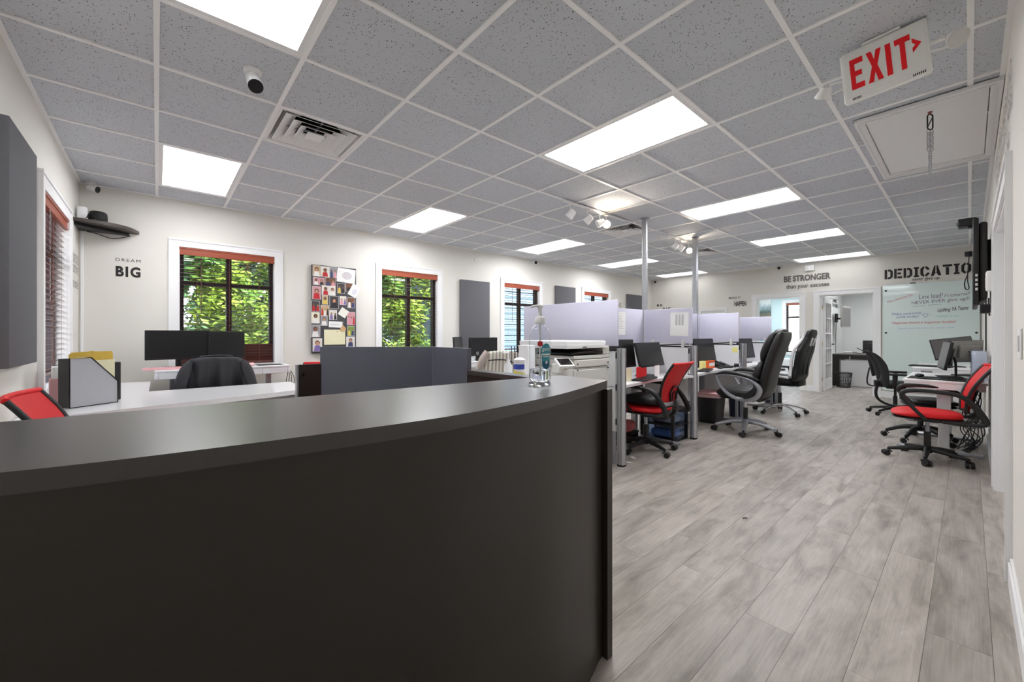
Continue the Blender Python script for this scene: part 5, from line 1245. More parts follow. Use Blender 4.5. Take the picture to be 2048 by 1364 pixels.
MB().sweep([(-0.012, 0, 0.281), (0.004, 0, 0.283), (0.026, 0, 0.281), (0.036, 0, 0.276)], (0, 1, 0), [0.014, 0.02, 0.012, 0.009], [0.008, 0.01, 0.008, 0.006], n=10, smooth=4).build('pump_nozzle', m_white, t, 60).rotation_euler = (0, 0, R(-85))
MB().cyl((0, 0, 0.02), (0, 0, 0.215), 0.003, n=8).build('dip_tube', m_grey, t, 40)
def wrap_poly(poly, r, mat, nm, par, off=0.0):
    # flat outline (arc length, z) bent round the bottle
    mb = MB(); c = len(poly)
    mb.add([((r + off) * math.cos(u / r), (r + off) * math.sin(u / r), z) for u, z in poly], [tuple(range(c))]); return mb.build(nm, mat, par, keep=True)
LA = 0.026     # label centre along the arc (towards the right of the view)
def strip_label(w0, segs, mat, nm, off):
    mb = MB()
    for (za, wa), (zb, wb) in zip(segs, segs[1:]):
        n = 8
        for i in range(n):
            def q(z, w, k): u = LA - w + 2 * w * k / n; return ((rb + off) * math.cos(u / rb), (rb + off) * math.sin(u / rb), z)
            mb.add([q(za, wa, i), q(za, wa, i + 1), q(zb, wb, i + 1), q(zb, wb, i)], [(0, 1, 2, 3)])
    return mb.build(nm, mat, t, keep=True)
strip_label(0, [(0.046, 0.002), (0.052, 0.012), (0.062, 0.017), (0.10, 0.018), (0.118, 0.021), (0.128, 0.019), (0.138, 0.012), (0.142, 0.002)], m_teal, 'label', 0.0006)
strip_label(0, [(0.0475, 0.002), (0.053, 0.011), (0.063, 0.0155), (0.076, 0.016)], M('deep_teal', (36, 104, 140), 0.5), 'label_band', 0.001)
strip_label(0, [(0.098, 0.017), (0.104, 0.017)], m_paper, 'label_stripe', 0.001)
strip_label(0, [(0.092, 0.014), (0.0945, 0.014)], m_paper, 'label_stripe', 0.001)
strip_label(0, [(0.066, 0.001), (0.072, 0.006), (0.078, 0.001)], m_paper, 'label_diamond', 0.0013)
mb = MB()
for (a, b) in ((0.138, 0.0), (0.0, 0.0)): pass
old = LA; LA = 0.002
strip_label(0, [(0.131, 0.006), (0.136, 0.010), (0.148, 0.009), (0.150, 0.004)], M('red_tag', (190, 40, 50), 0.5), 'label_flag', 0.0008)
LA = old
vs, fs = text_mesh('germ', w=0.034, h=0.014, bold=0.01, depth=0.0)
mb = MB(); mb.add([((rb + 0.0014) * math.cos((LA - 0.017 + x) / rb), (rb + 0.0014) * math.sin((LA - 0.017 + x) / rb), 0.110 + y) for x, y, z in vs], fs); mb.build('label_text', m_paper, t, keep=True)

# ------------------------------------------------------------------ window desks
def drawer_desk(label, x0, x1, y0, y1, z, legs):
    t = thing('standing_desk', label, 'desk', (x0, y0, 0), 0)
    L, W = x1 - x0, y1 - y0
    MB().rbox((0, 0, z - 0.022), (L, W, z), 0.006).build('desktop', m_lamg, t, 40)
    MB().rbox((0.0, 0.004, z - 0.09), (0.03, W - 0.02, z - 0.023), 0.008).rbox((L - 0.03, 0.004, z - 0.09), (L, W - 0.02, z - 0.023), 0.008).build('apron', m_lam, t, 40)
    for a, b in ((0.032, L * 0.40), (L * 0.40 + 0.004, L * 0.76), (L * 0.76 + 0.004, L - 0.032)):
        MB().rbox((a, 0.004, z - 0.09), (b, 0.022, z - 0.024), 0.004, 1).build('drawer', m_lam, t, 40)
    for x in legs:
        MB().rbox((x - 0.03, W * 0.5 - 0.045, 0.03), (x + 0.03, W * 0.5 + 0.045, z - 0.35), 0.006, 1).rbox((x - 0.025, W * 0.5 - 0.04, z - 0.36), (x + 0.025, W * 0.5 + 0.04, z - 0.023), 0.006, 1).build('leg', m_silver, t, 40)
        MB().rbox((x - 0.035, 0.03, 0), (x + 0.035, W - 0.03, 0.03), 0.006, 1).build('foot', m_silver, t, 40)
    return t
drawer_desk('white standing desk with drawers below the first window', -0.02, 1.17, 5.24, 5.86, 0.86, (0.14, 1.02))
drawer_desk('white desk under the grey wall panel by the second window', 3.42, 5.0, 5.18, 5.86, 0.78, (0.18, 1.40))
keyboard('pink keyboard at the left of the first window desk', (0.10, 5.36), R(2), 0.860, m_pink, m_pink)
mouse('pink mouse at the right of the first window desk', (0.80, 5.36), R(80), 0.860, m_pink)
t = thing('mouse_pad', 'dark mouse mat at the right of the first window desk', 'mouse mat', (0.98, 5.40, 0.8605), R(0)); MB().rbox((-0.12, -0.10, 0), (0.13, 0.10, 0.003), 0.001, 1).build('mat', m_rubber, t); MB().rbox((-0.115, -0.095, 0.003), (0.125, 0.095, 0.0034), 0.0001, 1).build('mat_surface', m_fabblack, t)
t = thing('printer', 'white printer on the floor under the first window desk', 'printer', (0.72, 5.52, 0), 0); MB().rbox((-0.2, -0.18, 0.30), (0.2, 0.18, 0.52), 0.015).build('printer_body', m_grey, t, 40); MB().rbox((-0.17, -0.19, 0.43), (0.17, -0.178, 0.48), 0.003, 1).build('paper_slot', m_blackg, t); MB().box((-0.19, -0.17, 0.0), (0.19, 0.17, 0.299)).build('printer_stand', m_lam, t)
t = thing('cable', 'loose white and black cables at the right end of the first window desk', 'cable', (1.19, 5.6, 0), 0); mb = MB()
for i in range(4): mb.tube([(0.0, 0.02 * i, 0.80), (0.03 + 0.02 * i, 0.03 * i, 0.74), (0.02 + 0.03 * i, 0.05, 0.60), (0.06 - 0.02 * i, 0.08, 0.42), (0.0 + 0.04 * i, 0.12, 0.2), (0.02, 0.16, 0.01)], 0.004, 5, smooth=5)
mb.build('cord', m_dark, t, 60)
t = thing('tissue_holder', 'clear tissue holder on the second window desk', 'tissue box', (3.72, 5.26, 0.781), R(4)); MB().rbox((-0.11, -0.05, 0), (0.11, 0.05, 0.075), 0.006).build('holder_body', m_bag, t); MB().sweep([(0, 0, 0.06), (-0.01, 0.0, 0.10), (0.02, 0.01, 0.125)], (1, 0, 0), [0.08, 0.07, 0.02], [0.05, 0.04, 0.01], n=10, smooth=3).build('tissue', m_paper, t, 60)
MB().rbox((-0.09, -0.035, 0.004), (0.09, 0.035, 0.058), 0.004, 1).build('tissue_stack', m_paper, t)
t = thing('pen_cup', 'black pen cup beside the tissue holder', 'cup', (3.92, 5.30, 0.781), 0); MB().lathe([(0.03, 0.0), (0.035, 0.1), (0.031, 0.1), (0.027, 0.006)], n=20).build('cup_body', m_black, t, 40); MB().cyl((0.005, 0, 0.01), (0.02, 0.01, 0.15), 0.004, n=8).cyl((-0.005, 0, 0.01), (-0.02, -0.005, 0.145), 0.004, n=8).build('pens', m_grey, t)
phone('black desk phone at the right of the second window desk', (4.62, 5.36), R(20), 0.780)

# ------------------------------------------------------------------ right-hand standing desks
def t_desk(label, x0, x1, y0, y1, z, legs):
    t = thing('standing_desk', label, 'desk', (x0, y0, 0), 0)
    L, W = x1 - x0, y1 - y0
    MB().rbox((0, 0, z - 0.024), (L, W, z), 0.004).build('desktop', m_lam, t, 40)
    MB().box((0.0, 0.012, z - 0.085), (0.02, W - 0.012, z - 0.025)).box((0.02, 0.012, z - 0.085), (L, 0.035, z - 0.025)).box((0.02, W - 0.035, z - 0.085), (L, W - 0.012, z - 0.025)).build('apron', m_lam, t)
    cp = MB().rbox((-0.004, W - 0.20, z - 0.07), (0.0, W - 0.09, z - 0.04), 0.001, 1).build('control_plate', m_silver, t)
    for k in range(3):
        y = W - 0.18 + 0.03 * k
        mb = MB(); mb.add([(-0.0045, y, z - 0.062), (-0.0045, y + 0.012, z - 0.062), (-0.0045, y + 0.006, z - 0.049)], [(0, 1, 2)]); mb.build('button', m_dark, cp)
    for x in legs:
        MB().rbox((x - 0.025, W * 0.5 - 0.04, 0.03), (x + 0.025, W * 0.5 + 0.04, z - 0.2), 0.004, 1).rbox((x - 0.035, W * 0.5 - 0.05, z - 0.32), (x + 0.035, W * 0.5 + 0.05, z - 0.025), 0.004, 1).build('leg', m_lam, t, 40)
        MB().rbox((x - 0.035, 0.02, 0), (x + 0.035, W + 0.06, 0.03), 0.008, 1).build('foot', m_silver, t, 40)
    return t
t_desk('white standing desk by the right wall, behind the red chair', 5.87, 7.02, -0.118, 0.465, 0.75, (0.20, 1.08))
t_desk('white standing desk furthest right, before the whiteboard', 7.86, 9.06, -0.118, 0.53, 0.76, (0.14, 1.05))
keyboard('black keyboard on the near right standing desk', (5.98, 0.12), R(78), 0.750)
mouse('black mouse at the aisle side of the near right standing desk', (6.22, 0.36), R(20), 0.753)
t = thing('desk_mat', 'dark desk mat on the near right standing desk', 'desk mat', (6.10, 0.20, 0.7505), R(88)); MB().rbox((-0.24, -0.26, 0), (0.24, 0.13, 0.002), 0.0008, 1).build('mat', m_rubber, t); D.objects['mouse.003'].location.z = 0.7535
MB().rbox((-0.236, -0.256, 0.002), (0.236, 0.126, 0.0023), 0.0001, 1).build('mat_surface', m_fabblack, t)
for o_ in D.objects:
    if o_.name.startswith('keyboard') and o_.get('label', '').startswith('black keyboard on the near right'): o_.location.z = 0.7535
keyboard('black keyboard on the furthest right standing desk', (8.10, 0.36), R(78), 0.760)
t = thing('paper_pack', 'paper pack in clear plastic wrap by the right wall', 'package', (6.28, -0.066, 0.751), R(2)); MB().rbox((-0.16, -0.045, 0), (0.16, 0.05, 0.29), 0.01).build('pack_body', M('pale_blue_pack', (214, 220, 232), 0.5, var=0.1, scale=14), t, 40); MB().rbox((-0.168, -0.05, 0.0), (0.168, 0.058, 0.31), 0.02).build('pack_wrap', m_bag, t, 40)
MB().tube([(-0.172, 0.0, 0.02), (-0.178, 0.02, 0.09), (-0.176, -0.02, 0.13), (-0.178, 0.02, 0.05), (-0.175, -0.025, 0.06)], 0.009, 6, smooth=6).build('wrap_fold', m_bag, t, 60)
t = thing('cable_bundle', 'tangle of black cables hanging behind the near right desk', 'cable', (6.55, -0.02, 0), 0); rr = random.Random(9); mb = MB()
for i in range(11):
    x = -0.38 + 0.055 * i
    pts = [(x, 0.03 - 0.08 * (i % 2), 0.655)]
    for k in range(4): pts.append((x + rr.uniform(-0.12, 0.12), rr.uniform(-0.07, 0.08), 0.58 - 0.14 * k - rr.uniform(0, 0.05)))
    pts.append((x + rr.uniform(-0.1, 0.1), rr.uniform(-0.05, 0.12), 0.01)); mb.tube(pts, 0.0045, 5, smooth=5)
for i in range(4): mb.tube([(-0.40 + 0.05 * i, 0.02 * i, 0.008), (-0.25 + 0.08 * i, 0.06 - 0.02 * i, 0.008), (-0.1 + 0.07 * i, -0.02, 0.012), (0.05 + 0.06 * i, 0.05, 0.008)], 0.005, 5, smooth=5)
mb.build('cords', m_cable, t, 60)
# ------------------------------------------------------------------ on the walls
def acoustic(label, axis, a, b, z0, z1, th):
    t = thing('acoustic_panel', label, 'wall panel', (0, 0, 0), 0, 'grey fabric acoustic panels')
    if axis == 'w': MB().rbox((a, YW - th, z0), (b, YW - 0.004, z1), 0.006, 2).build('fabric_panel', m_panelgrey, t, 40); MB().box((a + 0.03, YW - 0.004, z0 + 0.03), (b - 0.03, YW - 0.0015, z1 - 0.03)).build('backing', m_dark, t)
    else: MB().rbox((XL + 0.004, a, z0), (XL + th, b, z1), 0.006, 2).build('fabric_panel', m_panelgrey, t, 40); MB().box((XL + 0.0015, a + 0.03, z0 + 0.03), (XL + 0.004, b - 0.03, z1 - 0.03)).build('backing', m_dark, t)
acoustic('large grey acoustic panel on the left wall, cut by the frame', 'l', 3.056, 3.648, 1.052, 2.272, 0.062)
acoustic('tall grey acoustic panel above the second window desk', 'w', 3.995, 4.64, 0.96, 2.18, 0.055)
acoustic('grey acoustic panel between third and fourth windows', 'w', 6.46, 7.11, 1.04, 2.265, 0.055)
acoustic('small looking grey acoustic panel left of the round steel pole', 'w', 9.21, 9.91, 1.04, 2.262, 0.055)

# photo board
BY = YW - 0.052
t = thing('photo_board', 'charcoal canvas board covered with photos between the first two windows', 'pin board', (0, 0, 0))
MB().rbox((1.578, BY, 0.952), (2.172, YW - 0.004, 2.165), 0.006, 2).build('canvas', m_boardgrey, t, 40)
MB().box((1.60, YW - 0.004, 0.98), (2.15, YW - 0.0015, 2.14)).build('backing', m_dark, t)
hairc = [M('hair_dark', (40, 30, 28), 0.7), M('hair_brown', (92, 62, 44), 0.7)]
bgc = {'tan': (196, 170, 134), 'grey': (150, 148, 150), 'pale': (222, 216, 208), 'blue': (120, 140, 178), 'rose': (204, 150, 156), 'brown': (120, 86, 66), 'green': (124, 150, 70), 'dark': (70, 66, 70), 'cream': (230, 226, 200)}
clc = {'white': (232, 230, 228), 'red': (190, 40, 44), 'navy': (58, 66, 110), 'black': (44, 42, 46), 'pink': (220, 150, 165), 'yellow': (222, 196, 90), 'violet': (128, 110, 170)}
bgm = {k: M('print_' + k, v, 0.45, var=0.25, scale=14) for k, v in bgc.items()}
clm = {k: M('print_dress_' + k, v, 0.5, var=0.2, scale=20) for k, v in clc.items()}
PH = [('A', 1.636, 2.081, .102, .150, 'tan', [('white', 0)], 'tan toned photo at the top left of the photo board'),
('B', 1.745, 2.081, .108, .144, 'pale', [('red', 1)], 'pale photo with a leaning figure, second in the top row of the board'),
('C', 1.850, 2.084, .096, .162, 'grey', [('navy', 1), ('pink', 0)], 'greyish group photo, third in the top row of the board'),
('E', 1.661, 1.942, .144, .102, 'rose', [('white', 1), ('black', 0)], 'wide rosy photo of two people, second row left on the board'),
('F', 1.814, 1.947, .139, .120, 'brown', [('navy', 1), ('pink', 0)], 'wide brown group photo, second row middle on the board'),
('G', 1.792, 1.826, .182, .138, 'pale', [('red', 1), ('white', 0)], 'widest photo of two smiling people, upper middle of the board'),
('H', 1.959, 1.865, .106, .140, 'dark', [('yellow', 0), ('black', 1)], 'dark photo of two people under the crayon drawing'),
('I', 2.070, 1.894, .107, .131, 'brown', [('black', 1)], 'brown portrait photo beside the tilted paper card'),
('J', 1.635, 1.782, .112, .177, 'rose', [('red', 0)], 'tall rosy portrait of a person with long hair, board left edge'),
('L', 1.743, 1.691, .076, .126, 'tan', [('yellow', 1)], 'small tan portrait in a yellow top near the board centre left'),
('M', 1.865, 1.662, .126, .180, 'dark', [('black', 0)], 'tall dark photo of a person in a hat at the board centre'),
('N', 1.986, 1.695, .091, .125, 'pale', [('pink', 0), ('violet', 0)], 'pale standing photo right of the board centre'),
('O', 2.099, 1.670, .105, .151, 'brown', [('white', 1), ('navy', 0)], 'brown photo at the right edge, under the tilted card'),
('P', 1.621, 1.599, .105, .142, 'dark', [('red', 1), ('red', 0)], 'photo of people in red at the left edge of the board'),
('Q', 1.741, 1.544, .108, .146, 'tan', [('red', 1), ('white', 0), ('black', 1)], 'tan group photo below the yellow top portrait'),
('R', 1.851, 1.487, .103, .139, 'pale', [('violet', 0), ('black', 1)], 'pale photo of two people left of the blank square note'),
('T', 1.621, 1.440, .105, .154, 'cream', [('white', 1)], 'cream photo of a person in white, lower left of the board'),
('U', 1.732, 1.403, .089, .137, 'grey', [('white', 0)], 'small grey photo above the large yellow sheet'),
('V', 2.099, 1.441, .114, .187, 'rose', [('pink', 0), ('pink', 1), ('red', 0)], 'pink crowd photo at the right edge of the board'),
('X', 1.619, 1.261, .122, .168, 'grey', [('white', 1)], 'photo of a person in a white lettered top, bottom left'),
('Z', 2.095, 1.263, .098, .139, 'green', [('yellow', 0), ('navy', 0)], 'green outdoor photo with a blue top, low right edge'),
('b', 1.645, 1.071, .121, .179, 'pale', [('violet', 0)], 'lowest left pale photo of a standing person in violet'),
('c', 2.091, 1.108, .122, .146, 'pale', [('navy', 0)], 'lowest right pale photo of a standing person')]
def ell(mb, cx, cy, rx, ry, z, n=14): mb.add([(cx + rx * math.cos(2 * PI * i / n), cy + ry * math.sin(2 * PI * i / n), z) for i in range(n)], [tuple(range(n))])
for idx, (k, x, z, w, h, bg, people, lb) in enumerate(PH):
    o = thing('photo', lb, 'photo', (0, 0, 0), 0, 'photos pinned to the charcoal board')
    o.matrix_world = F_win(x - w / 2, z - h / 2, BY - 0.0008)
    MB().box((0, 0, -0.0003), (w, h, 0.0010)).build('photo_paper', m_paper, o)
    MB().box((0.003, 0.003, 0.0010), (w - 0.003, h - 0.003, 0.0013)).build('photo_print', bgm[bg], o)
    n = len(people)
    for q, (cl, sk) in enumerate(people):
        cx = w * (q + 0.5 + (0.05 if n > 1 else 0)) / n; s = min(w / n * 0.9, h * 0.62)
        ty = h * 0.62 - 0.05 * h * (q % 2)
        b = MB(); b.add([(cx - s * 0.42, 0.004, 0.0015), (cx + s * 0.42, 0.004, 0.0015), (cx + s * 0.30, ty - s * 0.26, 0.0015), (cx - s * 0.30, ty - s * 0.26, 0.0015)], [(0, 1, 2, 3)]); b.build('printed_clothes', clm[cl], o, keep=True)
        b = MB(); ell(b, cx, min(ty + s * 0.05, h - s * 0.32), s * 0.27, s * 0.30, 0.0017); b.build('printed_hair', hairc[(idx + q) % 2], o, keep=True)
        b = MB(); ell(b, cx, min(ty, h - s * 0.36), s * 0.19, s * 0.23, 0.0019); b.build('printed_face', m_skin[sk], o, keep=True)
# notes and drawings on the board
def card(name, label, cat, x, z, w, h, rot, mat, y=BY - 0.0022):
    o = thing(name, label, cat, (0, 0, 0)); o.matrix_world = F_win(x, z, y) @ Matrix.Rotation(R(rot), 4, 'Z')
    MB().box((-w / 2, -h / 2, -0.0006), (w / 2, h / 2, 0.0006)).build('sheet', mat, o); return o
o = card('drawing', 'white sheet with a round crayon drawing at the board top right', 'drawing', 2.030, 2.052, 0.255, 0.20, -4, m_paper)
b = MB(); ell(b, 0.01, 0.0, 0.07, 0.055, 0.0008, 20); b.build('crayon_shape', M('crayon_grey', (206, 200, 204), 0.9, var=0.2, scale=60), o, keep=True)
b = MB()
for i in range(14): ell(b, rnd.uniform(-0.1, 0.1), rnd.uniform(-0.08, 0.08), 0.004, 0.003, 0.001, 8)
b.build('crayon_dots', m_tan, o, keep=True)
o = card('drawing', 'white sketch card tilted over the right edge of the board', 'drawing', 2.143, 1.845, 0.125, 0.175, -27, m_paper, BY - 0.004)
b = MB(); ell(b, 0.01, -0.01, 0.035, 0.05, 0.0008, 16); b.build('pencil_shape', M('pencil_grey', (214, 214, 220), 0.9), o, keep=True)
o = card('note', 'blank cream square note tilted at the board centre right', 'note', 1.992, 1.522, 0.115, 0.115, -32, M('ivory_note', (236, 234, 226), 0.8)); MB().cyl((0, 0.045, 0.0006), (0, 0.045, 0.006), 0.005, n=10).build('pin', m_tan, o)
o = card('note', 'narrow white strip of paper low on the board', 'note', 1.885, 1.353, 0.185, 0.085, -2, m_paper); MB().box((-0.07, -0.005, 0.0006), (0.05, 0.0, 0.0008)).build('pencil_line', m_print, o)
o = card('note', 'large pale yellow sheet low on the board', 'note', 1.873, 1.175, 0.285, 0.21, 0, M('pale_yellow_sheet', (232, 228, 192), 0.85, var=0.06, scale=8)); MB().cyl((0.03, 0.08, 0.0006), (0.03, 0.08, 0.008), 0.007, n=10).build('pin', m_tan, o)
o = thing('wooden_tag', 'small wooden house tag hanging by a string on the board', 'ornament', (0, 0, 0)); o.matrix_world = F_win(1.985, 1.30, BY - 0.006)
MB().prism([(-0.035, -0.04), (0.035, -0.04), (0.04, 0.0), (0.0, 0.045), (-0.04, 0.0)], -0.002, 0.003).build('tag_body', M('light_wood', (204, 164, 118), 0.6, var=0.15, scale=20), o); MB().tube([(0, 0.04, 0), (0.004, 0.075, 0), (0, 0.11, 0)], 0.0012, 5).tube([(0, -0.04, 0), (-0.002, -0.08, 0)], 0.0012, 5).build('string', m_tan, o)

# lettering on the walls
def decal(label, lines, name='wall_lettering'):
    # lines: (T, text, w, h, bold, material)
    t = thing(name, label, 'lettering', (0, 0, 0))
    for (T, txt, w, h, bold, mat, *rest) in lines:
        vs, fs = text_mesh(txt, w=w, h=h, bold=bold, **(rest[0] if rest else {}))
        if h < 0.03 or txt.islower():
            mb = MB(); mb.T = T; mb.add(vs, fs); mb.build('lettering_line', mat, t, keep=True); continue
        par = list(range(len(vs)))
        def find(i):
            while par[i] != i: par[i] = par[par[i]]; i = par[i]
            return i
        for f in fs:
            for q in f[1:]: par[find(q)] = find(f[0])
        isl = {}
        for f in fs: isl.setdefault(find(f[0]), []).append(f)
        for fl in isl.values():
            ids = sorted({q for f in fl for q in f}); mp = {q: i for i, q in enumerate(ids)}
            mb = MB(); mb.T = T; mb.add([vs[q] for q in ids], [[mp[q] for q in f] for f in fl]); mb.build('letter', mat, t, keep=True)
    return t
decal('thin and bold black lettering DREAM BIG right of the corner shelf', [(F_win(-0.328, 1.990), 'DREAM', 0.193, 0.032, 0.0, m_ink, dict(space=1.25)), (F_win(-0.328, 1.826), 'BIG', 0.193, 0.114, 0.045, m_ink, dict(space=1.2))])
decal('black lettering BE STRONGER than your excuses between the two doorways', [(F_far(2.735, 2.367), 'BE STRONGER', 0.83, 0.135, 0.04, m_ink2), (F_far(2.69, 2.195), 'than your excuses', 0.76, 0.115, 0.004, m_ink)])
decal('grey lettering MAKE IT HAPPEN left of the doorways', [(F_far(3.89, 2.07), 'MAKE IT', 0.27, 0.05, 0.01, m_ink2), (F_far(3.76, 1.89), 'HAPPEN', 0.26, 0.115, 0.03, m_ink)])
decal('black lettering BE BIG half hidden between the steel poles', [(F_far(5.78, 1.985), 'BE', 0.16, 0.06, 0.03, m_ink, dict(space=1.4)), (F_far(5.60, 1.84), 'BIG', 0.22, 0.11, 0.03, m_ink, dict(space=1.4))])
decal('grey lettering BELIEVE half hidden by the large lavender screen', [(F_win(8.56, 1.90), 'BELIEVE', 0.44, 0.115, 0.0, m_ink2)])
decal('faint grey lettering on the left wall by the corner', [(F_left(5.42, 1.90), 'CHOOSE TO BE', 0.46, 0.085, 0.0, m_ink2), (F_left(5.46, 1.80), 'POSITIVE', 0.40, 0.075, 0.0, m_ink2), (F_left(5.42, 1.66), 'and smile', 0.45, 0.10, 0.0, m_ink2, dict(shear=0.4))])
decal('rows of small black lettering over the right wall doorway', [(F_right(4.95, 2.47), 'WORK HARD AND BE KIND', 1.85, 0.10, 0.0, m_ink2, dict(space=1.2)), (F_right(4.85, 2.33), 'DREAM BIG AND DO MORE', 1.75, 0.10, 0.0, m_ink2, dict(space=1.2)), (F_right(4.70, 2.19), 'EVERY SINGLE DAY', 1.45, 0.09, 0.0, m_ink2, dict(space=1.2))])
decal('black stencil lettering high on the left wall of the far office', [(frame((12.2, 2.265, 2.02), (1, 0, 0), UP, (0, -1, 0)), 'WORK HARD', 1.0, 0.09, 0.02, m_ink), (frame((12.6, 2.265, 1.90), (1, 0, 0), UP, (0, -1, 0)), 'STAY HUMBLE', 0.7, 0.09, 0.02, m_ink)])
# DEDICATION in stencil capitals, letter by letter
t = thing('wall_lettering', 'large black stencil lettering DEDICATION never give up above the whiteboard', 'lettering', (0, 0, 0))
ST = {   # strokes on a 10 x 14 grid, with stencil gaps
 'D': [[(0, 0), (3, 0), (3, 14), (0, 14)], [(4, 0), (7, 0), (10, 3), (10, 11), (7, 14), (4, 14), (4, 11.2), (6, 11.2), (7, 10), (7, 4), (6, 2.8), (4, 2.8)]],
 'E': [[(0, 0), (3, 0), (3, 14), (0, 14)], [(4, 11.2), (9.5, 11.2), (9.5, 14), (4, 14)], [(4, 5.8), (8, 5.8), (8, 8.4), (4, 8.4)], [(4, 0), (9.5, 0), (9.5, 2.8), (4, 2.8)]],
 'I': [[(0, 0), (6, 0), (6, 2.4), (4.6, 2.4), (4.6, 11.6), (6, 11.6), (6, 14), (0, 14), (0, 11.6), (1.4, 11.6), (1.4, 2.4), (0, 2.4)]],
 'C': [[(4.4, 14), (3, 14), (0, 11), (0, 3), (3, 0), (4.4, 0), (4.4, 2.8), (4, 2.8), (3, 4), (3, 10), (4, 11.2), (4.4, 11.2)], [(5.4, 14), (7, 14), (10, 11), (10, 9), (7, 9), (7, 10), (6, 11.2), (5.4, 11.2)], [(5.4, 0), (7, 0), (10, 3), (10, 5), (7, 5), (7, 4), (6, 2.8), (5.4, 2.8)]],
 'A': [[(0, 0), (3.2, 0), (3.9, 3), (4.9, 3), (4.9, 5.6), (4.4, 5.6), (4.9, 8.4), (4.9, 14), (3.6, 14)], [(11, 0), (7.8, 0), (7.1, 3), (6.1, 3), (6.1, 5.6), (6.6, 5.6), (6.1, 8.4), (6.1, 14), (7.4, 14)]],
 'T': [[(3.4, 0), (6.6, 0), (6.6, 10.4), (3.4, 10.4)], [(0, 11.2), (0, 14), (10, 14), (10, 11.2)]],
 'O': [[(4.5, 14), (3, 14), (0, 11), (0, 3), (3, 0), (4.5, 0), (4.5, 2.8), (4, 2.8), (3, 4), (3, 10), (4, 11.2), (4.5, 11.2)], [(5.5, 14), (7, 14), (10, 11), (10, 3), (7, 0), (5.5, 0), (5.5, 2.8), (6, 2.8), (7, 4), (7, 10), (6, 11.2), (5.5, 11.2)]],
 'N': [[(0, 0), (3, 0), (3, 14), (0, 14)], [(7.5, 0), (10.5, 0), (10.5, 14), (7.5, 14)], [(3.6, 13.6), (3.6, 8.4), (6.9, 0.4), (6.9, 5.6)]]}
WID = {'D': 10, 'E': 9.5, 'I': 6, 'C': 10, 'A': 11, 'T': 10, 'O': 10, 'N': 10.5}
x = 0; word = 'DEDICATION'; tot = sum(WID[c] for c in word) + 1.7 * 9; sc_ = 1.238 / tot; T0 = F_far(1.077, 2.268)
for c in word:
    mb = MB(); mb.T = T0
    for poly in ST[c]:
        n = len(poly); mb.add([((x + px) * sc_, py / 14 * 0.182, 0.001) for px, py in poly], [tuple(range(n))])
    mb.build('letter', m_ink, t, keep=True); x += WID[c] + 1.7
mb = MB(); put_text(mb, F_far(0.70, 2.185), 'never give up.', w=0.36, h=0.07, bold=0.006); mb.build('lettering_line', m_ink, t, keep=True)

# glass whiteboard with handwriting
t = thing('glass_whiteboard', 'pale green glass whiteboard with coloured handwriting on the far wall', 'whiteboard', (0, 0, 0))
GBX = XR - 0.03
MB().rbox((GBX, -0.118, 0.142), (GBX + 0.006, 1.10, 2.152), 0.002, 1).build('glass_sheet', m_gboard, t)
for y in (1.056, -0.08):
    for z in (2.043, 1.242, 0.40): MB().cyl((GBX - 0.012, y, z), (XR - 0.0015, y, z), 0.017, n=18).build('standoff', m_dark, t, 40)
def ink(c): return M('marker_ink', c, 0.5)
i_pur, i_blk, i_blu, i_red, i_cya, i_lbl, i_pnk = ink((120, 104, 128)), ink((44, 44, 50)), ink((104, 124, 178)), ink((196, 96, 108)), ink((96, 190, 192)), ink((150, 178, 212)), ink((206, 132, 142))
def hand(txt, y, z, w, h, mat, tilt=0.0, shear=0.15, bold=0.0):
    mb = MB(); put_text(mb, F_far(y, z, GBX) @ Matrix.Rotation(R(tilt), 4, 'Z'), txt, w=w, h=h, bold=bold, shear=shear); mb.build('handwriting', mat, t, keep=True)
hand('Linx lead!', 0.609, 1.853, 0.30, 0.085, i_pur, 3); hand("it's tomorrow!!", 0.29, 1.872, 0.30, 0.06, i_pur, 3)
hand('NEVER EVER give up!!', 0.704, 1.745, 0.71, 0.075, i_pur, 3.5, 0.05)
mb = MB(); mb.T = F_far(0.704, 1.725, GBX) @ Matrix.Rotation(R(3), 4, 'Z'); mb.box((0, 0, 0), (0.17, 0.005, 0.0008)); mb.box((0.21, 0.002, 0), (0.38, 0.007, 0.0008)); mb.build('underline', i_pur, t)
hand('Uplifting YA Teams', 0.373, 1.590, 0.37, 0.085, i_blk, 5, 0.45, 0.012)
hand('Make someone', 0.973, 1.570, 0.39, 0.05, i_blu, 2); hand('smile today!', 0.912, 1.500, 0.30, 0.06, i_blu, 2)
mb = MB(); mb.T = F_far(0.53, 1.562, GBX); hp = [(0.036 * math.sin(a) ** 3, 0.0026 * (13 * math.cos(a) - 5 * math.cos(2 * a) - 2 * math.cos(3 * a) - math.cos(4 * a))) for a in [2 * PI * i / 28 for i in range(28)]]
mb.tube([(x_, y_, 0.001) for x_, y_ in hp], 0.0025, 5, closed=True); mb.build('heart_mark', i_blu, t)
hand("'Happiness shared is happiness doubled'", 0.973, 1.395, 0.82, 0.055, i_red, 0.6, 0.05, 0.008)
hand('I believe in you', 0.394, 1.515, 0.27, 0.036, i_cya, 1); hand('Spend it with the ones who matter most', 0.892, 1.305, 0.72, 0.032, i_lbl, 0.8)
hand('Have awesome fun', 1.03, 1.805, 0.36, 0.05, i_pnk, 20)
o = thing('marker', 'black marker lying on top edge of the whiteboard', 'marker', (GBX + 0.004, 0.69, 2.153), PI / 2); MB().cyl((-0.035, 0, 0.008), (0.035, 0, 0.008), 0.008, n=12).build('marker_body', m_black, o, 40); MB().cyl((0.035, 0, 0.008), (0.045, 0, 0.008), 0.006, n=12).build('marker_cap', m_dark, o)

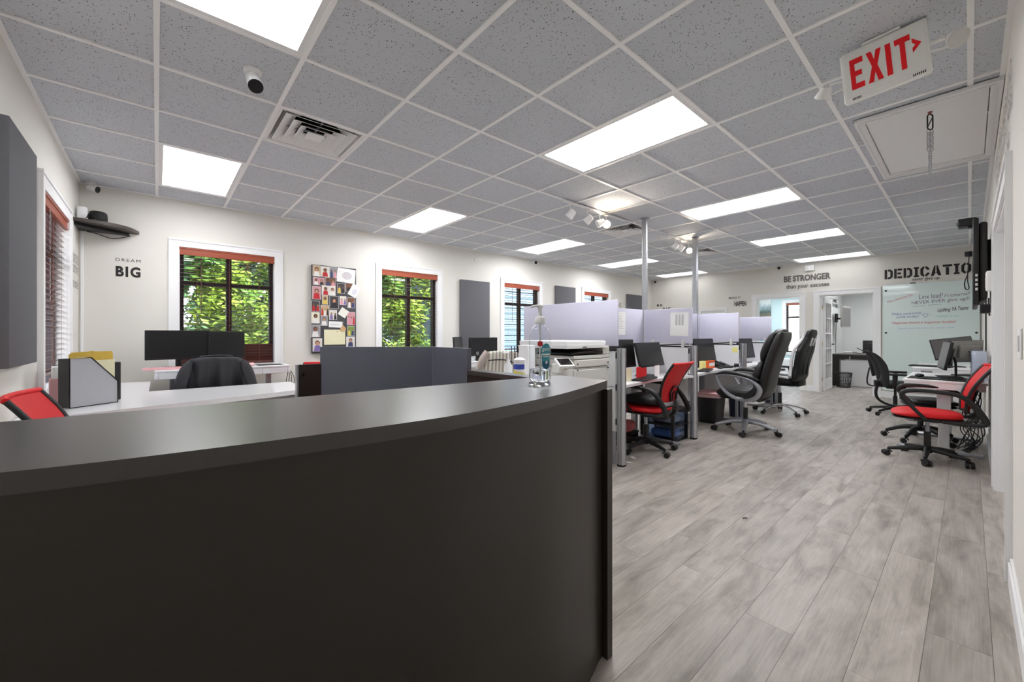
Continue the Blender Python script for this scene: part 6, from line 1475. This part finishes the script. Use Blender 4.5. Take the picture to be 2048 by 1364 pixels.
# corner shelf with speaker
t = thing('corner_shelf', 'dark curved corner shelf high in the left corner', 'shelf', (XL, YW, 2.325)); n = 14
arc = [(0.45 * f + 0.09 * math.sin(PI * f), -0.36 * (1 - f) - 0.09 * math.sin(PI * f)) for f in [i / n for i in range(n + 1)]]
MB().prism([(0, 0)] + arc, -0.03, 0.0).build('shelf_board', M('dark_wood_shelf', (70, 62, 58), 0.35, var=0.2, scale=10, stretch=(12, 1, 1)), t, 30)
MB().prism([(0, 0), (0, -0.30), (0.37, 0)], -0.06, -0.031).build('shelf_bracket', m_dark, t)
MB().tube([(0.06, -0.02, -0.066), (0.12, -0.03, -0.075), (0.24, -0.03, -0.11), (0.33, -0.04, -0.085), (0.38, -0.03, -0.06)], 0.004, 6, smooth=5).build('hanging_cord', m_cable, t, 60)
t = thing('smart_speaker', 'black round speaker on the corner shelf', 'speaker', (-0.445, 5.79, 2.3255)); MB().lathe([(0.055, 0), (0.068, 0.01), (0.070, 0.06), (0.066, 0.105), (0.055, 0.115), (0.0, 0.116)], n=28, cap=False).build('speaker_body', m_fabblack, t, 50); MB().lathe([(0.056, 0.1155), (0.052, 0.119), (0.0, 0.119)], n=28, cap=False).build('speaker_top', m_blackg, t)
t = thing('router', 'white device with black cable left on the corner shelf', 'device', (-0.545, 5.70, 2.3255)); MB().rbox((-0.035, -0.03, 0), (0.035, 0.03, 0.13), 0.012).build('device_body', m_white, t, 40); MB().tube([(0.03, -0.03, 0.02), (0.05, -0.06, 0.06), (0.07, -0.03, 0.09), (0.09, 0.0, 0.03), (0.06, -0.05, 0.004)], 0.004, 6, smooth=5).build('device_cable', m_cable, t, 60)
t = thing('cable_raceway', 'thin white cable cover running down the corner below the shelf', 'cable cover', (-0.571, YW, 0)); MB().rbox((-0.012, -0.014, 0.75), (0.012, 0, 2.26), 0.003, 1).build('cover_strip', m_white, t); MB().rbox((-0.016, -0.018, 0.72), (0.016, 0, 0.75), 0.003, 1).build('cover_end', m_white, t)

# small wall fittings
t = thing('wall_sensor', 'small white sensor box high between second and third windows', 'sensor', (4.387, YW, 2.575)); MB().rbox((-0.06, -0.03, -0.025), (0.06, 0, 0.025), 0.008).build('sensor_body', m_white, t, 40); MB().rbox((-0.03, -0.033, -0.012), (0.03, -0.029, 0.012), 0.002, 1).build('sensor_lens', m_grey, t)
t = thing('emergency_light', 'white emergency light box high on the far wall', 'emergency light', (XR, 2.26, 2.63)); MB().rbox((-0.06, -0.085, -0.06), (0, 0.085, 0.06), 0.012).build('light_body', m_white, t, 40)
for s in (-1, 1): MB().cyl((-0.06, s * 0.045, 0.0), (-0.068, s * 0.045, 0.0), 0.026, n=18).build('light_lens', m_grey, t)
t = thing('light_switch', 'white light switch plate on the right wall edge', 'light switch', (2.64, YB, 1.18)); MB().rbox((-0.058, 0, -0.062), (0.058, 0.007, 0.062), 0.003, 1).build('switch_plate', m_white, t); MB().rbox((-0.034, 0.007, -0.033), (-0.004, 0.011, 0.033), 0.002, 1).rbox((0.004, 0.007, -0.033), (0.034, 0.011, 0.033), 0.002, 1).build('switch_rocker', m_grey, t)
t = thing('air_freshener', 'white plug-in device on the right wall below the television', 'device', (5.22, YB, 1.66)); MB().rbox((-0.045, 0, -0.085), (0.045, 0.05, 0.085), 0.015).build('device_body', m_white, t, 40); MB().box((-0.03, 0.05, -0.05), (0.03, 0.052, 0.03)).build('device_grille', m_grey, t)
t = thing('wall_outlet', 'steel outlet plate low on the right wall behind the desk cables', 'outlet', (5.62, YB, 0.42)); MB().rbox((-0.04, 0, -0.06), (0.04, 0.006, 0.06), 0.002, 1).build('outlet_plate', m_silver, t); MB().rbox((-0.018, 0.006, -0.035), (0.018, 0.009, 0.035), 0.002, 1).build('outlet_sockets', m_grey, t)
def bullet_cam(label, loc, aim, mount, s=1.0):
    t = thing('security_camera', label, 'security camera', loc, 0, None)
    m = Vector(mount).normalized(); a = Vector(aim).normalized(); q = m * 0.055 * s
    MB().cyl((0, 0, 0), m * 0.012 * s, 0.042 * s, 0.040 * s, n=24).build('camera_base', m_white, t, 40)
    MB().cyl(m * 0.012 * s, q, 0.014 * s, n=14).build('camera_neck', m_white, t, 40)
    MB().cyl(q - a * 0.035 * s, q + a * 0.045 * s, 0.030 * s, 0.036 * s, n=24).build('camera_body', m_white, t, 40)
    MB().cyl(q + a * 0.0455 * s, q + a * 0.050 * s, 0.034 * s, n=24).build('camera_face', m_blackg, t, 40)
    MB().cyl(q + a * 0.0505 * s, q + a * 0.053 * s, 0.013 * s, n=16).build('camera_lens', m_screen, t)
bullet_cam('white round ceiling camera with black lens nearest the front', (0.416, 2.751, H + 0.004), (0.10, -0.62, -0.78), (0.06, -0.12, -1), 1.15)
bullet_cam('white camera in the left corner above the shelf', (-0.50, 5.86, H - 0.003), (0.95, -0.45, -0.28), (0.2, -0.2, -1), 0.95)
bullet_cam('white camera with black lens high on the window wall', (5.83, YW, 2.685), (-0.5, -0.9, -0.25), (0, -1, 0.1), 0.9)
bullet_cam('white camera high on the far wall left of the BE STRONGER lettering', (XR, 2.83, 2.70), (-0.9, -0.5, -0.3), (-1, 0, 0), 0.9)
bullet_cam('white camera in the far left corner behind the steel pole', (XR, 5.84, 2.68), (-0.8, -0.7, -0.3), (-1, -0.4, 0), 0.9)
t = thing('smoke_detector', 'white smoke detector on the ceiling near the far wall', 'smoke detector', (9.33, 2.80, H + 0.004)); MB().lathe([(0.10, 0), (0.10, -0.025), (0.08, -0.045), (0.0, -0.048)], n=28, cap=False).build('detector_body', m_white, t, 50); MB().lathe([(0.05, -0.047), (0.045, -0.056), (0.0, -0.057)], n=20, cap=False).build('detector_vent', m_grey, t)

# television on the right wall
t = thing('television', 'black television mounted on the right wall, seen edge on', 'television', (5.36, -0.02, 0))
MB().rbox((0, -0.035, 1.478), (1.18, 0.0, 2.234), 0.008).build('tv_bezel', m_black, t, 40)
MB().box((0.02, 0.0, 1.52), (1.16, 0.001, 2.215)).build('tv_screen', m_blackg, t)
MB().rbox((0.03, -0.085, 1.52), (1.15, -0.036, 2.20), 0.02).build('tv_back', M('tv_back_black', (38, 37, 38), 0.5), t, 40)
for z in (1.60, 1.64, 1.68, 1.72): MB().rbox((-0.002, -0.028, z), (0.001, -0.014, z + 0.022), 0.0005, 1).build('tv_port', m_grey, t)
MB().box((0.45, -0.118, 1.65), (0.75, -0.086, 2.10)).build('wall_bracket', m_dark, t)
MB().tube([(0.05, -0.09, 1.53), (0.02, -0.09, 1.44), (0.06, -0.095, 1.38), (0.10, -0.09, 1.45), (0.10, -0.09, 1.53)], 0.005, 6, smooth=5).build('tv_cord', m_cable, t, 60)
MB().rbox((0.0, -0.10, 1.40), (0.16, -0.04, 1.478), 0.008).build('tv_speaker', m_dark, t)
e_ = D.objects.new('remote_sensor', None); C.objects.link(e_); e_.parent = t; e_.location = (0.59, 0.002, 2.0); MB().rbox((-0.05, 0, -0.022), (0.05, 0.05, 0.022), 0.006).build('sensor_body', m_black, e_, 40); MB().tube([(0.0, 0.03, -0.2), (0.02, 0.05, -0.28), (0.05, 0.04, -0.34), (0.02, 0.02, -0.33), (0.0, 0.03, -0.24), (0.0, 0.02, -0.022)], 0.004, 6, smooth=5).build('sensor_cord', m_cable, e_, 60)
t = thing('webcam_bar', 'black camera bar on top of the television', 'camera', (5.86, -0.01, 2.236)); MB().rbox((-0.09, -0.035, 0.012), (0.09, 0.085, 0.085), 0.01).build('camera_body', m_black, t, 40); MB().rbox((-0.05, -0.03, 0.0), (0.05, 0.02, 0.0115), 0.003, 1).build('camera_clip', m_dark, t); MB().cyl((0.0, 0.085, 0.05), (0.0, 0.092, 0.05), 0.02, n=18).build('camera_lens', m_blackg, t)
t = thing('cable', 'black cables running down the right wall from the television', 'cable', (7.25, YB + 0.012, 0)); MB().tube([(0, 0, 1.75), (0.02, 0, 1.3), (-0.02, 0, 1.0), (0.0, 0, 0.78)], 0.007, 6, smooth=4).tube([(0.12, 0, 1.70), (0.10, 0, 1.3), (0.13, 0, 0.8)], 0.005, 6, smooth=4).build('cord', m_cable, t, 60)

# exit sign with two emergency heads
EX = Matrix.Translation((2.780, 0.291, 2.60)) @ Matrix.Rotation(R(-90.5), 4, 'Z') @ Matrix.Rotation(R(7.5), 4, 'X') @ Matrix.Rotation(R(-4.0), 4, 'Y')
t = thing('exit_sign', 'white exit sign with red letters and two lamp heads', 'exit sign', (0, 0, 0)); t.matrix_world = EX
w, h = 0.333, 0.262
MB().rbox((-w / 2, 0.0, -h / 2), (w / 2, 0.045, h / 2), 0.012).build('sign_body', m_exitwhite, t, 40)
MB().rbox((-w / 2 + 0.012, -0.002, -h / 2 + 0.03), (w / 2 - 0.012, 0.0, h / 2 - 0.012), 0.001, 1).build('sign_face', m_exitwhite, t)
LET = {'E': [[(0, 0), (10, 0), (10, 3.2), (3.6, 3.2), (3.6, 7.6), (8.6, 7.6), (8.6, 10.6), (3.6, 10.6), (3.6, 14.8), (10, 14.8), (10, 18), (0, 18)]],
       'X': [[(0, 0), (3.8, 0), (5.5, 5.6), (7.2, 0), (11, 0), (7.5, 9.2), (11, 18), (7.2, 18), (5.5, 12.8), (3.8, 18), (0, 18), (3.5, 9.2)]],
       'I': [[(0, 0), (3.8, 0), (3.8, 18), (0, 18)]], 'T': [[(3.4, 0), (7.0, 0), (7.0, 14.8), (10.4, 14.8), (10.4, 18), (0, 18), (0, 14.8), (3.4, 14.8)]],
       '>': [[(0, 3), (6, 7), (0, 11), (0, 8.4), (2.2, 7), (0, 5.6)]]}
x = -0.128; k = 0.155 / 18
TF = frame((0, -0.0025, 0), (1, 0, 0), (0, 0, 1), (0, -1, 0))
for c, wd in (('E', 10), ('X', 11), ('I', 3.8), ('T', 10.4), ('>', 6)):
    mb = MB(); mb.T = TF
    for poly in LET[c]:
        kx = k * 0.62; mb.prism([(x + px * kx, -0.072 + py * k + (0.035 if c == '>' else 0)) for px, py in poly], 0.0, 0.0012)
    mb.build('letter' if c != '>' else 'chevron', m_exitred, t); x += wd * k * 0.62 + (0.014 if c != 'T' else 0.006)
for sx_, w_ in ((-0.13, 0.035), (0.10, 0.045)):
    mb = MB(); put_text(mb, frame((sx_, -0.0008, -h / 2 + 0.008), (1, 0, 0), (0, 0, 1), (0, -1, 0)), 'lllllll', w=w_, h=0.011, bold=0.02); mb.build('small_print', m_ink, t, keep=True)
MB().rbox((-0.075, 0.0, h / 2), (0.075, 0.06, h / 2 + 0.016), 0.008).build('canopy', m_exitwhite, t, 40)
for s in (-1, 1):
    e = D.objects.new('lamp_head', None); C.objects.link(e); e.parent = t; e.location = (s * (w / 2), 0.02, -0.015)
    MB().tube([(0, 0, 0.018), (s * 0.05, 0.0, 0.028), (s * 0.062, 0, 0.0), (s * 0.05, 0, -0.028), (0, 0, -0.018)], 0.006, 8).build('yoke', m_exitwhite, e, 50)
    hp_ = MB(); ax_ = Vector((s * 0.35, -0.55 if s > 0 else 0.3, -0.55)).normalized(); p0 = Vector((s * 0.078, 0, 0.004))
    hp_.cyl(p0 - ax_ * 0.022, p0 + ax_ * 0.03, 0.022, 0.042, n=20).build('head_shell', m_exitwhite, e, 40)
    MB().cyl(p0 + ax_ * 0.0305, p0 + ax_ * 0.034, 0.039, n=20).build('head_lens', m_grey, e)
    MB().cyl(p0 - Vector((s * 0.03, 0, 0)), p0 - Vector((s * 0.012, 0, 0)), 0.014, n=14).build('knuckle', m_exitwhite, e, 40)

# attic hatch with chain
t = thing('attic_hatch', 'white framed attic hatch panel in the ceiling at right', 'hatch', (0, 0, 0))
hx0, hx1, hy0, hy1 = 3.738, 5.306, YB + 0.004, 0.548
def ringbox(mb, x0, x1, y0, y1, wx, wy, z0, z1):
    mb.box((x0, y0, z0), (x0 + wx, y1, z1)); mb.box((x1 - wx, y0, z0), (x1, y1, z1)); mb.box((x0 + wx, y0, z0), (x1 - wx, y0 + wy, z1)); mb.box((x0 + wx, y1 - wy, z0), (x1 - wx, y1, z1))
mb = MB(); ringbox(mb, hx0, hx1, hy0, hy1, 0.09, 0.05, H - 0.016, H - 0.003); ringbox(mb, hx0, hx1, hy0, hy1, 0.025, 0.016, H - 0.024, H - 0.016); ringbox(mb, hx0 + 0.05, hx1 - 0.05, hy0 + 0.03, hy1 - 0.03, 0.025, 0.014, H - 0.021, H - 0.016); mb.build('hatch_frame', m_white, t)
MB().box((hx0 + 0.094, hy0 + 0.055, H - 0.010), (hx1 - 0.094, hy1 - 0.055, H - 0.004)).build('hatch_door', m_white, t)
c = thing('pull_chain', 'steel chain hanging from a carabiner under the attic hatch', 'chain', (3.955, 0.177, H - 0.010))
MB().cyl((0, 0, 0), (0, 0, -0.006), 0.012, n=14).tube([(0.008 * math.cos(a), 0, -0.012 + 0.008 * math.sin(a)) for a in [2 * PI * i / 10 for i in range(10)]], 0.0022, 6, closed=True).build('hook_eye', M('red_hook', (150, 60, 60), 0.4), c, 50)
cb = [(0.019 * math.cos(a), 0, -0.068 + (0.034 if math.sin(a) > 0 else -0.034) + 0.019 * math.sin(a)) for a in [2 * PI * i / 20 for i in range(20)]]
sd = Matrix.Rotation(R(-40), 3, 'Z')
mb = MB(); mb.tube([tuple(sd @ Vector(p)) for p in cb], 0.0042, 6, closed=True); mb.tube([tuple(sd @ Vector(p)) for p in ((-0.017, 0, -0.104), (0.017, 0, -0.036))], 0.003, 6); mb.build('carabiner', m_dark, c, 50)
lk = None
for i in range(24):
    if i < 14: col, row = i % 2, i // 2
    else: col, row = 0.5, 7 + (i - 14) * 0.75
    z = -0.135 - row * 0.0195; off = (col - 0.5) * 0.022
    p = tuple(sd @ Vector((off, 0, z))); rz = R(-40 + (0 if (i // 2) % 2 == 0 else 75))
    if lk is None:
        lk = MB().tube([(0.0115 * math.cos(a), 0, 0.0165 * math.sin(a)) for a in [2 * PI * q / 12 for q in range(12)]], 0.0021, 6, closed=True).build('chain_link', m_silver, c, 50); lk.location = p; lk.rotation_euler = (0, 0, rz)
    else: again(lk, p, c, (0, 0, rz))

# track lights
def track(label, x0, x1, y, heads, lit):
    t = thing('track_light', label, 'track light', (x0, y, H - 0.003), 0, None)
    MB().rbox((0, -0.017, -0.02), (x1 - x0, 0.017, 0), 0.003, 1).build('track_rail', m_white, t)
    MB().rbox(((x1 - x0) * 0.35, -0.03, -0.036), ((x1 - x0) * 0.50, 0.03, -0.021), 0.004, 1).build('power_feed', m_white, t)
    for i, (hx, aim) in enumerate(heads):
        e = D.objects.new('spot_head', None); C.objects.link(e); e.parent = t; e.location = (hx - x0, 0, -0.02)
        MB().rbox((-0.03, -0.014, -0.016), (0.03, 0.014, 0), 0.003, 1).tube([(0, 0, -0.01), (0, 0.0, -0.06), (0.015, 0, -0.09)], 0.005, 6, smooth=3).build('spot_arm', m_white, e, 50)
        a = Vector(aim).normalized(); p = Vector((0.015, 0, -0.12))
        MB().cyl(p - a * 0.05, p + a * 0.045, 0.036, 0.05, n=20).build('spot_shade', m_white, e, 40)
        MB().cyl(p + a * 0.0455, p + a * 0.049, 0.038, n=20).build('spot_bulb', m_bulb if i in lit else m_grey, e)
        if i in lit:
            ld = D.lights.new('spot_lamp', 'SPOT'); ld.energy = 16 if lit[i] else 6; ld.spot_size = R(150); ld.spot_blend = 0.6; ld.shadow_soft_size = 0.03; ld.color = (1, 0.88, 0.72)
            lo = D.objects.new('spot_lamp', ld); C.objects.link(lo); lo.parent = e; lo.location = p + a * 0.06; lo.rotation_euler = a.to_track_quat('-Z', 'Y').to_euler()
    return t
track('white ceiling track light with one blazing head, nearer of the two', 3.43, 4.72, 3.03, [(3.56, (-0.3, 0.5, -0.7)), (3.88, (-0.2, 0.7, -0.6)), (4.12, (-0.5, 0.4, -0.3)), (4.25, (-0.80, -0.55, -0.12))], {3: True})
track('white ceiling track light beside the right steel pole', 5.88, 6.98, 3.06, [(6.10, (-0.3, 0.5, -0.7)), (6.30, (-0.2, 0.6, -0.6)), (6.58, (-0.8, -0.5, -0.3))], {2: False})

# ------------------------------------------------------------------ things in the far office and side room
t = thing('office_desk', 'dark topped desk with white front panel in the far office', 'desk', (12.0, 0.62, 0)); MB().rbox((0, 0, 0.70), (0.75, 1.56, 0.745), 0.006, 1).build('desktop', m_esp, t); MB().box((0.06, 0.06, 0.02), (0.08, 1.38, 0.60)).build('front_panel', m_lam, t); MB().box((0.04, 1.40, 0), (0.70, 1.54, 0.699)).build('side_panel', m_esp, t); MB().box((0.04, 0.02, 0), (0.70, 0.055, 0.699)).build('side_panel', m_esp, t)
MB().box((0.02, 0.3, 0.61), (0.03, 1.3, 0.63)).box((0.02, 0.4, 0.63), (0.03, 0.42, 0.70)).box((0.02, 1.2, 0.63), (0.03, 1.22, 0.70)).build('pull_rail', m_silver, t); MB().box((0.03, 0.055, 0.62), (0.06, 1.40, 0.699)).build('apron', m_esp, t)
monitor('black monitor seen from behind on the far office desk', (12.25, 1.38), R(100), 0.50, 0.30, 0.92, 0.746, tilt=-4)
t = thing('wire_bin', 'black mesh waste bin by the far office desk', 'waste bin', (11.78, 1.90, 0)); mb = MB()
for i in range(26):
    a = 2 * PI * i / 26; mb.tube([(0.115 * math.cos(a), 0.115 * math.sin(a), 0.006), (0.15 * math.cos(a + .2), 0.15 * math.sin(a + .2), 0.33)], 0.003, 4); mb.tube([(0.115 * math.cos(a), 0.115 * math.sin(a), 0.006), (0.15 * math.cos(a - .2), 0.15 * math.sin(a - .2), 0.33)], 0.003, 4)
for z in (0.08, 0.16, 0.24): mb.tube([((0.116 + 0.105 * z) * math.cos(2 * PI * i / 24), (0.116 + 0.105 * z) * math.sin(2 * PI * i / 24), z) for i in range(24)], 0.003, 4, closed=True)
mb.build('bin_mesh', m_dark, t); MB().tube([(0.15 * math.cos(2 * PI * i / 24), 0.15 * math.sin(2 * PI * i / 24), 0.33) for i in range(24)], 0.008, 6, closed=True).cyl((0, 0, 0), (0, 0, 0.008), 0.118, n=24).build('bin_rim', m_dark, t, 40)
t = thing('wall_television', 'small black television on a swing arm in the far office', 'television', (12.75, 2.02, 1.63), R(80)); MB().rbox((-0.02, -0.24, -0.24), (0.02, 0.24, 0.26), 0.006).build('tv_panel', m_steelgrey, t, 40); MB().box((-0.022, -0.23, -0.22), (-0.02, 0.23, 0.24)).build('tv_screen', m_sheenscreen, t); MB().rbox((0.02, -0.02, -0.05), (0.18, 0.02, -0.01), 0.006, 1).rbox((0.17, -0.06, -0.12), (0.20, 0.06, 0.10), 0.006, 1).build('swing_arm', m_black, t); MB().tube([(0.19, 0.0, -0.12), (0.2, 0.0, -0.5), (0.2, 0.0, -0.88)], 0.005, 5).build('tv_cord', m_cable, t)
t = thing('cable', 'looped black cables on the far office desk', 'cable', (12.2, 1.72, 0.752)); mb = MB()
for i in range(4): mb.tube([(0.06 * math.cos(a) + 0.05 * i, 0.10 * math.sin(a) * (1 + .2 * i) - 0.1 * i, 0.006 + 0.05 * (1 + math.sin(a)) * (i % 2 + .4)) for a in [2 * PI * q / 12 for q in range(12)]], 0.005, 5, closed=True)
mb.build('cord', m_cable, t, 60)
t = thing('desk_tray', 'white box on the far office desk by the cables', 'box', (12.35, 1.92, 0.746)); MB().rbox((-0.10, -0.08, 0), (0.10, 0.08, 0.055), 0.006).build('box_body', m_grey, t, 40); MB().rbox((-0.08, -0.06, 0.055), (0.08, 0.06, 0.06), 0.002, 1).build('box_lid', m_grey, t)
t = thing('wall_picture', 'landscape canvas picture in the pale blue room', 'picture', (0, 0, 0)); t.matrix_world = F_far(4.22, 1.725, 13.498)
mp_ = D.materials.new('painted_landscape'); mp_.use_nodes = True; nt_ = mp_.node_tree; b_ = nt_.nodes['Principled BSDF']; tc_ = nt_.nodes.new('ShaderNodeTexCoord'); sx_ = nt_.nodes.new('ShaderNodeSeparateXYZ'); nz_ = nt_.nodes.new('ShaderNodeTexNoise'); nz_.inputs['Scale'].default_value = 14; ma_ = nt_.nodes.new('ShaderNodeMath'); ma_.operation = 'MULTIPLY_ADD'; ma_.inputs[1].default_value = 0.22; cr_ = nt_.nodes.new('ShaderNodeValToRGB')
nt_.links.new(tc_.outputs['Object'], sx_.inputs[0]); nt_.links.new(tc_.outputs['Object'], nz_.inputs['Vector']); nt_.links.new(nz_.outputs['Fac'], ma_.inputs[0]); nt_.links.new(sx_.outputs[1], ma_.inputs[2]); nt_.links.new(ma_.outputs[0], cr_.inputs[0]); nt_.links.new(cr_.outputs[0], b_.inputs['Base Color'])
els = cr_.color_ramp.elements; els[0].position = 0.12; els[0].color = lin((120, 110, 96)); els[1].position = 0.52; els[1].color = lin((226, 230, 230)); q_ = els.new(0.24); q_.color = lin((70, 92, 84)); q_ = els.new(0.38); q_.color = lin((150, 170, 178))
MB().rbox((0, 0, 0), (0.38, 0.53, 0.03), 0.003, 1).build('canvas', mp_, t); MB().box((0.01, 0.01, -0.001), (0.37, 0.52, 0.0)).build('backing', m_dark, t)
t = thing('storage_chest', 'small white cabinet below the window of the pale blue room', 'cabinet', (13.0, 3.2, 0)); MB().rbox((-0.2, -0.3, 0.04), (0.2, 0.3, 0.55), 0.006, 1).build('cabinet_body', m_lam, t); MB().rbox((-0.215, -0.28, 0.06), (-0.2, -0.004, 0.53), 0.003, 1).build('door', m_lam, t); MB().rbox((-0.215, 0.004, 0.06), (-0.2, 0.28, 0.53), 0.003, 1).build('door', m_lam, t); MB().box((-0.18, -0.28, 0), (0.18, 0.28, 0.04)).build('plinth', m_dark, t)

# unseen lamp panels added to brighten the two far rooms
for nm, loc in (('ceiling_lamp_office', (12.4, 1.3, 2.40)), ('ceiling_lamp_side_room', (12.1, 3.6, 2.40))):
    o = thing('ceiling_lamp', 'lamp panel on the ceiling of the far office' if 'office' in nm else 'lamp panel on the ceiling of the pale blue room', 'ceiling light', loc)
    MB().box((-0.6, -0.3, 0.0), (0.6, 0.3, 0.018)).build('lamp_frame', m_white, o); MB().box((-0.58, -0.28, -0.004), (0.58, 0.28, -0.0005)).build('diffuser', m_lamp_on, o)
bpy.context.view_layer.update()
